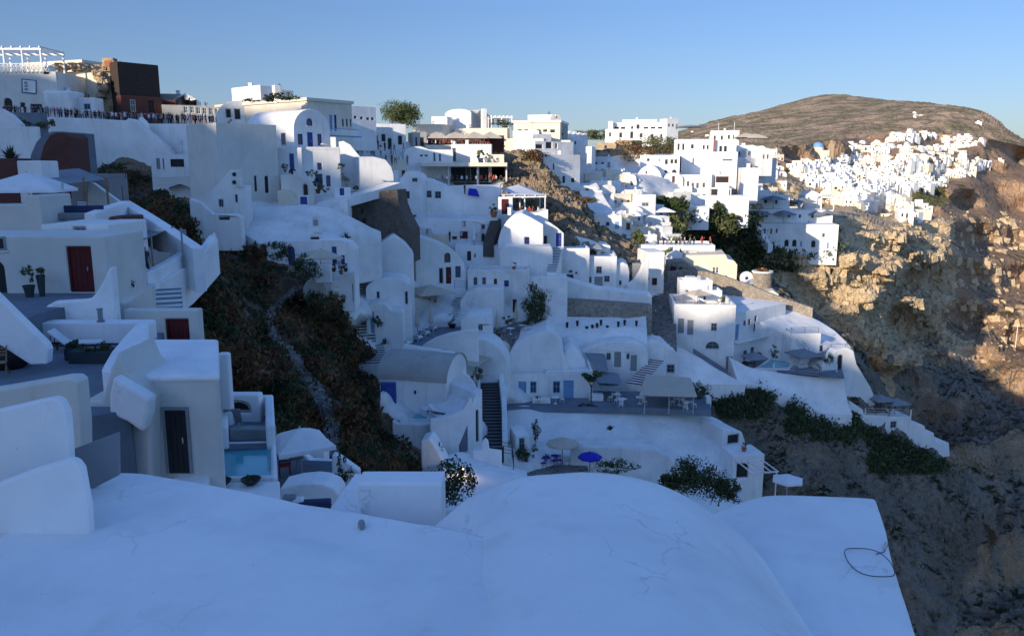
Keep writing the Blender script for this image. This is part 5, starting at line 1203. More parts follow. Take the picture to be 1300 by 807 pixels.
path('white coping ramp running up above the dark stone wall', densify([(403,263,88),(424,254,91),(450,247,93),(472,241,95),(500,232,98)], 3), 2.2, 'white', 'coping', 1.0, cat='wall')
B('white wall end left of the dark stone wall', 424, 442, 254, 284, D=90, yaw=0, dep=2, m='white', name='wall_end', cat='wall')
B('tall dark stone retaining wall in the centre left', 440, 526, 0, 306, D=95, yaw=-8, dep=4, m='dstone', name='stone_wall', cat='wall', prof=[(440,260),(448,252),(470,246),(495,241),(504,241),(506,258),(513,276),(522,292)], ops=[(458,264,461,271,'o:dstone'),(459,276,465,284,'oa:dstone'),(450,279,454,283,'o:dstone')], bevel=.1)
# gate arches
umbrella('wide beige parasol under the plastered roof', 407, 325, 71.5, 3.3, 'beige', 4, 2.3, .6, 25)
shrub('dark tree like bush left of the beige parasol', P(388, 352, 68), (1.6, 1.1, 1.2), 1500, .16, ('dgreen', 'leaf'))
shrub('dark bush hugging the slope above the blue arched door', P(358, 330, 72), (1.3, .8, 1.0), 1000, .16, ('dgreen', 'leaf'))
B('small white yard wall under the beige parasol', 400, 420, 336, 352, D=70, yaw=0, dep=.5, drop=.5, m='white', name='yard_wall', cat='wall')
e = empty('lattice_fence', P(402, 344, 69.5)[:]); b = MB(); [b.bar((.15 * k, 0, 0), (.15 * k + .3 * (-1) ** k, 0, .9), .02, n=4) for k in range(8)]; b.bar((0, 0, .9), (1.2, 0, .9), .03); b.bar((0, 0, .05), (1.2, 0, .05), .03); b.build('lattice', M['white'], e); tag(e, 'white lattice fence beside the beige parasol yard', 'fence')
B('grey rounded cistern roof at the top of the scrub path', 384, 414, 0, 372, D=72, yaw=0, dep=3, m='grey', name='cistern', cat='cistern', prof=[(384,366),(388,358),(396,353),(404,353),(411,358),(414,366)], bevel=.15, drop=.6)
B('white house end with a blue window left of the long staircase', 414, 452, 0, 394, D=74, yaw=5, dep=4, m='white', name='white_house', prof=[(414,366),(422,358),(432,352),(444,346),(450,345)], ops=[(423,364,428,373,'w:blue'),(447,360,449,383,'o:dark')], drop=.1)
pots = [(428, 378), (436, 384), (410, 346), (424, 345), (433, 348), (439, 345)]
for i, (x, y) in enumerate(pots):
    pot('potted flowers ' + ['under the blue window by the staircase', 'at the foot of the white house end', 'beside the lattice fence', 'behind the yard wall', 'between the two blue doors', 'right of the small blue door'][i], P(x, y, 74), .2, .35, ['terra', 'redb'][i % 2], ls=.12, ph=.5, n=90)
A_ = P(434, 352, 76); C_ = P(450, 350, 77); C_.z = A_.z; rail('blue balcony railing above the white house end', [A_, C_], 'blue', 1.0, 3)
put('chair_b', lambda: mk_chair('dwood', 'beige'), P(428, 341, 72), 2.1, 'dark wooden chair beneath the beige parasol, left one', 'chair'); put('chair_b', None, P(434, 343, 71.5), .9, 'dark wooden chair beneath the beige parasol, right one', 'chair')
# ---- long staircase
stairs('long grey stone staircase descending between the scrub slope and white houses', (463, 440, 81), (459, 332, 92), 1.9, 30, 'paving') if False else None
st = stairs('long grey stone staircase descending between the scrub slope and white houses', (466, 442), (458, 330), 1.9, 32, 'paving', Da=80.5, Db=91, zd=1.6, edge='white2')
st2 = stairs('flared pale steps at the foot of the long staircase', (474, 462), (468, 438), 3.0, 8, 'white2', Da=77.5, Db=80.5, zd=1.6, edge='slate')
path('grey paved lane leading up to the stone wall from the staircase', densify([(458,332,91),(456,318,92),(466,306,94),(486,298,96)], 3), 2.2, 'paving', 'paved_lane', .6, kind='structure')
# ================================================================ central cluster
B('large white shoulder house right of the long staircase', 457, 525, 0, 410, D=91, yaw=10, dep=8, m='white', name='white_house', prof=[(457,345),(462,330),(478,313),(500,297),(507,302),(515,308),(525,320)], bevel=.25, chim=[(.3,.5,.5,.6)])
B('white house with a tiny square window and rounded top by the staircase', 466, 524, 354, 418, D=85, yaw=8, dep=6, m='white', shape='vault', rise=14, name='rounded_house', ops=[(478,370,482,379,'w:greyw'),(514,370,518,386,'w:greyw')], bevel=.2)
B('white terrace house with a narrow pale blue door by the staircase', 464, 512, 0, 440, D=82, yaw=4, dep=5, m='white', name='terrace_house', prof=[(464,392),(470,386),(480,384),(490,386),(496,394),(512,396)], ops=[(470,396,475,423,'d:lblue')], bevel=.15)
B('white house with an arched window and blue balcony', 527, 593, 0, 368, D=101, yaw=14, dep=9, m='white', name='arched_window_house', prof=[(527,303),(542,304),(556,308),(570,313),(580,321),(588,332),(592,345)], ops=[(564,321,572,333,'wa:redb'),(566,339,573,360,'d:red'),(578,338,585,352,'w:blue'),(557,340,563,360,'o:dark')], bevel=.12)
B('long low white roof left of the arched window house', 500, 562, 0, 372, D=103, yaw=5, dep=7, m='white', name='low_house', prof=[(500,318),(515,322),(535,330),(553,338),(561,345)], ops=[(549,348,553,357,'w:blue')], bevel=.2)
rail('blue wooden balcony railing of the arched window house', [P(577, 366, 99.5), P(591, 367, 99.5)], 'blue', 1.0, 4)
umbrella('broad beige parasol over the seated guests in the centre', 546, 370, 98.6, 4.6, 'beige', 4, 2.3, .8, 30)
zt = P(530, 394, 88).z
B('white terrace front under the broad beige parasol', 510, 568, 388, 426, D=88.5, yaw=2, dep=5, m='white', name='terrace_wall', cat='terrace', bevel=.15, kind=None) if False else B('white terrace front under the broad beige parasol', 510, 568, 392, 416, D=97.5, yaw=2, dep=5, m='white', name='terrace_wall', cat='terrace', bevel=.15)
for i, (x, y) in enumerate([(519, 392), (526, 391), (537, 392), (545, 391), (553, 391)]):
    person(8 + i % 3, P(x, y, 98.6), rp.uniform(0, 6), 'under the broad beige parasol', label=['seated person in white shirt, leftmost under the broad beige parasol', 'seated person in red top under the broad beige parasol', 'seated person in black shirt under the broad beige parasol', 'seated person in white shirt near the parasol pole', 'seated person in red top at the right under the broad beige parasol'][i])
for i, (x, y) in enumerate([(523, 393), (540, 393), (549, 393)]):
    put('table_w2', lambda: mk_table('white', False, .8), P(x, y, 98.3), .2, ['left', 'middle', 'right'][i] + ' white cafe table under the broad beige parasol', 'table')
zt = P(520, 436, 85).z
slab('dark paved sun terrace with loungers and folded parasols', [(484,442),(560,446),(600,430),(596,412),(560,408),(486,410)], 0, 2.5, 'slate', name='sun_terrace', cat='terrace', z=zt, bevel=.03)
lp = [(493,430,20),(503,436,60),(512,428,70),(520,437,75),(524,423,70),(534,430,78),(543,424,78),(552,418,80),(536,414,70),(507,418,40),(518,414,60)]
lw = ['nearest the long staircase', 'at the front left corner', 'in the left half, second row', 'at the front of the terrace middle', 'between the folded parasols', 'in the front row, centre right', 'near the curved parapet', 'at the far right by the potted olive', 'behind the right folded parasol', 'in the back row on the left', 'in the back row beside the left folded parasol']
for (x, y, a), t in zip(lp, lw):
    p = Pz(x, y, zt); put('lounger_w', lambda: mk_lounger('white', 'canvas'), (p.x, p.y, zt), R(a + 90), 'white lounger on the sun terrace ' + t, 'sun lounger', 'loungers on the sun terrace')
closed_parasol('left of the two folded beige parasols on the sun terrace', Pz(530, 422, zt), 2.7)
closed_parasol('right and taller of the two folded beige parasols on the sun terrace', Pz(547, 418, zt), 3.1)
B('sweeping white parapet around the sun terrace', 530, 607, 0, 456, D=82.5, yaw=-6, dep=.6, m='white', name='parapet', cat='parapet', prof=[(530,446),(538,437),(552,429),(570,423),(590,419),(607,418)], bevel=.12)
agave('potted palm left of the sun terrace', P(488, 437, 81), .8, 40, 'leaf', name='palm_plant')
shrub('round bush by the pale blue door', P(480, 415, 81.5), (.5, .5, .7), 400, .13)
pot('olive standard in a round black bowl on the sun terrace', Pz(574, 416, zt), .45, .45, 'black', ls=.12, ph=1.2, n=200)
pot('dark planter of shrubs behind the sun terrace', Pz(507, 410, zt), .5, .4, 'bone', ls=.15, ph=.8, n=260)
stairs('short white stairway above the sun terrace', (571, 402), (579, 377), 2.0, 9, 'white', Da=96, Db=103, zd=2.2, edge='slate')
B('white wall right of the short white stairway', 584, 640, 0, 420, D=98.5, yaw=0, dep=4, m='white', name='white_wall', cat='wall', prof=[(584,382),(592,372),(605,366),(640,366)], bevel=.12)
dish('round white dish beside the short white stairway', P(598, 392, 93), .3, .6)
B('white house with a small arched window below the white wall', 585, 630, 0, 446, D=89, yaw=0, dep=6, m='white', name='small_house', prof=[(585,408),(592,403),(622,403),(625,412)], ops=[(607,411,613,419.5,'wa:greyw')], bevel=.05)
B('pair of rounded white roof humps at the centre', 588, 650, 0, 470, D=85, yaw=0, dep=5, m='white', name='roof_hump', cat='roof', prof=[(588,445),(596,434),(608,430),(622,432),(634,440),(642,450),(648,462)], bevel=.2)
# ---- red double door house
B('white cave house with dark red double doors and round outline', 552, 628, 0, 314, D=119, yaw=4, dep=7, m='white', name='cave_house', prof=[(552,300),(560,288),(572,282),(590,279),(606,280),(618,285),(625,296)], ops=[(574,296,580,304,'w:redb'),(584,294,594,311,'d:red'),(587,281,591,288,'o:greyw'),(600,296,605,304,'oa:dark'),(611,296,616,307,'oa:dark'),(611,285,616,291,'w:greyw')], bevel=.15)
B('long white terrace wall below the dark red double doors', 578, 640, 312, 340, D=112, yaw=2, dep=5, m='white', name='terrace_wall', cat='wall', ops=[(593,319,598,331,'d:dwood'),(602,322,604,327,'o:dark')])
closed_parasol('folded pale parasol before the dark red double doors', P(602, 311, 113.5), 3.0, 'canvas')
for i, (x, y) in enumerate([(586, 311), (598, 311), (608, 311)]): put('chair_w3', lambda: mk_chair('white', 'canvas'), P(x, y, 114), i, ['left', 'middle', 'right'][i] + ' white chair on the terrace of the dark red double doors', 'chair')
B('white sloping wall left of the dark red double door house', 518, 566, 0, 322, D=116, yaw=0, dep=3, m='white', name='sloping_wall', cat='wall', prof=[(518,282),(530,286),(545,292),(560,300),(566,308)])
B('faded cream wall under the sloping white wall', 516, 566, 298, 325, D=112, yaw=-4, dep=3, m='cream', name='cream_wall', cat='wall')
shrub('dark ivy bush over the end of the stone wall', P(508, 304, 108), (1.8, 1, 1.2), 900, .2, ('dgreen', 'leaf'))
shrub('hanging green plants along the stone wall corner', P(517, 290, 112), (1.2, 1, 1.8), 700, .2, ('leaf', 'dgreen'))
person(0, P(571, 308, 112), 1.0, '', label='person in navy clothes left of the dark red double doors')
# ---- upper long wall houses
B('small white house with a red brown window above the stone wall', 503, 538, 0, 284, D=127, yaw=-5, dep=6, m='white', name='small_house', prof=[(503,244),(508,228),(514,219),(522,217),(530,221),(536,230)], ops=[(512,243,520,252,'w:redb'),(523,226,530,231,'w:greyw'),(512,262,520,270,'o:dark')])
B('long stepped white house front with two grey windows', 536, 636, 0, 284, D=130, yaw=0, dep=8, m='white', name='long_house', prof=[(536,226),(545,228),(556,233),(566,237),(600,236),(635,236)], ops=[(541,242,548,251,'w:greyw'),(552,243,560,252,'w:greyw')])
poly('blue tarpaulin leaning on the long white house front', [(595,239),(605,240),(609,250),(594,248)], 129, 0, .3, 'bluec', name='tarpaulin', cat='tarpaulin')
person(2, P(590, 247, 129), 1.0, '', label='dark clothed person standing left of the blue tarpaulin')
zt = P(560, 276, 124).z
slab('narrow white terrace ledge below the long white house front', [(525,279),(632,278),(632,272),(528,272)], 0, 2.5, 'white', name='terrace', cat='terrace', z=zt)
for i, x in enumerate([557, 562, 569, 574]): put('chair_w3', None, Pz(x, 276, zt), 2 + i, ['first', 'second', 'third', 'fourth'][i] + ' white chair from the left on the narrow ledge', 'chair')
put('lounger_w', None, Pz(597, 275, zt), R(60), 'white lounger on the narrow ledge below the blue tarpaulin', 'sun lounger')
B('white gateway with a dark red door beside the glass restaurant', 633, 651, 250, 280, D=123, yaw=5, dep=.8, m='white', name='gateway', cat='gate', ops=[(637,253,646,272,'d:red')])
pot('big terracotta pot of flowers left of the dark red gateway door', P(627, 276, 121), .55, .9, 'terra', ls=.2, ph=1.0, n=200)
stairs('narrow dark steps below the dark red gateway door', (620, 308), (630, 278), 1.5, 14, 'dstone', Da=112, Db=121, zd=2)
# restaurants
B('lower restaurant pavilion base in dark stone', 540, 645, 208, 236, D=152, yaw=0, dep=7, m='dstone', name='restaurant', cat='restaurant', ops=[(552,214,560,229,'o:dark'),(566,212,592,231,'o:dark'),(597,212,624,231,'o:dark')])
pergola('long white beamed roof of the lower restaurant', 533, 643, 208, 233, 148, 4, 'white', 0, nb=5, posts=4, th=.3)
B('thick white flat roof over the lower restaurant', 534, 644, 206.5, 211.5, D=146, dep=7, drop=0, m='cream', name='flat_roof', cat='roof')
for i, x in enumerate(np.linspace(549, 636, 15)):
    person(rp.choice([8, 9, 10, 8, 10]), P(x, 231, 146 + (i % 3)), rp.uniform(0, 6), 'at the lower restaurant', group='diners at the lower restaurant', label='person seated at the crowded tables of the lower restaurant')
person(3, P(622, 232, 145), 0, '', label='person in red top standing at the lower restaurant'); person(9, P(627, 231, 145), 0, '', label='person in red seated right of the standing one at the lower restaurant')
B('white first floor above the lower restaurant', 573, 624, 183, 215, D=156, yaw=0, dep=6, m='white', name='white_house', ops=[(574,188,579,205,'w:greyw')])
B('white stepped houses left of the lower restaurant roof', 513, 575, 0, 222, D=150, yaw=15, dep=6, m='white', name='stepped_house', prof=[(513,192),(526,186),(534,186),(545,190),(575,190)], ops=[(533,196,537,199,'o:dark'),(539,196,543,199,'o:dark'),(550,194,553,205,'w:lblue'),(557,195,560,205,'w:lblue')])
B('small cream house at the right end of the lower restaurant', 620, 640, 196, 215, D=152, yaw=0, dep=4, m='cream', name='small_house')
pot('potted yucca on the white first floor terrace', P(610, 207, 150), .5, .9, 'greyw', ls=.5, ph=1.6, n=60)
pot('second potted plant right of the yucca', P(618, 207, 150), .4, .8, 'greyw', ls=.3, ph=1.0, n=60)
B('white terrace front of the upper restaurant', 540, 622, 184, 200, D=163, yaw=0, dep=6, m='cream', name='terrace_wall', cat='terrace')
for i, (x, w_) in enumerate([(554, 4.2), (578, 4.4), (602, 4.4), (622, 4.0)]):
    umbrella(['leftmost', 'second from left', 'third from left', 'rightmost'][i] + ' of the four big beige parasols of the upper restaurant', x, 175, 168 + (i == 3) * 3, w_, 'beige', 4, 2.3, 1.2, 18, group='beige parasols of the upper restaurant')
for i, x in enumerate(np.linspace(543, 620, 16)):
    person(rp.choice([8, 9, 10]), P(x, 185, 166 + (i % 2) * 2), rp.uniform(0, 6), 'x', group='diners at the upper restaurant', label='person seated in shade at the upper restaurant under beige parasols')
B('brown shaded back wall of the upper restaurant', 540, 640, 172, 190, D=173, yaw=0, dep=2, m='redb', name='back_wall', cat='wall')
B('grey kiosk with a dark front left of the beige parasols', 524, 542, 168, 190, D=165, yaw=20, dep=4, m='grey', name='kiosk', cat='kiosk', ops=[(527,174,530,186,'o:dark'),(533,174,539,186,'o:dark')])
B('long cream parapet wall behind the upper restaurant', 578, 644, 163, 180, D=185, yaw=-10, dep=3, m='cream', name='parapet_wall', cat='wall')
B('white flat wall block right of the round tree', 525, 562, 158, 175, D=182, yaw=-15, dep=8, m='cream', name='flat_block', xr=578)
B('white villa with a barrel roof on the skyline', 566, 598, 139, 162, D=196, yaw=-20, dep=10, m='white', shape='vault', rise=5, name='skyline_villa', xr=None, drop=3)
B('brown stone gabled villa front with three windows on the skyline', 597, 624, 141, 166, D=194, yaw=45, dep=9, m='grey', name='gabled_villa', prof=[(597,142),(599,140),(602,144),(606,144),(610,139),(614,143),(618,143),(624,150)], ops=[(598,150,600,157,'w:white'),(605,151,608,158,'w:white'),(609,151,612,158,'w:white')])
B('small white chimney towers on the skyline villa', 613, 618, 138, 150, D=192, yaw=20, dep=1.5, m='white', name='chimney_block', cat='chimney')
B('white block stepping left of the skyline villa', 548, 568, 148, 163, D=190, yaw=-10, dep=5, m='white', name='flat_block', xr=None)
pergola('white pergola with plants right of the skyline villa', 624, 650, 148, 160, 192, 5, 'white', 10, nb=6, posts=3, th=.3)
shrub('roof garden greenery beneath the skyline pergola', P(640, 161, 190), (4, 1.5, 1), 500, .35, ('leaf2', 'dgreen'))
for i, x in enumerate([626, 631, 645]): person([2, 5, 0][i], P(x, 160, 188), i, '', label=['left', 'middle', 'right'][i] + ' person on the roof terrace right of the skyline villa')
# glass restaurant
pergola('white framed glass restaurant canopy on the cliff edge', 640, 692, 249, 272, 126, 5, 'white', 8, roof='canvas', nb=5, posts=3, th=.22, name='glass_pavilion')
sail('sunlit white sloping canvas above the glass restaurant', [(636,240,136),(660,234,142),(694,248,136),(664,252,124)], 'canvas', sag=.1)
for i, x in enumerate([659, 663, 667, 672, 677, 683]): person([9, 10, 8, 9, 10, 8][i], P(x, 272, 124.5), i, '', group='diners in the glass restaurant', label='person seated inside the white framed glass restaurant')
B('white curved terrace base under the glass restaurant', 650, 696, 0, 296, D=121, yaw=5, dep=5, m='white', name='terrace_wall', cat='terrace', prof=[(650,268),(665,271),(685,270),(696,266)])
# ---- house with blue door on the right edge
B('tall white house with a single dark window in the centre', 632, 692, 0, 345, D=110, yaw=-3, dep=9, m='white', name='tall_house', prof=[(632,306),(636,292),(643,281),(652,273),(662,270),(676,277),(690,285)], ops=[(666,301,672,311.5,'w:blue')], bevel=.15, chim=[(.2,.6,.5,.5)])
B('white annex with dark blue doors right of the tall house', 688, 717, 0, 318, D=112, yaw=8, dep=7, m='white', name='annex', cat='house', prof=[(688,283),(698,282),(708,289),(716,296)], ops=[(688.7,299,695,312.5,'o:dark'),(706,296,713,313,'d:blue')])
B('white battered skirt wall below the tall house', 634, 702, 312, 380, D=107, yaw=-2, dep=4, m='white', name='skirt_wall', cat='wall', prof=[(634,318),(640,312),(700,313),(702,318)], bevel=.15)
stairs('thin white outside stair right of the skirt wall', (700, 346), (708, 314), 1.3, 16, 'white', Da=105, Db=111, zd=3, edge='slate')
B('white house with narrow dark windows below the skirt wall', 594, 672, 346, 402, D=102, yaw=0, dep=5, m='white2', name='lower_house', ops=[(601,352,606,362,'w:greyw'),(612,352,617,362,'w:greyw'),(627,354,631,368,'d:redb'),(640,356,646,364,'w:blue'),(651,380,656,397,'d:red')])
B('white wall behind the dark conifer', 670, 720, 352, 402, D=103, yaw=0, dep=4, m='white', name='white_wall', cat='wall', ops=[(672,361,676,370,'w:greyw')])
tree('dark bushy conifer in the centre of the village', P(680, 418, 96.5), 5.6, (1.75, 1.6, 2.6), 5200, .17, ('dgreen', 'leaf'), 'conifer', .1, 3.0)
closed_parasol('left folded beige parasol by the dark conifer', P(631, 424, 95), 2.9); closed_parasol('right folded beige parasol by the dark conifer', P(655, 414, 97), 3.0)
zt = P(650, 422, 95).z
slab('brown paved terrace of the folded parasols by the conifer', [(622,432),(690,428),(700,408),(640,404),(622,410)], 0, 2, 'paving', name='terrace', cat='terrace', z=zt, bevel=.02)
for i, (x, y) in enumerate([(640, 420), (648, 424), (663, 420), (670, 424)]):
    put('table_w2', None, Pz(x, y, zt), i, ['first', 'second', 'third', 'fourth'][i] + ' white cafe table from the left beside the dark conifer', 'table')
for i, (x, y, s) in enumerate([(645, 411, .9), (668, 412, .8), (660, 427, .8), (692, 418, .8)]): shrub(['dark shrub between the folded parasols', 'dark shrub at the conifer foot', 'shrub on the terrace front edge by the conifer', 'low shrub right of the conifer'][i], P(x, y, 96), (s, s * .7, s * .7), 420, .14, ('dgreen', 'leaf'))
B('short dark red wall at the left end of the conifer terrace', 626, 636, 424, 436, D=92, yaw=0, dep=.5, m='redb', name='red_wall', cat='wall')
# ---- right centre terraces
B('white terrace house with an air conditioner below the rock', 704, 748, 318, 358, D=113, yaw=0, dep=8, m='white', name='terrace_house', ops=[(722,343,727,346.5,'w:greyw'),(719,348,728,355,'w:greyw'),(730,345,733,348,'o:dark')])
B('sunlit white house with a grey blue door and three windows', 744, 782, 328, 372, D=114, yaw=-4, dep=8, m='white', name='terrace_house', ops=[(757,338,764,347,'w:greyw'),(744.6,351,751,359,'w:greyw'),(754.5,351,765,365,'d:greyw'),(767,350,774,358,'w:greyw')])
ac('air conditioner on the white terrace house below the rock', P(713, 334, 111))
umbrella('small grey green parasol on the roof terrace below the rock', 757, 314, 119, 2.8, 'greyw', 6, 2.2, .6, 0)
B('white domed roof behind the small grey green parasol', 708, 775, 0, 330, D=121, yaw=0, dep=6, m='white', name='rounded_house', prof=[(708,312),(718,303),(732,300),(748,304),(760,309),(775,312)], ops=[(717,307,722,312,'o:dark'),(719,315,727,319,'w:greyw')])
B('low white boundary wall with a round edge below the terrace houses', 690, 832, 0, 392, D=107, yaw=-3, dep=3, m='white', name='boundary_wall', cat='wall', prof=[(690,352),(712,352),(735,359),(760,366),(800,371),(828,374)], bevel=.2)
B('white slender house right of the grey blue door house', 781, 800, 333, 372, D=114.5, yaw=-5, dep=6, m='white', name='slender_house', ops=[(786,356,789,362,'w:greyw')], prof=[(781,340),(786,334),(791,333),(797,336),(799,345)])
B('curving white staircase wall beside the stone lane', 797, 826, 0, 378, D=113, yaw=10, dep=1, m='white', name='stair_wall', cat='wall', prof=[(797,362),(806,356),(814,344),(818,334),(824,330)])
B('grey blue shaded gate panel beside the curving stair wall', 802, 815, 334, 368, D=115, yaw=-5, dep=.6, m='grayint', name='gate_panel', cat='gate')
B('white terrace block right of the curving stair wall', 820, 842, 320, 376, D=119, yaw=5, dep=6, m='white', name='terrace_block', cat='house', ops=[(828,353,834,362,'o:redb')])
B('bright white small cube house beside the young palm', 813, 832, 311, 336, D=127, yaw=-10, dep=4, m='white', name='cube_house')
tree('young yellow green palm like tree beside the cube house', P(809, 326, 129), 4.2, (1.2, 1.2, 1.5), 900, .35, ('leaf2', 'leaf2'), 'tree', .1, 2.9)
B('long stone retaining wall in the middle of the village', 690, 828, 0, 408, D=104.5, yaw=-3, dep=3, m='stone', name='stone_wall', cat='wall', prof=[(690,391),(705,385),(722,382),(760,384),(800,387),(828,389)], bevel=.06)
plaster('broad white rooftop spotted with small plant pots', [
 [(694,402,103),(706,398,103.5),(722,402,104),(760,402,104),(795,403,104),(820,400,104)],
 [(702,425,99.5),(712,420,100.5),(730,420,101),(762,418,101),(796,418,101),(821,416,102)],
 [(712,450,96),(722,446,97),(740,436,99),(764,434,99),(797,434,99),(822,438,99)]], 3.5, 60, 30, .12, .5, 'white')
for i, (x, y) in enumerate([(720, 412), (733, 410), (745, 417), (752, 415), (763, 409), (758, 413), (771, 416), (785, 411), (793, 409), (808, 410), (724, 421), (740, 423)]):
    h_ = P(x, y, 101.5); b = MB(); b.lathe([(.12, -.4), (.2, .3), (.16, .3)], 8); o = b.build('pot', M['black'], None, h_[:]); tag(o, 'small dark pot on the broad white rooftop below the stone wall', 'pot', 'dark pots on the broad white rooftop')
B('white cave hotel front with two grey doors', 732, 824, 0, 482, D=97, yaw=-4, dep=5, m='white', name='cave_hotel', cat='house', prof=[(732,450),(745,442),(762,435),(785,433),(805,434),(818,440),(823,450)], ops=[(770,448,775.5,457,'w:greyw'),(780,447,788,466,'d:greyw'),(795.5,449,799,456,'w:greyw'),(801,451,808,471,'d:greyw')], bevel=.15)
sail('slanting grey awning at the left of the cave hotel', [(742,448,95),(768,449,97),(772,470,92),(760,472,90)], 'greyc', sag=.1)
sail('grey awning over the lower bar of the cave hotel', [(752,470,92),(785,474,93),(790,488,88),(758,486,88)], 'greyc', sag=.1)
sail('dark awning behind the potted palm terrace', [(752,478,90),(768,476,92),(790,492,87),(764,494,87)], 'grayint', sag=.1)
stairs('white outside stairs with dark treads right of the cave hotel', (806, 488), (836, 456), 2.0, 12, 'white', Da=92, Db=98, zd=2.5, edge='redb')
B('white mound roof right of the outside stairs', 818, 862, 0, 482, D=100, yaw=-6, dep=8, m='white', name='mound_roof', cat='roof', prof=[(818,434),(826,433),(842,436),(856,444),(862,454)], ops=[(847,463,856,473,'w:greyw')], bevel=.25)
slab('wide grey beige flat canopy above the dining terrace', [(812,500),(885,502),(877,479),(820,475)], 82.7, .22, 'beige', name='canopy', cat='canopy')
for i, x in enumerate([818, 849, 880]): post(['left', 'middle', 'right'][i] + ' thin pale post of the wide grey canopy', x, 499, 521, 83.6, .06, 'steel')
B('white long bench wall under the wide grey canopy', 812, 886, 502, 516, D=90.5, yaw=-2, dep=.8, m='white', name='bench_wall', cat='wall')
# ---- blue door house
B('white house with light blue doors, left wing', 640, 695, 478, 514, D=87.5, yaw=-2, dep=6, m='white', name='blue_door_house', ops=[(644,488,650.5,497,'w:lblue'),(658,483,668,508,'d:lblue'),(673,484,681,498,'w:lblue'),(660,476.6,664.5,480,'w:greyw')] if False else [(644,488,650.5,497,'w:lblue'),(658,484,668,509,'d:lblue'),(673,484,681,499,'w:lblue')])
B('white house with light blue doors, right wing', 693, 752, 474, 514, D=88.2, yaw=0, dep=6, m='white', name='blue_door_house', ops=[(702,484,711,499,'w:lblue'),(715.5,483,728,509,'d:lblue')])
B('big rounded white roof above the light blue doors', 639, 722, 0, 486, D=89.5, yaw=-3, dep=8, m='white', name='rounded_roof', cat='roof', prof=[(639,478),(642,460),(648,446),(655,436),(668,429),(682,424),(694,419),(703,425),(711,438),(716,452),(722,468)], ops=[(640.8,455,643.2,465,'w:greyw'),(660,474,665,479,'w:greyw')], bevel=.4)
B('second rounded white roof above the right light blue door', 712, 750, 0, 486, D=91, yaw=0, dep=7, m='white', name='rounded_roof', cat='roof', prof=[(712,460),(718,446),(726,440),(734,446),(742,458),(748,470)], bevel=.3)
zt = P(700, 512, 86).z
slab('grey dining terrace along the light blue doors', [(640,517),(700,517),(830,517.5),(893,521),(903,522),(900,498),(760,496),(640,500)], 0, .6, 'slate', name='dining_terrace', cat='terrace', z=zt, bevel=.02)
for i, (x, y) in enumerate([(705, 512), (783, 508), (790, 514), (862, 514), (872, 518), (812, 512)]):
    p = Pz(x, y, zt); lb = ['before the right light blue door', 'left of the cave hotel bar', 'beside the bar chairs', 'under the wide grey canopy', 'at the right end of the dining terrace', 'in the middle of the dining terrace'][i]
    put('table_w2', None, p, .3 * i, 'white cafe table ' + lb, 'table')
    for k, a in enumerate([0.3, 2.4]): put('chair_w3', None, (p.x + .8 * math.cos(a + i), p.y + .8 * math.sin(a + i), p.z), a + i + 1.57, ['right hand', 'left hand'][k] + ' chair of the white table ' + lb, 'chair')
agave('dark spiky bush in the white planter between the blue doors', Pz(683, 511, zt), 1.0, 60, 'dgreen', name='spiky_bush')
B('white planter box beside the light blue door', 676, 699, 506, 516, D=86, yaw=0, dep=.9, m='white', name='planter_box', cat='planter')
B('white raised planter right of the light blue doors', 748, 766, 501, 512, D=87, yaw=0, dep=1, m='white', name='planter_box', cat='planter')
tree('small palm tree at the right corner of the blue door house', P(750, 512, 86.5), 3.6, (1.3, 1.2, .6), 600, .35, ('leaf', 'leaf2'), 'palm_tree', .09, 3.0)
shrub('round green bush at the right end of the dining terrace', P(889, 520, 88), (1.1, .9, 1.2), 1000, .14, ('leaf', 'leaf2'))
shrub('tall dark hedge bush above the round green bush', P(890, 506, 90), (1.2, 1, 1.4), 1000, .16, ('dgreen', 'leaf'))
shrub('low dark shrubs on the edge of the dining terrace', P(745, 517, 85), (1.2, .5, .4), 350, .12, ('dgreen', 'redb'))
B('white wall post at the right end of the dining terrace', 896, 902, 504, 532, D=86, yaw=0, dep=1, m='white', name='wall_post', cat='wall')
# ---- dark staircase
stairs('dark staircase with black treads in the lower centre', (624, 568), (624, 481), 2.3, 22, 'dwood', Da=71, Db=85, zd=1.5, edge='slate')
path('dark handrail wall left of the dark staircase', [(609,566,71),(607,520,76.5),(608,484,83)], .3, 'near', 'stair_wall', 1.2, cat='wall', up=.7)
path('white stepped wall right of the dark staircase', [(641,570,71),(640,520,77.5),(636,484,84)], .5, 'white', 'stair_wall', 1.5, cat='wall', up=.9)
rail('black handrail at the foot of the dark staircase', [P(602, 572, 67), P(650, 580, 66), P(652, 596, 63)], 'black', 1.2, 4)
# ---- grey vault house
hvault('white house with a long grey barrel roof beside the scrub slope', 480, 480, 566, 486, 70, 6.0, 4.2, 1.9, 'white', 'grey_roofed_house', yawd=0)
q = LAST; A_, C_, n2, u2 = q['A'], q['B'], q['n'], q['u']
b = MB(); prof = [(-.12 * 0 + (3.0 + .12) - (3.0 + .12) * math.cos(t) - .12, 1.93 * math.sin(t) + .03) for t in [math.pi * j / 16 for j in range(17)]]
pin = [(3.0 - 3.0 * math.cos(t), 1.9 * math.sin(t) - .02) for t in [math.pi * j / 16 for j in range(17)]][::-1]
b.prism([A_ - u2 * .1 - n2 * y + Vector((0, 0, z)) for y, z in prof + pin], u2 * ((C_ - A_).length + .2)); b.build('roof', M['grey'], q['root'])
b = MB()
for px0, px1, y0, y1, k_ in [(538.5, 541, 495, 499, 'lamp')]: b.lathe([(.06, -.2), (.12, 0), (.05, .12)], 8, c=onplane(527, 497, A_ + n2 * .08, n2))
b.build('wall_lamp', M['black'], q['root'])
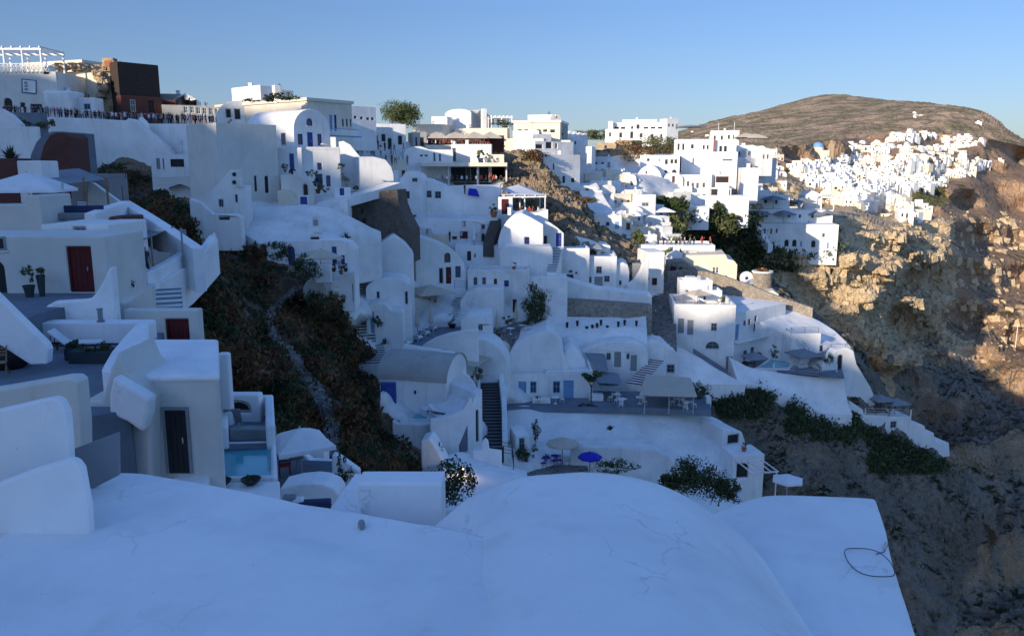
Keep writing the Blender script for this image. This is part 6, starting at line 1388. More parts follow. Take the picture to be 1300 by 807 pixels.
B('white end wing of the grey roofed house with narrow glazed doors', 566, 578, 0, 540, D=70.3, yaw=55, dep=6.2, m='white', name='end_wing', cat='house', prof=[(566,482),(569,468),(573,456),(576,448),(578,446)], ops=[(569.5,495,571.5,520,'d:greyw'),(574,470,576,515,'w:blue')])
B('deep navy recess wall at the left end of the grey roofed house', 484, 503, 486, 522, D=67.5, yaw=0, dep=.5, m='blue', name='recess_wall', cat='wall')
zt = P(525, 532, 67.5).z
slab('small turquoise pool behind a white wall in the lower centre', [(503,534),(546,534),(547,520),(509,520)], 0, 1.5, 'near', name='plunge_pool', cat='pool', par=.10, pw=.3, floor='water', z=zt, pm='white')
B('white wall with a rounded corner under the small turquoise pool', 498, 548, 0, 560, D=65.5, yaw=3, dep=1, m='white2', name='retaining_wall', cat='wall', prof=[(498,535),(506,538),(530,539),(548,538)])
zt2 = P(590, 522, 68).z
slab('shaded patio with dark chairs beside the grey roofed house', [(548,536),(592,532),(606,500),(600,478),(578,480),(570,520)], 0, 3, 'slate', name='patio', cat='terrace', z=zt2, bevel=.02)
for i, (x, y, a) in enumerate([(567, 528, 60), (577, 519, 58)]): p = Pz(x, y, zt2); put('lounger_d', lambda: mk_lounger('dwood', 'canvas'), p, R(a), ['front', 'rear'][i] + ' dark framed lounger with white cushion on the shaded patio', 'sun lounger')
for i, (x, y) in enumerate([(583, 505), (590, 502), (592, 512)]): put('chair_d', lambda: mk_chair('black', 'shirt_grey'), Pz(x, y, zt2), i * 1.7, ['left', 'middle', 'right'][i] + ' black metal chair on the shaded patio', 'chair')
put('table_d', lambda: mk_table('black', True, .8), Pz(587, 507, zt2), 0, 'round black table on the shaded patio', 'table')
B('curved white garden wall behind the shaded patio', 575, 605, 0, 520, D=73, yaw=5, dep=.4, m='near', name='curved_wall', cat='wall', prof=[(575,478),(580,472),(588,472),(596,478),(602,486),(605,492)])
poly('light patio wall rising on the right of the black chairs', [(546,533),(570,528),(588,520),(595,508),(598,505),(600,512),(596,534),(585,560),(570,600),(546,600)], 64.5, 10, .5, 'near', name='patio_wall', cat='wall', bevel=.08)
B('white house corner with a tall blue glazed door below the patio', 570, 612, 0, 600, D=64.8, yaw=35, dep=5, m='near', name='lower_house', prof=[(570,536),(584,526),(592,520),(600,512),(604,500),(612,494)], ops=[(582.5,536,594,572,'w:blue'),(604,520,608,560,'oa:grayint')], drop=3)
B('white retaining wall below the scrub slope, beside the lit lamp', 534, 600, 0, 620, D=60, yaw=-5, dep=2, m='near', name='retaining_wall', cat='wall', prof=[(534,560),(545,556),(552,566),(560,580),(566,592),(575,600),(600,600)], bevel=.12)
plaster('smooth white ramp roof in front of the dark staircase', [
 [(566,578,62),(583,573,63),(610,581,63.5),(640,590,64),(668,597,64.5)],
 [(560,600,57),(583,598,58),(610,600,58.5),(640,604,59),(670,610,59)],
 [(550,650,48),(583,650,48),(610,650,48),(640,650,48),(670,650,48)]], 3, 30, 16, .05, .8, 'near')
B('small white pillar wall with a round top before the black handrail', 608, 637, 0, 594, D=62.5, yaw=0, dep=.5, m='near', name='pillar_wall', cat='wall', prof=[(600,572),(611,571),(612,561),(616,557),(620,561),(621,571),(637,573)])
e = empty('wall_lamp', P(588, 594, 57)[:]); b = MB(); b.lathe([(.12, 0), (.16, .12), (.1, .2)], 12); b.build('shade', M['bone'], e)
lm = bpy.data.materials.new('lamp_glow'); lm.use_nodes = True; bb = lm.node_tree.nodes['Principled BSDF']; bb.inputs['Emission Color'].default_value = (1, .62, .3, 1); bb.inputs['Emission Strength'].default_value = 14
b = MB(); b.lathe([(.03, -.08), (.11, -.03), (.11, .02)], 12); b.build('bulb', lm, e); pt_ = bpy.data.lights.new('lamp_light', 'POINT'); pt_.energy = 30; pt_.color = (1, .7, .4); pt_.shadow_soft_size = .15
po = bpy.data.objects.new('lamp_light', pt_); COL.objects.link(po); po.parent = e; po.location = (0, -.45, .1)
tag(e, 'small lit wall lamp on the white wall at the lower centre', 'lamp')
agave('spiky green plant on the corner above the lit lamp', P(556, 572, 61), 1.0, 40, 'leaf', name='spiky_plant')
sail('taupe awning between the grey roofed house and the staircase', [(578,462,80),(600,444,86),(626,452,86),(604,466,78)], 'beige', sag=.15)
B('white house behind the taupe awning', 577, 640, 0, 486, D=87, yaw=0, dep=5, m='white', name='white_house', prof=[(577,456),(586,446),(604,440),(630,448),(638,460)], ops=[(588,441,591,447,'w:greyw')], bevel=.15)
shrub('green potted bamboo beside the dark staircase', P(607, 482, 78), (.7, .5, .8), 500, .14, ('leaf', 'leaf2'))
# ---- lower white wall and yard
plaster('huge smooth white retaining wall at the lower centre right', [
 [(638,519,85),(665,515,85),(700,519,85),(760,517,85.5),(830,519,86),(890,525,86),(914,533,86),(922,541,86)],
 [(640,540,81.5),(668,540,82),(705,540,82.5),(760,540,83),(830,541,83.5),(890,545,84),(921,550,84),(930,556,84)],
 [(644,562,78),(672,560,79),(710,560,79.5),(765,563,80),(830,566,81),(890,568,81),(926,570,81),(934,574,81)],
 [(644,590,74),(674,588,75.5),(715,588,76),(765,590,77),(830,594,78),(890,598,78),(930,600,78),(938,600,78)],
 [(640,660,64),(674,660,64),(715,660,64),(765,660,64),(830,660,66),(890,660,68),(935,660,70),(942,660,70)]], 4, 90, 60, .10, .35, 'white')
B('grey white buttress wall below the huge retaining wall', 724, 868, 0, 660, D=74, yaw=-6, dep=3, m='white2', name='buttress_wall', cat='wall', prof=[(724,570),(740,567),(790,568),(830,571),(850,580),(868,600)], bevel=.3)
zt = P(690, 590, 74).z
slab('paved lower yard with dark blue chairs', [(648,620),(750,620),(745,584),(668,574),(650,580)], 0, 2, 'paving', name='yard', cat='terrace', z=zt, bevel=.02)
umbrella('round beige parasol in the lower yard', 714, 562, 74, 2.9, 'beige', 10, 2.2, .5, 0); umbrella('vivid blue parasol in the lower yard', 749, 579, 71, 2.1, 'bluec', 8, 2.1, .45, 0)
for i, (x, y) in enumerate([(678, 590), (686, 587), (696, 586), (703, 590), (690, 593), (710, 589), (683, 582)]):
    put('chair_bl', lambda: mk_chair('shirt_navy', 'bluec'), Pz(x, y, zt), i * 1.3, ['leftmost dark blue chair in the lower yard', 'second dark blue chair from the left, rear row', 'middle dark blue chair in the lower yard', 'dark blue chair left of the round beige parasol', 'front dark blue chair nearest the foreground roof', 'dark blue chair under the round beige parasol', 'rearmost dark blue chair by the big shrub'][i], 'chair')
for i, (x, y) in enumerate([(690, 589), (704, 587)]): put('table_bl', lambda: mk_table('shirt_navy', True, .8, 'bluec'), Pz(x, y, zt), 0, ['left', 'right'][i] + ' round blue table in the lower yard', 'table')
shrub('big dark shrub at the left end of the lower yard', P(666, 586, 73), (1.0, .7, .9), 900, .13, ('dgreen', 'leaf')); shrub('greener shrub in the lower yard beside the blue chairs', P(678, 578, 75), (.7, .6, .6), 500, .12)
shrub('climbing brown green plant on the white wall above the lower yard', P(680, 556, 77.5), (.5, .4, 1.3), 700, .12, ('dry', 'leaf'))
B('small white cube outhouse with a blue shutter in the lower yard', 655, 672, 553, 592, D=73.5, yaw=12, dep=3, m='white', name='outhouse', cat='house', ops=[(659,556,666,572,'w:lblue')])
shrub('row of dark shrubs under the vivid blue parasol', P(782, 600, 69), (2.4, .7, .8), 1300, .14, ('leaf', 'dgreen'))
agave('potted cactus standing on the ledge of the huge white wall', P(775, 546, 80.5), .7, 26, 'dgreen', name='cactus_plant', w_=.09)
b = MB(); pr = None
for k in range(13):
    t = math.pi * k / 12; q_ = P(833 + 17 * math.cos(t), 543 - 9 * math.sin(t), 82.2)
    if pr: b.bar(pr, q_, .12, n=6)
    pr = q_
tag(b.build('arch_moulding', M['white2']), 'shallow arched moulding on the huge white retaining wall', 'moulding')
for i, x in enumerate([800, 807]): ac(['left', 'right'][i] + ' of two small units on the ledge of the huge white wall', P(x, 564, 78.5))
for i, (x, y, r3) in enumerate([(868, 622, (1.6, 1.2, 1.6)), (885, 628, (1.8, 1.2, 1.8)), (905, 632, (1.5, 1.0, 1.5)), (850, 622, (1.0, .9, .8)), (925, 634, (1.4, 1, 1.0)), (574, 640, (1.3, 1, 1.6))]):
    shrub(['dark leafy bush left of the black gap beside the vault', 'largest dark leafy bush right of the foreground vault', 'dark leafy bush at the right of the bush group', 'small low bush hugging the white vault edge', 'low bush beside the right foreground roof', 'dark bush in the gap right of the parapet box'][i], P(x, y, 62 if x > 600 else 46), r3, 1800, .17, ('dgreen', 'leaf'))
B('white hotel terrace block with an open frame at the right end of the wall', 920, 946, 0, 660, D=81, yaw=20, dep=4, m='white', name='terrace_block', cat='house', prof=[(918,545),(930,546),(942,548),(946,560)], ops=[(924,552,938,562,'o:greyw'),(925,568,935,590,'o:grayint')])
B('white flat annex further right of the open frame block', 927, 966, 579, 660, D=76, yaw=10, dep=3, m='white', name='annex', cat='house', ops=[(935,588,950,606,'o:dark')])
umbrella('white hexagonal parasol just above the right foreground roof', 1000, 608, 66, 2.6, 'canvas', 6, 2.2, .4, 10)
pergola('white thin pergola beside the hexagonal parasol', 952, 984, 600, 628, 68, 3, 'white', 10, nb=5, posts=2, th=.12)
# ================================================================ hotel spur
HD = 108
B('tall white hotel front with a fan window and two grey shutters', 853, 930, 394, 474, D=HD, yaw=-6, dep=9, m='white', name='hotel', cat='hotel', par=.9, ops=[(861,404,868,423,'d:greyw'),(873,406,880,425,'d:greyw'),(903,410,910,420,'w:greyw'),(896,433,913,443,'wa:greyw'),(922,452,929,473,'d:greyw')], drop=4)
B('shaded white hotel wing with balcony windows', 930, 992, 399, 474, D=HD, yaw=42, dep=8, m='white', name='hotel_wing', cat='hotel', ops=[(934,412,937.5,433,'d:lblue'),(944,407,947,413,'w:greyw'),(950,405,953,412,'w:greyw'),(958,401,961,408,'w:greyw'),(944,445,948,456,'w:greyw'),(953,441,957,452,'w:greyw'),(964,438,968,449,'w:greyw'),(970,433,977,455,'d:greyw')], drop=4)
B('white rear wall of the hotel roof terrace', 862, 903, 358, 392, D=116, yaw=-4, dep=3, m='white', name='roof_house', cat='house', ops=[(871,368,874,374,'o:dark'),(872,376,874,379,'o:dark')])
B('small lit white cube above the hotel roof terrace', 871, 884, 352, 362, D=119, yaw=-5, dep=2, m='white', name='cube_house')
B('low white block at the right of the hotel roof terrace', 888, 916, 371, 392, D=114, yaw=-4, dep=4, m='white', name='roof_house', cat='house', ops=[(893,376,896,381,'o:dark')])
zr_ = P(860, 394, HD).z
def R_(x0, x1, y, D, lb, m='wood', nb=3): rail(lb, [Pz(x0, y, zr_ + .02) if D is None else P(x0, y, D), Pz(x1, y, zr_ + .02) if D is None else P(x1, y, D)], m, 1.0, nb)
R_(858, 871, 391, HD + .3, 'wooden railing at the left of the hotel roof terrace', 'wood', 5); R_(875, 888, 392, HD + .3, 'wooden railing in the middle of the hotel roof terrace', 'wood', 5); R_(893, 912, 392, HD + .3, 'wooden railing at the right of the hotel roof terrace', 'wood', 5)
for i, (x, y, D, w_) in enumerate([(886, 372, 112, 2.6), (868, 378, 111, 1.8)]): umbrella(['larger beige parasol on the hotel roof terrace', 'small grey parasol on the hotel roof terrace'][i], x, y, D, w_, ['beige', 'greyc'][i], 4, 2.2, .5, 20)
for i, (x, y) in enumerate([(897, 388), (905, 388), (880, 388)]): put('table_w2', None, P(x, y, 110), 0, ['left', 'right', 'middle'][i] + ' hand white table on the hotel roof terrace, behind the railing', 'table')
pot('green potted bush on the hotel roof terrace', P(915, 388, 109.5), .5, .5, 'white', ls=.15, ph=.8, n=200)
for i in range(4):
    x = 924 + i * 7; sail(['first', 'second', 'third', 'fourth'][i] + ' grey green striped awning panel on the hotel roof', [(x, 401 - i * 2.2, 109 + i * 1.0), (x + 6, 399 - i * 2.2, 110 + i * 1.0), (x + 12, 390 - i * 2, 114 + i), (x + 6, 392 - i * 2, 113 + i)], 'greyw', sag=.02, name='awning')
r_ = empty('balcony', (0, 0, 0)); A_ = P(931, 434, 107.6); C_ = P(978, 424, 113.5); C_.z = A_.z; b = MB(); b.beam(A_, C_, 1.5, .25); b.build('balcony_floor', M['white'], r_)
b = MB(); L_ = (C_ - A_).length; off = (C_ - A_).normalized().cross(Vector((0, 0, 1))) * .7; b.beam(A_ + up + off, C_ + up + off, .08, .08)
for k in range(40): q_ = A_ + off + (C_ - A_) * (k / 39); b.beam(q_, q_ + up, .04, .04)
b.build('railing', M['white'], r_); tag(r_, 'long white balcony on the shaded hotel wing', 'balcony')
person(2, P(957, 424, 110.5), 1, '', label='dark clothed person on the long white hotel balcony')
# white slope masses
plaster('white rounded ramp wall running down left of the hotel', [
 [(820,436,106),(840,434,106),(862,440,105.5),(885,452,105),(908,467,104.5),(932,480,104)],
 [(822,456,103.5),(840,456,103.5),(865,462,103),(888,470,102.8),(912,478,102.6),(940,484,102.4)],
 [(824,486,101),(842,486,101),(866,486,101),(890,487,101),(915,488,101),(946,488,101)]], 4, 50, 26, .08, .5, 'white', 'ramp_wall', 'wall')
path('dark handrail wall along the white ramp', densify([(880,446,105.4),(905,462,105),(924,474,104.6)], 3), .25, 'slate', 'hand_rail', .2, cat='railing', up=.45)
plaster('white curved retaining wall under the hotel pool', [
 [(925,452,107),(948,464,106),(978,471,105),(1008,475,104.8),(1040,477,104.5),(1070,472,104.5)],
 [(932,470,104.5),(953,480,104),(984,490,103.4),(1012,500,103),(1042,508,103),(1076,508,103)],
 [(938,488,102.5),(960,488,102.5),(990,498,102),(1016,513,102),(1046,524,102),(1082,526,102)]], 4, 60, 26, .08, .5, 'white', 'retaining_wall', 'wall')
zq = P(980, 470, 105.2).z
slab('hotel pool terrace paved in grey', [(950,466),(1072,478),(1064,452),(950,448)], 0, .3, 'slate', name='pool_terrace', cat='terrace', z=zq - .05, bevel=.02)
slab('dark green hotel pool with a pale rim', [(958,468),(1002,469),(1012,459),(978,455)], 0, 1, 'white', name='swimming_pool', cat='pool', par=.12, pw=.35, floor='water', z=zq + .05, pm='white')
rail('white posted railing in front of the hotel pool', [Pz(982, 470, zq), Pz(1010, 473, zq), Pz(1040, 475, zq), Pz(1062, 472, zq)], 'white', 1.0, 3, pr=.09)
for i, (x, y, w_) in enumerate([(1020, 449, 3.6), (958, 453, 2.6), (1047, 452, 2.2)]): umbrella(['widest grey parasol beside the hotel pool', 'grey parasol left of the hotel pool', 'small grey parasol right of the hotel pool'][i], x, y, 107, w_, 'greyc', 4, 2.3, .7, 15)
for i, (x, y) in enumerate([(1018, 466), (1028, 468), (1040, 470), (1050, 468), (1012, 462), (1034, 463)]): put('chair_d', None, Pz(x, y, zq), i, 'black metal chair ' + ['under the widest grey parasol', 'right of the widest grey parasol', 'in the middle of the pool terrace front', 'under the small grey parasol right of the pool', 'between the pool and the widest parasol', 'behind the middle of the pool terrace'][i], 'chair')
shrub('dark round bush on the hotel pool terrace', P(1053, 462, 105), (.8, .7, .8), 500, .13, ('dgreen', 'leaf')); shrub('dark bush against the shaded hotel wing', P(982, 453, 107), (.9, .6, 1.0), 500, .13, ('dgreen', 'leaf'))
plaster('broad white slope roof of the hotel facing the cliff edge', [
 [(918,373,126),(945,375,125),(975,384,122),(1005,394,119.5),(1032,403,118),(1058,419,116),(1078,437,114),(1085,448,113)],
 [(918,388,119),(945,388,118),(975,398,116),(1002,408,114.5),(1028,420,113),(1050,436,112),(1068,452,111),(1084,462,110)],
 [(920,404,113),(946,404,113),(975,412,112),(1000,424,111),(1024,438,110),(1044,452,109),(1060,468,108),(1082,480,107)]], 5, 80, 34, .10, .4, 'white', 'sloping_roof', 'roof')
B('white hotel block with a railed roof beside the pool stairs', 1003, 1040, 424, 462, D=108.5, yaw=8, dep=5, m='white', name='hotel_block', cat='hotel', ops=[(1010,452,1014,461,'o:dark')], drop=3)
A_ = P(1004, 423.5, 108.6); C_ = P(1039, 423.5, 109.5); rail('black roof railing of the white hotel block', [A_, C_], 'black', .9, 3)
R_ = None
B('white curved hotel tower at the cliff edge', 1042, 1112, 0, 545, D=105.5, yaw=14, dep=5, m='white', name='hotel_tower', cat='hotel', prof=[(1042,470),(1045,462),(1052,452),(1062,444),(1076,441),(1084,445),(1088,462),(1097,477),(1106,492),(1112,508)], ops=[(1040.5,438,1044,446,'o:greyw'),(1055,476,1059,488,'w:lblue'),(1064,450,1069,470,'oa:greyw')], drop=3, bevel=.15)
stairs('white stairs with black handrails descending to the hotel pool', (1022, 452), (998, 424), 1.3, 12, 'white', Da=107, Db=112, zd=2)
rail('black handrail on the left of the pool stairs', [P(1020, 450, 106.8), P(998, 424, 111)], 'black', .9, 2); rail('black handrail on the right of the pool stairs', [P(1026, 450, 107), P(1004, 424, 111.5)], 'black', .9, 2)
rail('black handrail curving over the pool terrace', [P(1044, 449, 106.5), P(1055, 443, 107.5), P(1080, 443, 107)], 'black', .7, 2)
B('stepped white wall tail at the end of the hotel spur', 1078, 1206, 0, 585, D=104.5, yaw=12, dep=3.5, m='white', name='stepped_wall', cat='wall', prof=[(1078,508),(1096,520),(1097,527),(1157,529),(1158,537),(1174,540),(1176,548),(1186,549),(1187,560),(1205,562),(1206,577)], ops=[(1131,535,1138,543,'w:greyw')], drop=.6, bevel=.1)
zq2 = P(1120, 527, 105.5).z
rail('white railing of the last spur terrace', [Pz(1098, 527, zq2), Pz(1128, 528, zq2), Pz(1156, 529, zq2)], 'white', 1.0, 3, pr=.1)
for i, (x, w_) in enumerate([(1118, 2.6), (1137, 2.8)]): umbrella(['left', 'right'][i] + ' grey blue parasol on the last spur terrace', x, 506 + i * 4, 107, w_, 'greyc', 4, 2.2, .6, 10)
for i, (x, y) in enumerate([(1108, 523), (1120, 522), (1130, 524), (1145, 525)]): put('chair_d', None, P(x, y, 106), i, ['first', 'second', 'third', 'last'][i] + ' black chair from the left on the last spur terrace', 'chair')
B('white backing house of the last spur terrace', 1090, 1122, 0, 530, D=108.5, yaw=12, dep=3, m='white', name='small_house', prof=[(1090,500),(1096,494),(1106,497),(1112,503),(1122,512)], ops=[(1099,509,1103,520,'w:lblue')])
# stone wall path, turret, cream house
path('long curved stone wall above the hotel roof', densify([(846,353,127),(866,350,128),(895,352,128),(918,358,126),(945,367,124),(975,379,121.5),(1005,390,119.5),(1032,399,118)], 4), .7, 'stone', 'stone_wall', 1.8, cat='wall', up=1.0)
B('stone walled terrace with a dark doorway left of the cream house', 847, 897, 0, 362, D=133, yaw=-8, dep=5, m='stone', name='stone_house', cat='house', prof=[(847,333),(868,332),(880,339),(897,350)], ops=[(851,338,858,349,'d:dwood'),(861,338,867,348,'oa:dark')])
B('sunlit cream house with rounded roof corners', 864, 936, 0, 366, D=137, yaw=-10, dep=9, m='cream', name='cream_house', prof=[(864,332),(872,324),(921,323),(924,329),(932,331),(936,336)], ops=[(905,339,908,347,'w:white'),(909,339,912,347,'w:white')], bevel=.25)
B('small cream attic on top of the cream house', 864, 885, 319, 332, D=141, yaw=-10, dep=4, m='cream', name='attic', ops=[(872,321,882,325,'o:cream')])
B('white rounded garden wall left of the cream house', 846, 867, 0, 336, D=139, yaw=-5, dep=2, m='white', name='garden_wall', cat='wall', prof=[(846,326),(850,322),(860,318),(867,322)])
e = empty('stone_turret', P(967, 362, 132)[:]); b = MB(); b.lathe([(1.65, -3), (1.6, 2.0), (1.6, 2.15)], 24); b.build('drum', M['stone'], e)
b = MB(); b.lathe([(1.7, 2.16), (1.7, 2.42), (1.35, 2.42), (1.35, 2.2)], 24, caps=False); b.build('white_rim', M['white'], e); b = MB(); leafball(b, (0, 0, 2.5), (1.1, 1.1, .35), 400, .18, clumps=12); b.build('flowers', [M['terra'], M['leaf']], e, fix=False); tag(e, 'round stone turret planter at the cliff edge', 'turret')
e = empty('chimney', P(967, 351, 133)[:]); b = MB(); b.lathe([(.28, -1), (.25, 1.0), (.33, 1.05), (.2, 1.5)], 10); b.build('stack', M['terra'], e); tag(e, 'slim terracotta chimney beside the round stone turret', 'chimney')
e = empty('well_wheel', P(948, 353, 132)[:]); b = MB(); b.prism([Vector((1.1 * math.cos(t), 0, 1.1 * math.sin(t))) for t in np.linspace(0, 2 * math.pi, 20)[:-1]], Vector((0, .4, 0))); b.build('disc', M['white'], e, bevel=.05); b = MB(); b.prism([Vector((.28 * math.cos(t), -.02, .28 * math.sin(t))) for t in np.linspace(0, 2 * math.pi, 14)[:-1]], Vector((0, .1, 0))); b.build('hub', M['dark'], e); tag(e, 'white round disc wall left of the stone turret', 'wall')
B('small white sunlit block right of the curved stone wall', 968, 989, 0, 388, D=126, yaw=-15, dep=3, m='cream', name='small_block', cat='wall', prof=[(968,371),(982,369),(989,374)])
path('white ramp below the stone turret', [(940,362,129),(950,355,131),(958,352,132)], .5, 'white', 'ramp', 1.0, cat='wall')
shrub('bush between the cream house and the curved stone wall', P(918, 358, 130), (1.6, .8, .6), 600, .15, ('leaf', 'leaf2'))
stairs('wide old stone lane climbing left of the hotel', (842, 440), (842, 358), 3.4, 30, 'paving', Da=101, Db=124, zd=2)
B('old stone side wall left of the stone lane', 826, 834, 0, 440, D=110, yaw=60, dep=1, m='dstone', name='stone_wall', cat='wall', prof=[(822,392),(830,384),(836,378)], drop=2) if False else None
# red people terrace
B('white terrace house with a crowd and two people in red', 832, 907, 313, 334, D=143, yaw=-6, dep=9, m='white', name='terrace_house', ops=[(840,318,846,324,'o:greyw')])
for i, x in enumerate([836, 842, 847, 852, 858, 863, 869, 876, 881]):
    person(rp.choice([0, 2, 4, 1, 5]), P(x, 312 + .3 * (i % 2), 144.5 + i % 3), rp.uniform(0, 6), '', group='guests on the terrace of the two people in red', label='person standing among the guests on the white terrace above the cream house')
person(3, P(891, 313, 144.5), 0, '', label='left of the two people in red on the white terrace', s=1.1); person(3, P(901, 313, 145), 2, '', label='right of the two people in red on the white terrace', s=1.1)
rail('black terrace railing before the guests', [P(834, 313, 143.3), P(880, 313, 143)], 'black', 1.0, 3)
# ================================================================ rocks in the town
def outcrop(rws, nu, nv, amp, sc, m='townrock', name='rock_outcrop'): return sheet(name, rows(rws), nu, nv, M[m], amp, sc, True)
outcrop([[(632,192,178),(655,190,176),(678,196,172),(696,204,168),(712,226,163)],
 [(634,196,168),(656,194,166),(680,202,160),(697,216,156),(711,236,152)],
 [(638,212,158),(660,218,155),(680,226,151),(696,236,148),(708,244,147)],
 [(640,240,146),(662,244,145),(682,248,143),(698,254,142),(712,262,141)],
 [(640,275,134),(662,280,133),(682,285,132),(700,290,132),(716,298,132)]], 70, 70, 1.3, .16)
outcrop([[(694,236,165),(712,236,162),(730,246,160),(748,262,156),(770,288,152),(815,318,146)],
 [(692,240,150),(712,240,147),(728,250,145),(744,266,143),(766,292,140),(818,322,136)],
 [(690,262,140),(708,264,137),(722,268,135),(738,280,134),(768,300,133),(820,328,131)],
 [(690,300,124),(708,302,123),(722,302,122),(740,306,122),(772,318,122),(824,340,122)],
 [(690,340,116),(708,340,116),(722,340,116),(740,342,116),(772,346,116),(824,356,116)]], 90, 60, 1.2, .16)
rebuild_bvh()
shrub('rusty dry bush on top of the rock outcrop below the skyline house', P(678, 205, 158), (3.2, 1.6, 1.4), 1500, .3, ('dry', 'leaf2'))
shrub('dry golden bush on the lower rock outcrop', P(742, 258, 145), (2.2, 1.2, .9), 900, .25, ('dry', 'leaf2'))
# ================================================================ right skyline & valley
def sk(label, x0, x1, yt, yb, D, ops=(), **k): return B(label, x0, x1, yt, yb, D=D, ops=[o if len(o) == 5 else (*o, 'o:white') for o in ops], **k)
sk('cream skyline restaurant with a row of dark openings', 652, 711, 154, 182, 184, [(657,164,663,168),(665,164,671,168),(681,164,687,168),(689,164,695,168),(698,164,705,169)], yaw=-12, dep=12, m='cream', name='restaurant', cat='restaurant', cornice='white')
sk('white attic with two little gables on the skyline restaurant', 670, 706, 146, 157, 188, yaw=-10, dep=8, m='white', name='attic')
for i, x in enumerate([701, 707]): sk(['left', 'right'][i] + ' grey pointed gable on the skyline restaurant', x, x + 6, 145, 156, 184, yaw=10, dep=3, m='grey', shape='gable', rise=6, name='gable', cat='roof')
sk('grey side wing of the skyline restaurant', 711, 721, 158, 182, 184, [(712,168,716,173)], yaw=35, dep=6, m='grey', name='side_wing')
sk('white wall strip below the skyline restaurant', 651, 684, 166, 184, 178, yaw=-8, dep=4, m='white', name='white_block')
sk('blue grey shaded block below the skyline restaurant', 676, 700, 170, 186, 176, yaw=35, dep=4, m='white', name='white_block')
sk('long sunlit beige wall above the rock outcrop', 640, 690, 176, 200, 171, yaw=-14, dep=3, m='cream', name='beige_wall', cat='wall')
sk('tall blue grey shaded house with three small doors', 690, 736, 196, 242, 160, [(706,224,711,233),(714,223,718,233),(725,226,730,232),(702,207,704.5,216)], yaw=38, dep=9, m='white', name='tall_house')
sk('upper storey of the shaded tall house with a dark loggia', 679, 728, 179, 199, 165, [(680,183,689,189,'o:dark'),(693,180,701,189,'o:bone'),(705,182,708,189)], yaw=38, dep=8, m='white2', name='upper_storey')
sk('small cream lit cube with a dark loggia right of the tall house', 712, 724, 178, 196, 172, [(713,188,721,193,'o:dark')], yaw=-10, dep=5, m='cream', name='cube_house')
sk('white lit two storey house by the gully', 730, 751, 186, 213, 190, [(733,196,737,202,'o:greyw')], yaw=-12, dep=7, m='white', name='tall_house', xr=756)
sk('small block on the roof of the lit gully house', 733, 741, 179, 188, 193, yaw=-10, dep=3, m='white', name='attic')
for i, x in enumerate([722, 728, 734, 740]): sk(['first', 'second', 'third', 'fourth'][i] + ' of four little grey pointed vaults on the skyline', x, x + 6, 166 + i, 180, 205, yaw=30, dep=5, m='white2', shape='vault', rise=7, name='little_vault', cat='house')
sk('white house row under the four little vaults', 716, 746, 174, 190, 200, [(719,178,722,183),(729,179,732,184)], yaw=30, dep=5, m='white', name='row_house')
sk('large sunlit white building on the skyline, lower floor', 768, 846, 164, 184, 262, [(773,168,776,174),(786,168,790,175),(800,167,804,176),(812,169,816,175),(826,170,830,176),(838,170,841,176)], yaw=-10, dep=12, m='white', name='villa', cat='villa')
sk('large sunlit white building on the skyline, upper loggia', 778, 845, 156, 168, 265, [(780,161,786,166,'o:dark'),(788,161,794,166,'o:dark'),(801,160,804,167,'oa:dark'),(808,158,812,167,'o:dark'),(817,161,823,166,'o:dark'),(826,161,832,166,'o:dark'),(835,161,841,166,'o:dark')], yaw=-10, dep=10, m='white', name='villa', cat='villa')
sk('small white attic crowning the skyline villa', 790, 834, 152, 160, 270, yaw=-10, dep=6, m='white', name='attic'); sk('white tower at the left end of the skyline villa', 772, 778, 154, 170, 263, yaw=-10, dep=3, m='white', name='tower')
sk('brown ruined house with arched openings under the skyline villa', 758, 782, 181, 200, 240, [(767,184,771,189,'oa:dark'),(767,191,771,196,'oa:dark')], yaw=-10, dep=8, m='ochre', name='ruined_house', cat='ruin')
sk('second brown ruin right of the arched one', 782, 802, 178, 200, 242, [(788,188,792,192,'o:dark')], yaw=-5, dep=8, m='ochre', name='ruined_house', cat='ruin')
sk('grey stone ruin wall in shade', 800, 815, 178, 198, 244, yaw=40, dep=6, m='dstone', name='ruined_house', cat='ruin')
sk('sunlit white hotel with long terraces, top floor', 856, 905, 177, 200, 228, [(860,182,863,191),(866,182,869,191),(877,183,881,189),(892,184,895,190),(897,184,900,190)], yaw=-10, dep=12, m='white', name='hotel', cat='hotel')
sk('sunlit white hotel right wing with a red edge', 905, 934, 178, 202, 228, [(913,185,917,193),(919,185,923,193)], yaw=-8, dep=12, m='white', name='hotel', cat='hotel')
sk('thin pink brown pier between the hotel wings', 904, 907, 176, 194, 226.5, yaw=-8, dep=1, m='terra', name='pier', cat='wall')
sk('sunlit white hotel with long terraces, lower floor', 864, 935, 193, 228, 222, [(879,200,881,209),(917,202,930,204.5,'o:white')], yaw=-10, dep=8, m='white', name='hotel', cat='hotel', xr=950)
sk('sunlit white two storey house with arched windows', 812, 862, 197, 228, 214, [(821,201,825,205),(836,202,838,205),(844,202,848,209),(851,202,855,208),(856,202,860,208),(843,216,847,226,'oa:dark'),(853,215,859,223,'oa:dark')], yaw=-12, dep=9, m='white', name='town_house', xr=872)
sk('white small church with a rounded gable in the sun', 808, 840, 210, 232, 203, [(812,224,814,228),(818,223,822,232),(825,224,827,228),(819,217,822,221)], yaw=-18, dep=9, m='white', shape='vault', rise=18, name='church', cat='church')
sk('sunlit white dome house left of the small church', 770, 793, 211, 228, 200, yaw=-14, dep=6, m='white', shape='vault', rise=13, name='rounded_house')
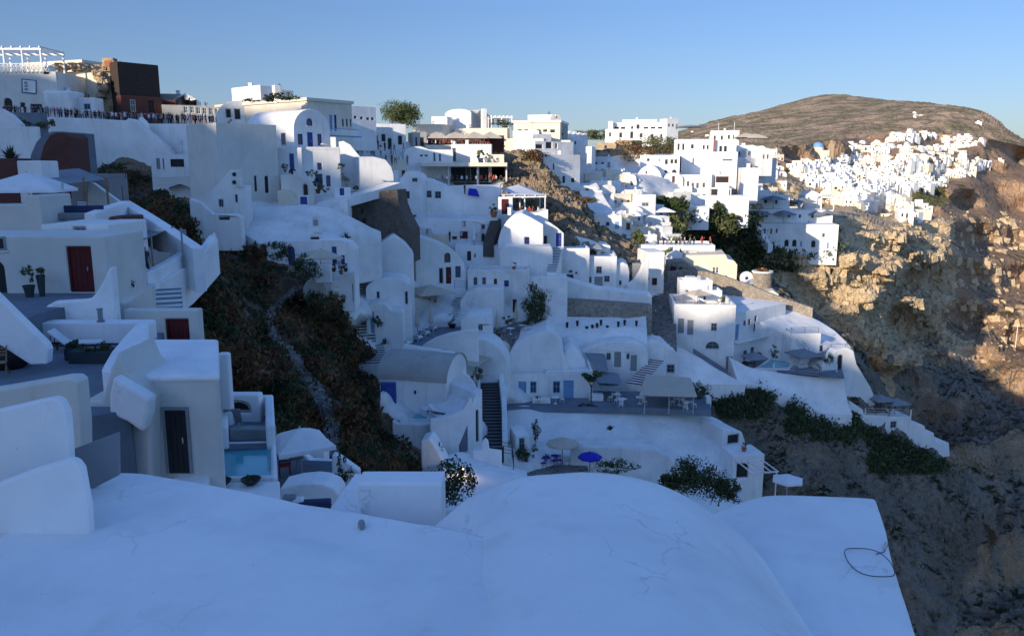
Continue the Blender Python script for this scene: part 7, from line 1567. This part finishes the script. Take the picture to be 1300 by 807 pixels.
sk('white sunlit house with three tall windows below the arches', 863, 902, 222, 262, 203, [(872,230,875,238,'w:greyw'),(878,232,881,240,'w:greyw'),(884,232,887,239,'w:greyw'),(892,232,895,238,'w:greyw'),(893,246,896,250)], yaw=-15, dep=8, m='white', name='town_house', xr=915)
sk('white flat house on the right end of the ridge hotel', 902, 938, 166, 182, 250, [(906,172,909,178),(915,172,918,178),(924,171,927,177),(930,171,932,177)], yaw=-10, dep=9, m='white', name='flat_roof_house')
for i, (x, y) in enumerate([(935, 186), (947, 186), (959, 187), (966, 190)]): sk(['first', 'second', 'third', 'fourth'][i] + ' of four small vaulted houses right of the ridge hotel', x, x + 14, y - 2, y + 22, 238 - i * 3, [(x + 3, y + 6, x + 5, y + 12), (x + 8, y + 6, x + 10, y + 12)], yaw=10, dep=8, m='white', shape='vault', rise=8, name='little_vault')
sk('blue grey shaded wall below the small vaulted houses', 935, 985, 200, 222, 226, yaw=40, dep=5, m='white2', name='shaded_wall', cat='wall')
sk('bright plain white tower house in the lit quarter', 940, 962, 213, 246, 207, yaw=-12, dep=6, m='white', name='tower_house', xr=970, chim=[(.5,.5,.8,1)])
sk('white terrace walls under the red awnings', 845, 950, 248, 275, 198, [(858,252,861,257)], yaw=-12, dep=8, m='white', name='terrace_wall', cat='wall')
sk('low white terrace wall above the dark gully', 820, 900, 262, 278, 190, yaw=-6, dep=6, m='white', name='terrace_wall', cat='wall')
for i, (x0, x1, y) in enumerate([(900, 912, 238), (915, 928, 239), (908, 926, 222)]): sk(['left red shaded awning house in the lit quarter', 'right red shaded awning house in the lit quarter', 'white pavilion with a rounded red canopy'][i], x0, x1, y, y + 15, 201, [(x0 + 1, y + 2, x1 - 1, y + 10, 'o:terra')], yaw=-10, dep=5, m='white', name='pavilion', cat='house')
sk('lower sunlit hotel on the cliff, bottom retaining wall', 962, 1062, 284, 326, 236, [(970,290,972,297,'w:greyw'),(978,290,980,297,'w:greyw'),(985,290,987,296,'w:greyw'),(996,304,1001,313,'oa:grayint'),(1006,304,1011,313,'oa:grayint'),(1016,306,1018,313,'d:lblue'),(1030,305,1035,314,'oa:grayint'),(1044,296,1047,301,'w:greyw'),(1050,308,1052,315,'d:lblue')], yaw=-10, dep=9, m='white', name='cliff_hotel', cat='hotel', drop=2)
sk('lower sunlit hotel on the cliff, middle terrace', 946, 1056, 266, 292, 243, [(958,270,960,276),(972,268,975,276),(1000,271,1003,276),(1014,272,1017,277),(1030,272,1033,277)], yaw=-8, dep=9, m='white', name='cliff_hotel', cat='hotel')
sk('lower sunlit hotel on the cliff, upper block', 960, 1002, 248, 270, 250, [(970,252,974,258),(984,253,987,259)], yaw=-8, dep=9, m='white', name='cliff_hotel', cat='hotel')
sk('white gabled house atop the lower sunlit hotel', 1020, 1043, 242, 270, 251, [(1026,250,1028,256)], yaw=-8, dep=9, m='white', shape='gable', rise=6, name='gabled_house')
sk('white sloping wall at the left of the lower sunlit hotel', 944, 966, 0, 320, 238, yaw=-5, dep=5, m='white', name='sloping_wall', cat='wall', prof=[(944,262),(952,268),(958,280),(966,296)])
pergola('white pergola at the right end of the lower sunlit hotel', 1042, 1058, 250, 268, 244, 6, 'white', -8, nb=5, posts=2, th=.35)
for i, (x, y) in enumerate([(982, 253), (965, 272), (995, 272), (1020, 256), (1036, 272), (1050, 270)]): umbrella('grey blue parasol ' + ['on the upper block of the cliff hotel', 'at the left of the cliff hotel terrace', 'in the middle of the cliff hotel terrace', 'before the gabled house on the cliff hotel', 'right of the middle on the cliff hotel terrace', 'at the right end of the cliff hotel terrace'][i], x, y, 241 if y > 260 else 247, 5.5, 'greyc', 4, 3, 1.2, 20)
stairs('long white staircase down the hillside left of the lower hotel', (978, 312), (946, 268), 1.8, 20, 'white', Da=228, Db=238, zd=2)
# shaded valley houses
sk('grey blue shaded house with a big dark terrace opening', 782, 812, 246, 270, 172, [(783,253,808,261,'o:dark')], yaw=15, dep=8, m='white', name='valley_house')
sk('tall pale shaded house right of the dark terrace opening', 810, 832, 247, 276, 168, [(815,257,824,262,'w:white')], yaw=10, dep=8, m='white', name='valley_house')
sk('triangular white shaded wall in the valley', 766, 781, 0, 278, 166, yaw=10, dep=2, m='white', name='sloping_wall', cat='wall', prof=[(766,266),(772,256),(780,246)])
for i, (x, y) in enumerate([(772, 270), (790, 272), (806, 272), (843, 268)]): umbrella(['first', 'second', 'third', 'fourth'][i] + ' pale parasol from the left in the shaded valley', x, y, 160 if i < 3 else 170, 4.0, 'canvas', 4, 2.4, .8, 30 * i)
path('sloping white lane descending past the rock outcrop', densify([(744,236,170),(752,252,163),(762,268,158),(768,284,154),(775,296,150)], 3), 4.5, 'white', 'lane', 2, cat='lane', kind='structure', up=.6)
# procedural neighbours: prototypes with parts, copied
def mk_house(w_, d_, h_, kind, r):
    e = empty('town_house', (0, 0, 0)); b = MB()
    if kind == 'vault':
        k = 12; pr = [(-w_ / 2, -4)] + [(-w_ / 2 * math.cos(t), h_ - w_ * .3 + w_ * .3 * math.sin(t)) for t in [math.pi * j / k for j in range(k + 1)]] + [(w_ / 2, -4)]
        b.prism([Vector((x, 0, z)) for x, z in pr], Vector((0, d_, 0)))
    elif kind == 'step':
        b.box(-w_ / 2, w_ / 2, 0, d_, -4, h_ * .62); b.box(-w_ / 2 + .02, w_ * .12, d_ * .25, d_ - .02, h_ * .5, h_ * 1.15)
    else:
        b.box(-w_ / 2, w_ / 2, 0, d_, -4, h_); t = .25
        for a in ((-w_ / 2 + .01, w_ / 2 - .01, .01, t), (-w_ / 2 + .01, w_ / 2 - .01, d_ - t, d_ - .01), (-w_ / 2 + .01, -w_ / 2 + t, t, d_ - t), (w_ / 2 - t, w_ / 2 - .01, t, d_ - t)): b.box(*a, h_ - .02, h_ + .45)
    b.build('wall', M[r.choice(['white', 'white', 'white', 'white2', 'cream'])], e, bevel=.10)
    nw = max(1, int(w_ / 2.2)); hh = h_ * .62 if kind == 'step' else h_ - (w_ * .3 if kind == 'vault' else 0)
    di = r.randrange(nw)
    for i in range(nw):
        x = -w_ / 2 + w_ * (i + .5) / nw; c = r.choice(['blue', 'greyw', 'lblue', 'redb', 'greyw'])
        u_ = Vector((1, 0, 0)); n__ = Vector((0, -1, 0))
        if i == di: opening(e, Vector((0, 0, 0)), u_, n__, x - .5, x + .5, .05, 2.1, 'd:' + c, carved=False, small=True)
        elif hh > 1.8: opening(e, Vector((0, 0, 0)), u_, n__, x - .4, x + .4, .95, min(2.0, hh - .2), 'w:' + c, carved=False, small=True)
        if h_ > 4.6 and kind == 'box': opening(e, Vector((0, 0, 0)), u_, n__, x - .4, x + .4, 3.4, 4.4, 'w:' + c, carved=False, small=True)
    for sx in (-1, 1):
        if r.random() < .7: opening(e, Vector((sx * w_ / 2, 0, 0)), Vector((0, sx, 0)), Vector((sx, 0, 0)), sx * d_ * .4 if sx > 0 else -d_ * .6, sx * d_ * .4 + sx * .8 if sx > 0 else -d_ * .6 + .8, .9, 1.8, 'w:greyw', carved=False, small=True)
    if r.random() < .6:
        b = MB(); b.box(w_ * .2, w_ * .2 + .5, d_ * .6, d_ * .6 + .5, hh - .3, hh + 1.2); b.box(w_ * .2 - .06, w_ * .2 + .56, d_ * .6 - .06, d_ * .6 + .56, hh + 1.2, hh + 1.3); b.build('chimney', M['white'], e)
    return e
rh = random.Random(21); PH = []
def drop_house(px, py, label, group, s=1.0, yaw=None, sink=.3):
    if not PH:
        for k in range(14): PH.append([mk_house(rh.uniform(4.5, 8.5), rh.uniform(5, 7.5), rh.uniform(2.8, 5.6), ['box', 'vault', 'step', 'box', 'box', 'vault', 'box'][k % 7], rh), 0])
    k = rh.randrange(len(PH)); p = hit(px, py)
    o = PH[k][0] if not PH[k][1] else copy_tree(PH[k][0]); PH[k][1] = 1
    a = R(rh.uniform(-30, 25)) if yaw is None else R(yaw)
    o.location = (p.x, p.y, p.z - sink); o.rotation_euler = (0, 0, a); o.scale = (s * rh.uniform(.85, 1.2), s * rh.uniform(.85, 1.1), s * rh.uniform(.85, 1.15))
    for q_ in ('group', 'label', 'category'):
        if q_ in o: del o[q_]
    return tag(o, label, 'house', group)
def fill(poly, n, mind, label, group, s=1.0):
    xs = [p[0] for p in poly]; ys = [p[1] for p in poly]; pts = []; tries = 0
    while len(pts) < n and tries < 20000:
        tries += 1; x = rh.uniform(min(xs), max(xs)); y = rh.uniform(min(ys), max(ys))
        if inpoly(x, y, poly) and all((x - a) ** 2 + ((y - c) * 1.7) ** 2 > mind ** 2 for a, c in pts): pts.append((x, y))
    for x, y in pts: drop_house(x, y, label, group, s)
fill([(742,238),(775,226),(808,236),(832,262),(840,300),(858,308),(812,316),(790,312),(775,296),(752,262)], 34, 9, 'small white house packed into the shaded valley right of the rock outcrops', 'houses of the shaded valley', .62)
fill([(740,214),(770,206),(812,232),(800,240),(760,236)], 12, 9, 'small white house at the valley head below the brown ruins', 'houses at the valley head', .6)
fill([(850,228),(905,215),(950,225),(1000,238),(1005,262),(960,264),(900,262),(862,262)], 26, 10, 'small sunlit white house of the quarter above the dark gully', 'sunlit houses above the dark gully', .75)
fill([(846,160),(870,162),(900,166),(935,176),(985,196),(1010,222),(985,232),(940,215),(900,200),(862,186)], 24, 9, 'small sunlit white house along the ridge towards the far village', 'sunlit houses along the ridge', .85)
fill([(500,190),(540,186),(560,215),(520,235),(498,225)], 7, 12, 'small white house squeezed beside the busy lane', 'houses beside the busy lane', .6)
fill([(590,420),(632,430),(690,440),(640,470),(600,470)], 5, 16, 'small plain white outbuilding above the dark staircase', 'outbuildings above the dark staircase', .5)
fill([(240,215),(262,210),(262,240),(240,240)], 2, 12, 'small white outbuilding below the second retaining wall', 'outbuildings below the retaining wall', .7)
fill([(440,205),(500,205),(500,235),(450,240)], 5, 14, 'small white house stepping down from the busy lane', 'houses stepping down from the lane', .6)
fill([(965,268),(1056,262),(1058,284),(965,290)], 9, 11, 'small sunlit white cube on the terraces of the cliff hotel', 'cubes on the cliff hotel terraces', .55)
# trees & hedges in the lit quarter
for i, (x, y, r3, mt) in enumerate([(824,196,(9,5,3),('leaf2','dry')),(845,192,(7,4,3),('leaf2','leaf')),(800,205,(8,4,3),('leaf2','dry')),(745,178,(6,4,2.2),('leaf','leaf2')),(762,176,(6,4,2),('leaf2','leaf')),(850,264,(2.2,1.8,1.4),('dgreen','leaf')),(862,268,(2.4,2,2.2),('dgreen','leaf')),(895,280,(3.4,2,1.5),('dgreen','leaf')),(912,278,(1.6,1.4,2.2),('dgreen','leaf')),(925,284,(3,2,1.4),('dgreen','leaf')),(938,288,(2.4,2,1.7),('leaf2','leaf')),(1000,262,(5,3,2),('leaf2','leaf')),(838,262,(1.6,1.4,1.3),('leaf','dgreen'))]):
    shrub(['olive hedge on the slope below the skyline villa', 'olive bushes right of the brown ruins', 'dry bush cluster before the brown ruins', 'bushy green tree top left of the brown ruins', 'bushy green tree top beside the arched ruin', 'dark tree at the edge of the gully by the church', 'tall dark tree at the head of the gully', 'dark bush row in the gully, left part', 'pair of dark cypresses rising from the gully', 'dark bush row in the gully, right part', 'olive bush where the sun meets the gully', 'bush patch behind the lower sunlit hotel', 'dark green bush right of the pale shaded house'][i], hit(x, y) , r3, 1500, .45, mt, name='bush', cat='bush')
for i, p in enumerate(SPOTS):
    k = rh.randrange(5); q_ = p + Vector((0, 0, -.05))
    if k == 0: b = MB(); b.lathe([(.35, 0), (.38, .1), (.38, .75), (.3, .85), (.08, .9)], 12); tag(b.build('water_tank', M['steel'], None, q_[:], smooth=False), 'small pale round water tank on a flat white roof', 'water tank', 'water tanks on the flat roofs')
    elif k == 1: b = MB(); b.box(-.3, .3, -.3, .3, 0, .8); b.box(-.36, .36, -.36, .36, .8, .9); o = b.build('roof_vent', M['white'], None, q_[:], bevel=.04); tag(o, 'small square white vent stack on a flat white roof', 'vent', 'vent stacks on the flat roofs')
    elif k == 2: b = MB(); b.bar((0, 0, 0), (0, 0, 2.2), .03); [b.bar((-.4 + .05 * j, 0, 1.6 + .15 * j), (.4 - .05 * j, 0, 1.6 + .15 * j), .015, n=4) for j in range(4)]; tag(b.build('aerial', M['greyw'], None, q_[:]), 'thin television aerial on a flat white roof', 'aerial', 'aerials on the flat roofs')
    elif k == 3: pot('potted plant on a flat white roof', q_, .25, .4, 'terra', ls=.12, ph=.6, n=90, group='potted plants on the flat roofs')
# ================================================================ far village
VH = []
def far_protos():
    r = random.Random(4)
    for k in range(10):
        w_, d_, h_ = r.uniform(6, 12), r.uniform(6, 9), r.uniform(3, 5.5); b = MB()
        b.box(-w_ / 2, w_ / 2, 0, d_, -5, h_)
        if k % 3 == 0: b.box(-w_ / 2 + .1, w_ * .1, d_ * .3, d_ - .1, h_ - .2, h_ + 2.6)
        if k % 3 == 1:
            pr = [Vector((-w_ * .1 - w_ * .35 * math.cos(t), -.1, h_ - .1 + w_ * .2 * math.sin(t))) for t in [math.pi * j / 8 for j in range(9)]]; b.prism(pr, Vector((0, d_ - .2, 0)))
        for i in range(int(w_ / 2.4)):
            x = -w_ / 2 + 1 + i * 2.4
            if r.random() < .75: b.box(x, x + .9, -.06, .1, .8 if r.random() < .6 else .1, 2.3, 1)
            if h_ > 4.5 and r.random() < .5: b.box(x, x + .8, -.06, .1, 3.2, 4.3, 1)
        me = b.build('village_house', [M['cream'] if k in (4, 8) else M['white'], M['dark']]); VH.append(me.data); bpy.data.objects.remove(me)
far_protos()
def far_fill(poly, n, mind, label, group, s=(.8, 1.3)):
    xs = [p[0] for p in poly]; ys = [p[1] for p in poly]; pts = []; tries = 0
    while len(pts) < n and tries < 40000:
        tries += 1; x = rh.uniform(min(xs), max(xs)); y = rh.uniform(min(ys), max(ys))
        if inpoly(x, y, poly) and all((x - a) ** 2 + ((y - c) * 2) ** 2 > mind ** 2 for a, c in pts): pts.append((x, y))
    for x, y in pts:
        p = hit(x, y); o = link('village_house', rh.choice(VH)); q = rh.uniform(*s); o.scale = (q, q, q * rh.uniform(.8, 1.2)); o.location = (p.x, p.y, p.z - .5)
        o.rotation_euler = (0, 0, math.atan2(-p.x, p.y) + R(rh.uniform(-35, 25))); tag(o, label, 'house', group)
far_fill([(1000,212),(1040,204),(1100,200),(1150,215),(1140,240),(1130,262),(1100,268),(1060,256),(1045,240),(1010,228)], 118, 4.4, 'tiny white house in the dense heart of the far village', 'houses in the heart of the far village', (.42, .72))
far_fill([(1100,196),(1165,205),(1205,215),(1240,205),(1272,206),(1250,216),(1215,228),(1190,240),(1150,246),(1140,225)], 76, 5.4, 'tiny white house on the right flank of the far village', 'houses on the right flank of the far village', (.5, .85))
far_fill([(1078,186),(1110,180),(1130,184),(1135,196),(1085,200)], 22, 5.5, 'tiny white house on the upper left slope of the far village', 'upper left houses of the far village', (.55, .9))
far_fill([(1130,172),(1180,168),(1186,173),(1150,182),(1125,180)], 18, 5.5, 'tiny cream house high on the slope behind the far village', 'highest houses of the far village', (.6, .9))
far_fill([(1195,176),(1240,174),(1248,184),(1200,192)], 22, 5.5, 'tiny white house in the row below the rocky crest', 'houses in the row below the rocky crest', (.55, .9))
far_fill([(1140,184),(1195,186),(1235,195),(1200,204),(1150,200)], 26, 6, 'tiny white house between green patches of the far village', 'houses between green patches of the far village', (.5, .85))
far_fill([(1120,258),(1182,262),(1180,276),(1150,280),(1118,272)], 12, 6.5, 'tiny white house at the cliff edge of the far village', 'cliff edge houses of the far village', (.55, .85))
far_fill([(1158,144),(1178,143),(1178,148),(1158,150)], 4, 5, 'lonely tiny white house high on the mountain flank', 'lonely houses on the mountain flank', (.5, .7))
mb = MB(); PL = [(1000,212),(1040,204),(1100,198),(1165,203),(1240,204),(1262,208),(1210,226),(1185,240),(1140,246),(1130,262),(1100,268),(1060,256),(1010,228)]
for _ in range(900):
    x, y = rh.uniform(1000, 1262), rh.uniform(198, 268)
    if not inpoly(x, y, PL): continue
    p = hit(x, y); w_, d_, h_ = rh.uniform(2.5, 5.5), rh.uniform(3, 5), rh.uniform(2, 3.6); Mx = Matrix.Translation(p) @ Matrix.Rotation(math.atan2(-p.x, p.y) + rh.uniform(-.5, .4), 4, 'Z')
    mb.box(-w_ / 2, w_ / 2, 0, d_, -3, h_, 2 if rh.random() < .15 else 0, Mx); mb.box(-w_ * .2, w_ * .05, -.06, .1, .6, 1.8, 1, Mx)
    if rh.random() < .3: mb.box(-w_ * .45, w_ * .1, d_ * .2, d_ * .9, h_ - .1, h_ + 1.8, 0, Mx)
tag(mb.build('village_terraces', [M['white'], M['dark'], M['cream']]), 'mass of the smallest white houses and terraces filling the far village', 'houses', None, 'stuff')
e = empty('church', hit(1042, 200)[:]); s_ = 1.0
b = MB(); b.box(-6, 6, 0, 10, -4, 5); b.build('wall', M['cream'], e)
b = MB(); b.lathe([(4.0, 5), (4.0, 7.2)], 20, c=(-.5, 5, 0)); b.build('drum', M['cream'], e)
b = MB(); b.lathe([(4.0 * math.cos(t) + .01, 7.2 + 3.6 * math.sin(t)) for t in np.linspace(0, math.pi / 2, 8)], 20, c=(-.5, 5, 0)); b.build('dome', M['lblue'], e, smooth=True)
b = MB(); b.box(5.6, 9.4, 1, 2.4, -3, 9.5); b.box(6.6, 8.4, 1, 2.4, 9.5, 12); b.build('bell_tower', M['ochre'], e)
tag(e, 'cream church with a blue dome and bell tower at the left of the far village', 'church')
e = empty('chapel', hit(1243, 158)[:]); b = MB(); b.box(-4.5, 4.5, 0, 6, -6, 4); b.build('wall', M['white'], e); b = MB(); b.lathe([(2.4, 4), (1.8, 5.8), (.1, 6.6)], 12, c=(0, 3, 0)); b.build('dome', M['white'], e); tag(e, 'tiny white chapel just below the rocky mountain crest', 'chapel')
sk('tan buttress rock house block under the far village', 1136, 1158, 256, 280, 415, yaw=-15, dep=8, m='cream', name='buttress_block', cat='wall')
sk('long cream wall at the cliff edge right of the buttress block', 1158, 1182, 266, 282, 405, yaw=-10, dep=8, m='cream', name='cliff_wall', cat='wall')
post('thin antenna mast on the ridge above the lit quarter', 932, 155, 168, 250, .12, 'steel', 'antenna', 'antenna'); post('second thin antenna mast further left on the ridge', 912, 156, 168, 252, .12, 'steel', 'antenna', 'antenna')
for i, (x, y) in enumerate([(947, 174), (958, 175)]): umbrella(['left', 'right'][i] + ' orange white parasol on the ridge before the mountain', x, y, 246, 6, 'beige', 4, 2.6, 1.2, 0)
umbrella('wide flat dark parasol on the ridge against the sky', 877, 161, 255, 9, 'greyc', 8, 3, .5, 0)
post('lone pale flagpole on the far right cliff', 1289, 411, 440, 330, .14, 'canvas', 'pole', 'pole')
# stairs & paths on the far cliff
def trail(label, pts, wd, m='beige'):
    W_ = [hit(*p) for p in densify(pts, 5)]; b = MB()
    for a, c in zip(W_[:-1], W_[1:]):
        if (a - c).length < 60: b.beam(a + Vector((0, 0, .2)), c + Vector((0, 0, .2)), wd, .8)
    return tag(b.build('trail', M[m]), label, 'path', None, 'structure')
trail('pale zigzag trail', [(1205,306),(1222,315),(1240,324),(1256,328)], 1.4, 'ochre')
trail('shaded winding path', [(1188,470),(1190,480),(1198,486),(1215,484),(1200,506),(1186,512),(1190,522)], .8, 'paving')
trail('cliff foot path', [(1206,574),(1225,580),(1243,588),(1246,598)], .7, 'paving')
# ================================================================ scrub slope
zs = [(380,366),(368,372),(352,384),(344,395),(340,408),(345,424),(356,440),(368,452),(378,466),(388,480),(396,492),(406,506),(414,522),(420,540),(418,558),(416,576)]
b = MB(); zz = densify(zs, 9)
for i, (x, y) in enumerate(zz):
    wd_ = .55 if i < 55 else 1.2
    for k in range(2 if i < 55 else 3):
        p = hit(x + rh.uniform(-5, 5) * wd_, y + rh.uniform(-1.5, 1.5)); s = rh.uniform(.22, .5) * wd_ ** .5
        Mx = Matrix.Translation(p + Vector((0, 0, .06))) @ Matrix.Rotation(rh.uniform(0, 3), 4, 'Z') @ Matrix.Rotation(rh.uniform(-.12, .12), 4, 'X')
        b.box(-s, s, -s * .6, s * .6, -.25, .09, 0, Mx)
tag(b.build('stone_path', M['paving'], bevel=.04), kind='structure')
scatter_scrub('scrub', 'dark green scrub and rusty dry brush covering the near slope', [(90,180,240,290,1.6),(225,290,345,560,3),(345,375,470,600,3),(430,430,550,610,2.2),(150,225,270,300,1)], 5600, .34, ('dry', 'dgreen'), hgt=.55, skip=lambda x, y: abs(x - (np.interp(y, [p[1] for p in zs], [p[0] for p in zs]) + (-1 if y < 400 else 3))) < (5 if y < 420 else 10) and y > 364 or fnoise((x * .03, y * .05, 1), 1, 3) > .42 or not inpoly(x, y, VEGZ))
scatter_scrub('ground_cover', 'dark green bushes hanging over the grey cliff below the hotel', [(888,488,965,530,3),(955,495,1025,550,2),(1105,545,1200,600,3),(1030,525,1110,560,.8)], 3600, .42, ('dgreen', 'leaf'), hgt=.8, skip=lambda x, y: (940 < x < 1000 and y > 512 + 20 * math.sin(x * .1)) or (x < 925 and y > 516 + 14 * math.sin(x * .2)) or (x > 1090 and y < 545 + (x - 1105) * .45))
scatter_scrub('gully_scrub', 'dark bushes filling the gully and olive bushes at its sunny rim', [(850,270,960,330,3),(930,300,1010,345,1.6),(1020,285,1060,330,1),(1160,220,1200,262,2)], 1800, .9, ('dgreen', 'leaf2'), hgt=1.6)

# broken rock lying on the cliffs
def rocks(name, label, cells, n, s0, s1, m, keep=None):
    V = []; Fc = []; tot = sum(c[4] for c in cells)
    base = np.array([(-1,-1,-1),(1,-1,-1),(1,1,-1),(-1,1,-1),(-.8,-.7,1),(.7,-.8,1),(.8,.6,.8),(-.6,.8,1)], float)
    fq = [(0,3,2,1),(4,5,6,7),(0,1,5,4),(1,2,6,5),(2,3,7,6),(3,0,4,7)]
    for (x0, y0, x1, y1, wt) in cells:
        for _ in range(int(n * wt / tot)):
            px, py = rng.uniform(x0, x1), rng.uniform(y0, y1); h = hit(px, py)
            if keep and not keep(px, py, h): continue
            q = (base + rng.uniform(-.35, .35, base.shape)) * rng.uniform(.5, 1, 3) * (s0 + (s1 - s0) * rng.random() ** 3) * (h.y / 200)
            a = rng.uniform(0, 6.28); c, s_ = math.cos(a), math.sin(a); b = len(V)
            for v in q: V.append((h.x + v[0] * c - v[1] * s_, h.y + v[0] * s_ + v[1] * c, h.z + v[2]))
            Fc += [tuple(i + b for i in f) for f in fq]
    mb = MB(); mb.v = V; mb.f = Fc; mb.m = [0] * len(Fc)
    return tag(mb.build(name, M[m], fix=False), label, 'rocks', None, 'stuff')
rocks('rock_rubble', 'broken tan rocks strewn over the sunlit cliff', [(980,300,1200,450,4),(1120,270,1300,460,2.5),(1000,250,1180,300,1.5)], 2000, .15, 1.25, 'cliff', lambda x, y, h: h.y > 205 and not (945 < x < 1062 and y < 330) and not (1000 < x < 1190 and y < 286))
rocks('loose_rock', 'loose grey rocks strewn over the shaded lower cliff', [(930,540,1240,720,3),(1100,440,1300,700,2)], 1300, .15, 1.1, 'spur')
rocks('stony_rubble', 'small stones scattered on the town rock outcrops', [(640,195,715,290,2),(700,240,820,330,2)], 700, .15, 1.0, 'townrock', lambda x, y, h: inpoly(x, y, ROCKZ[0]))
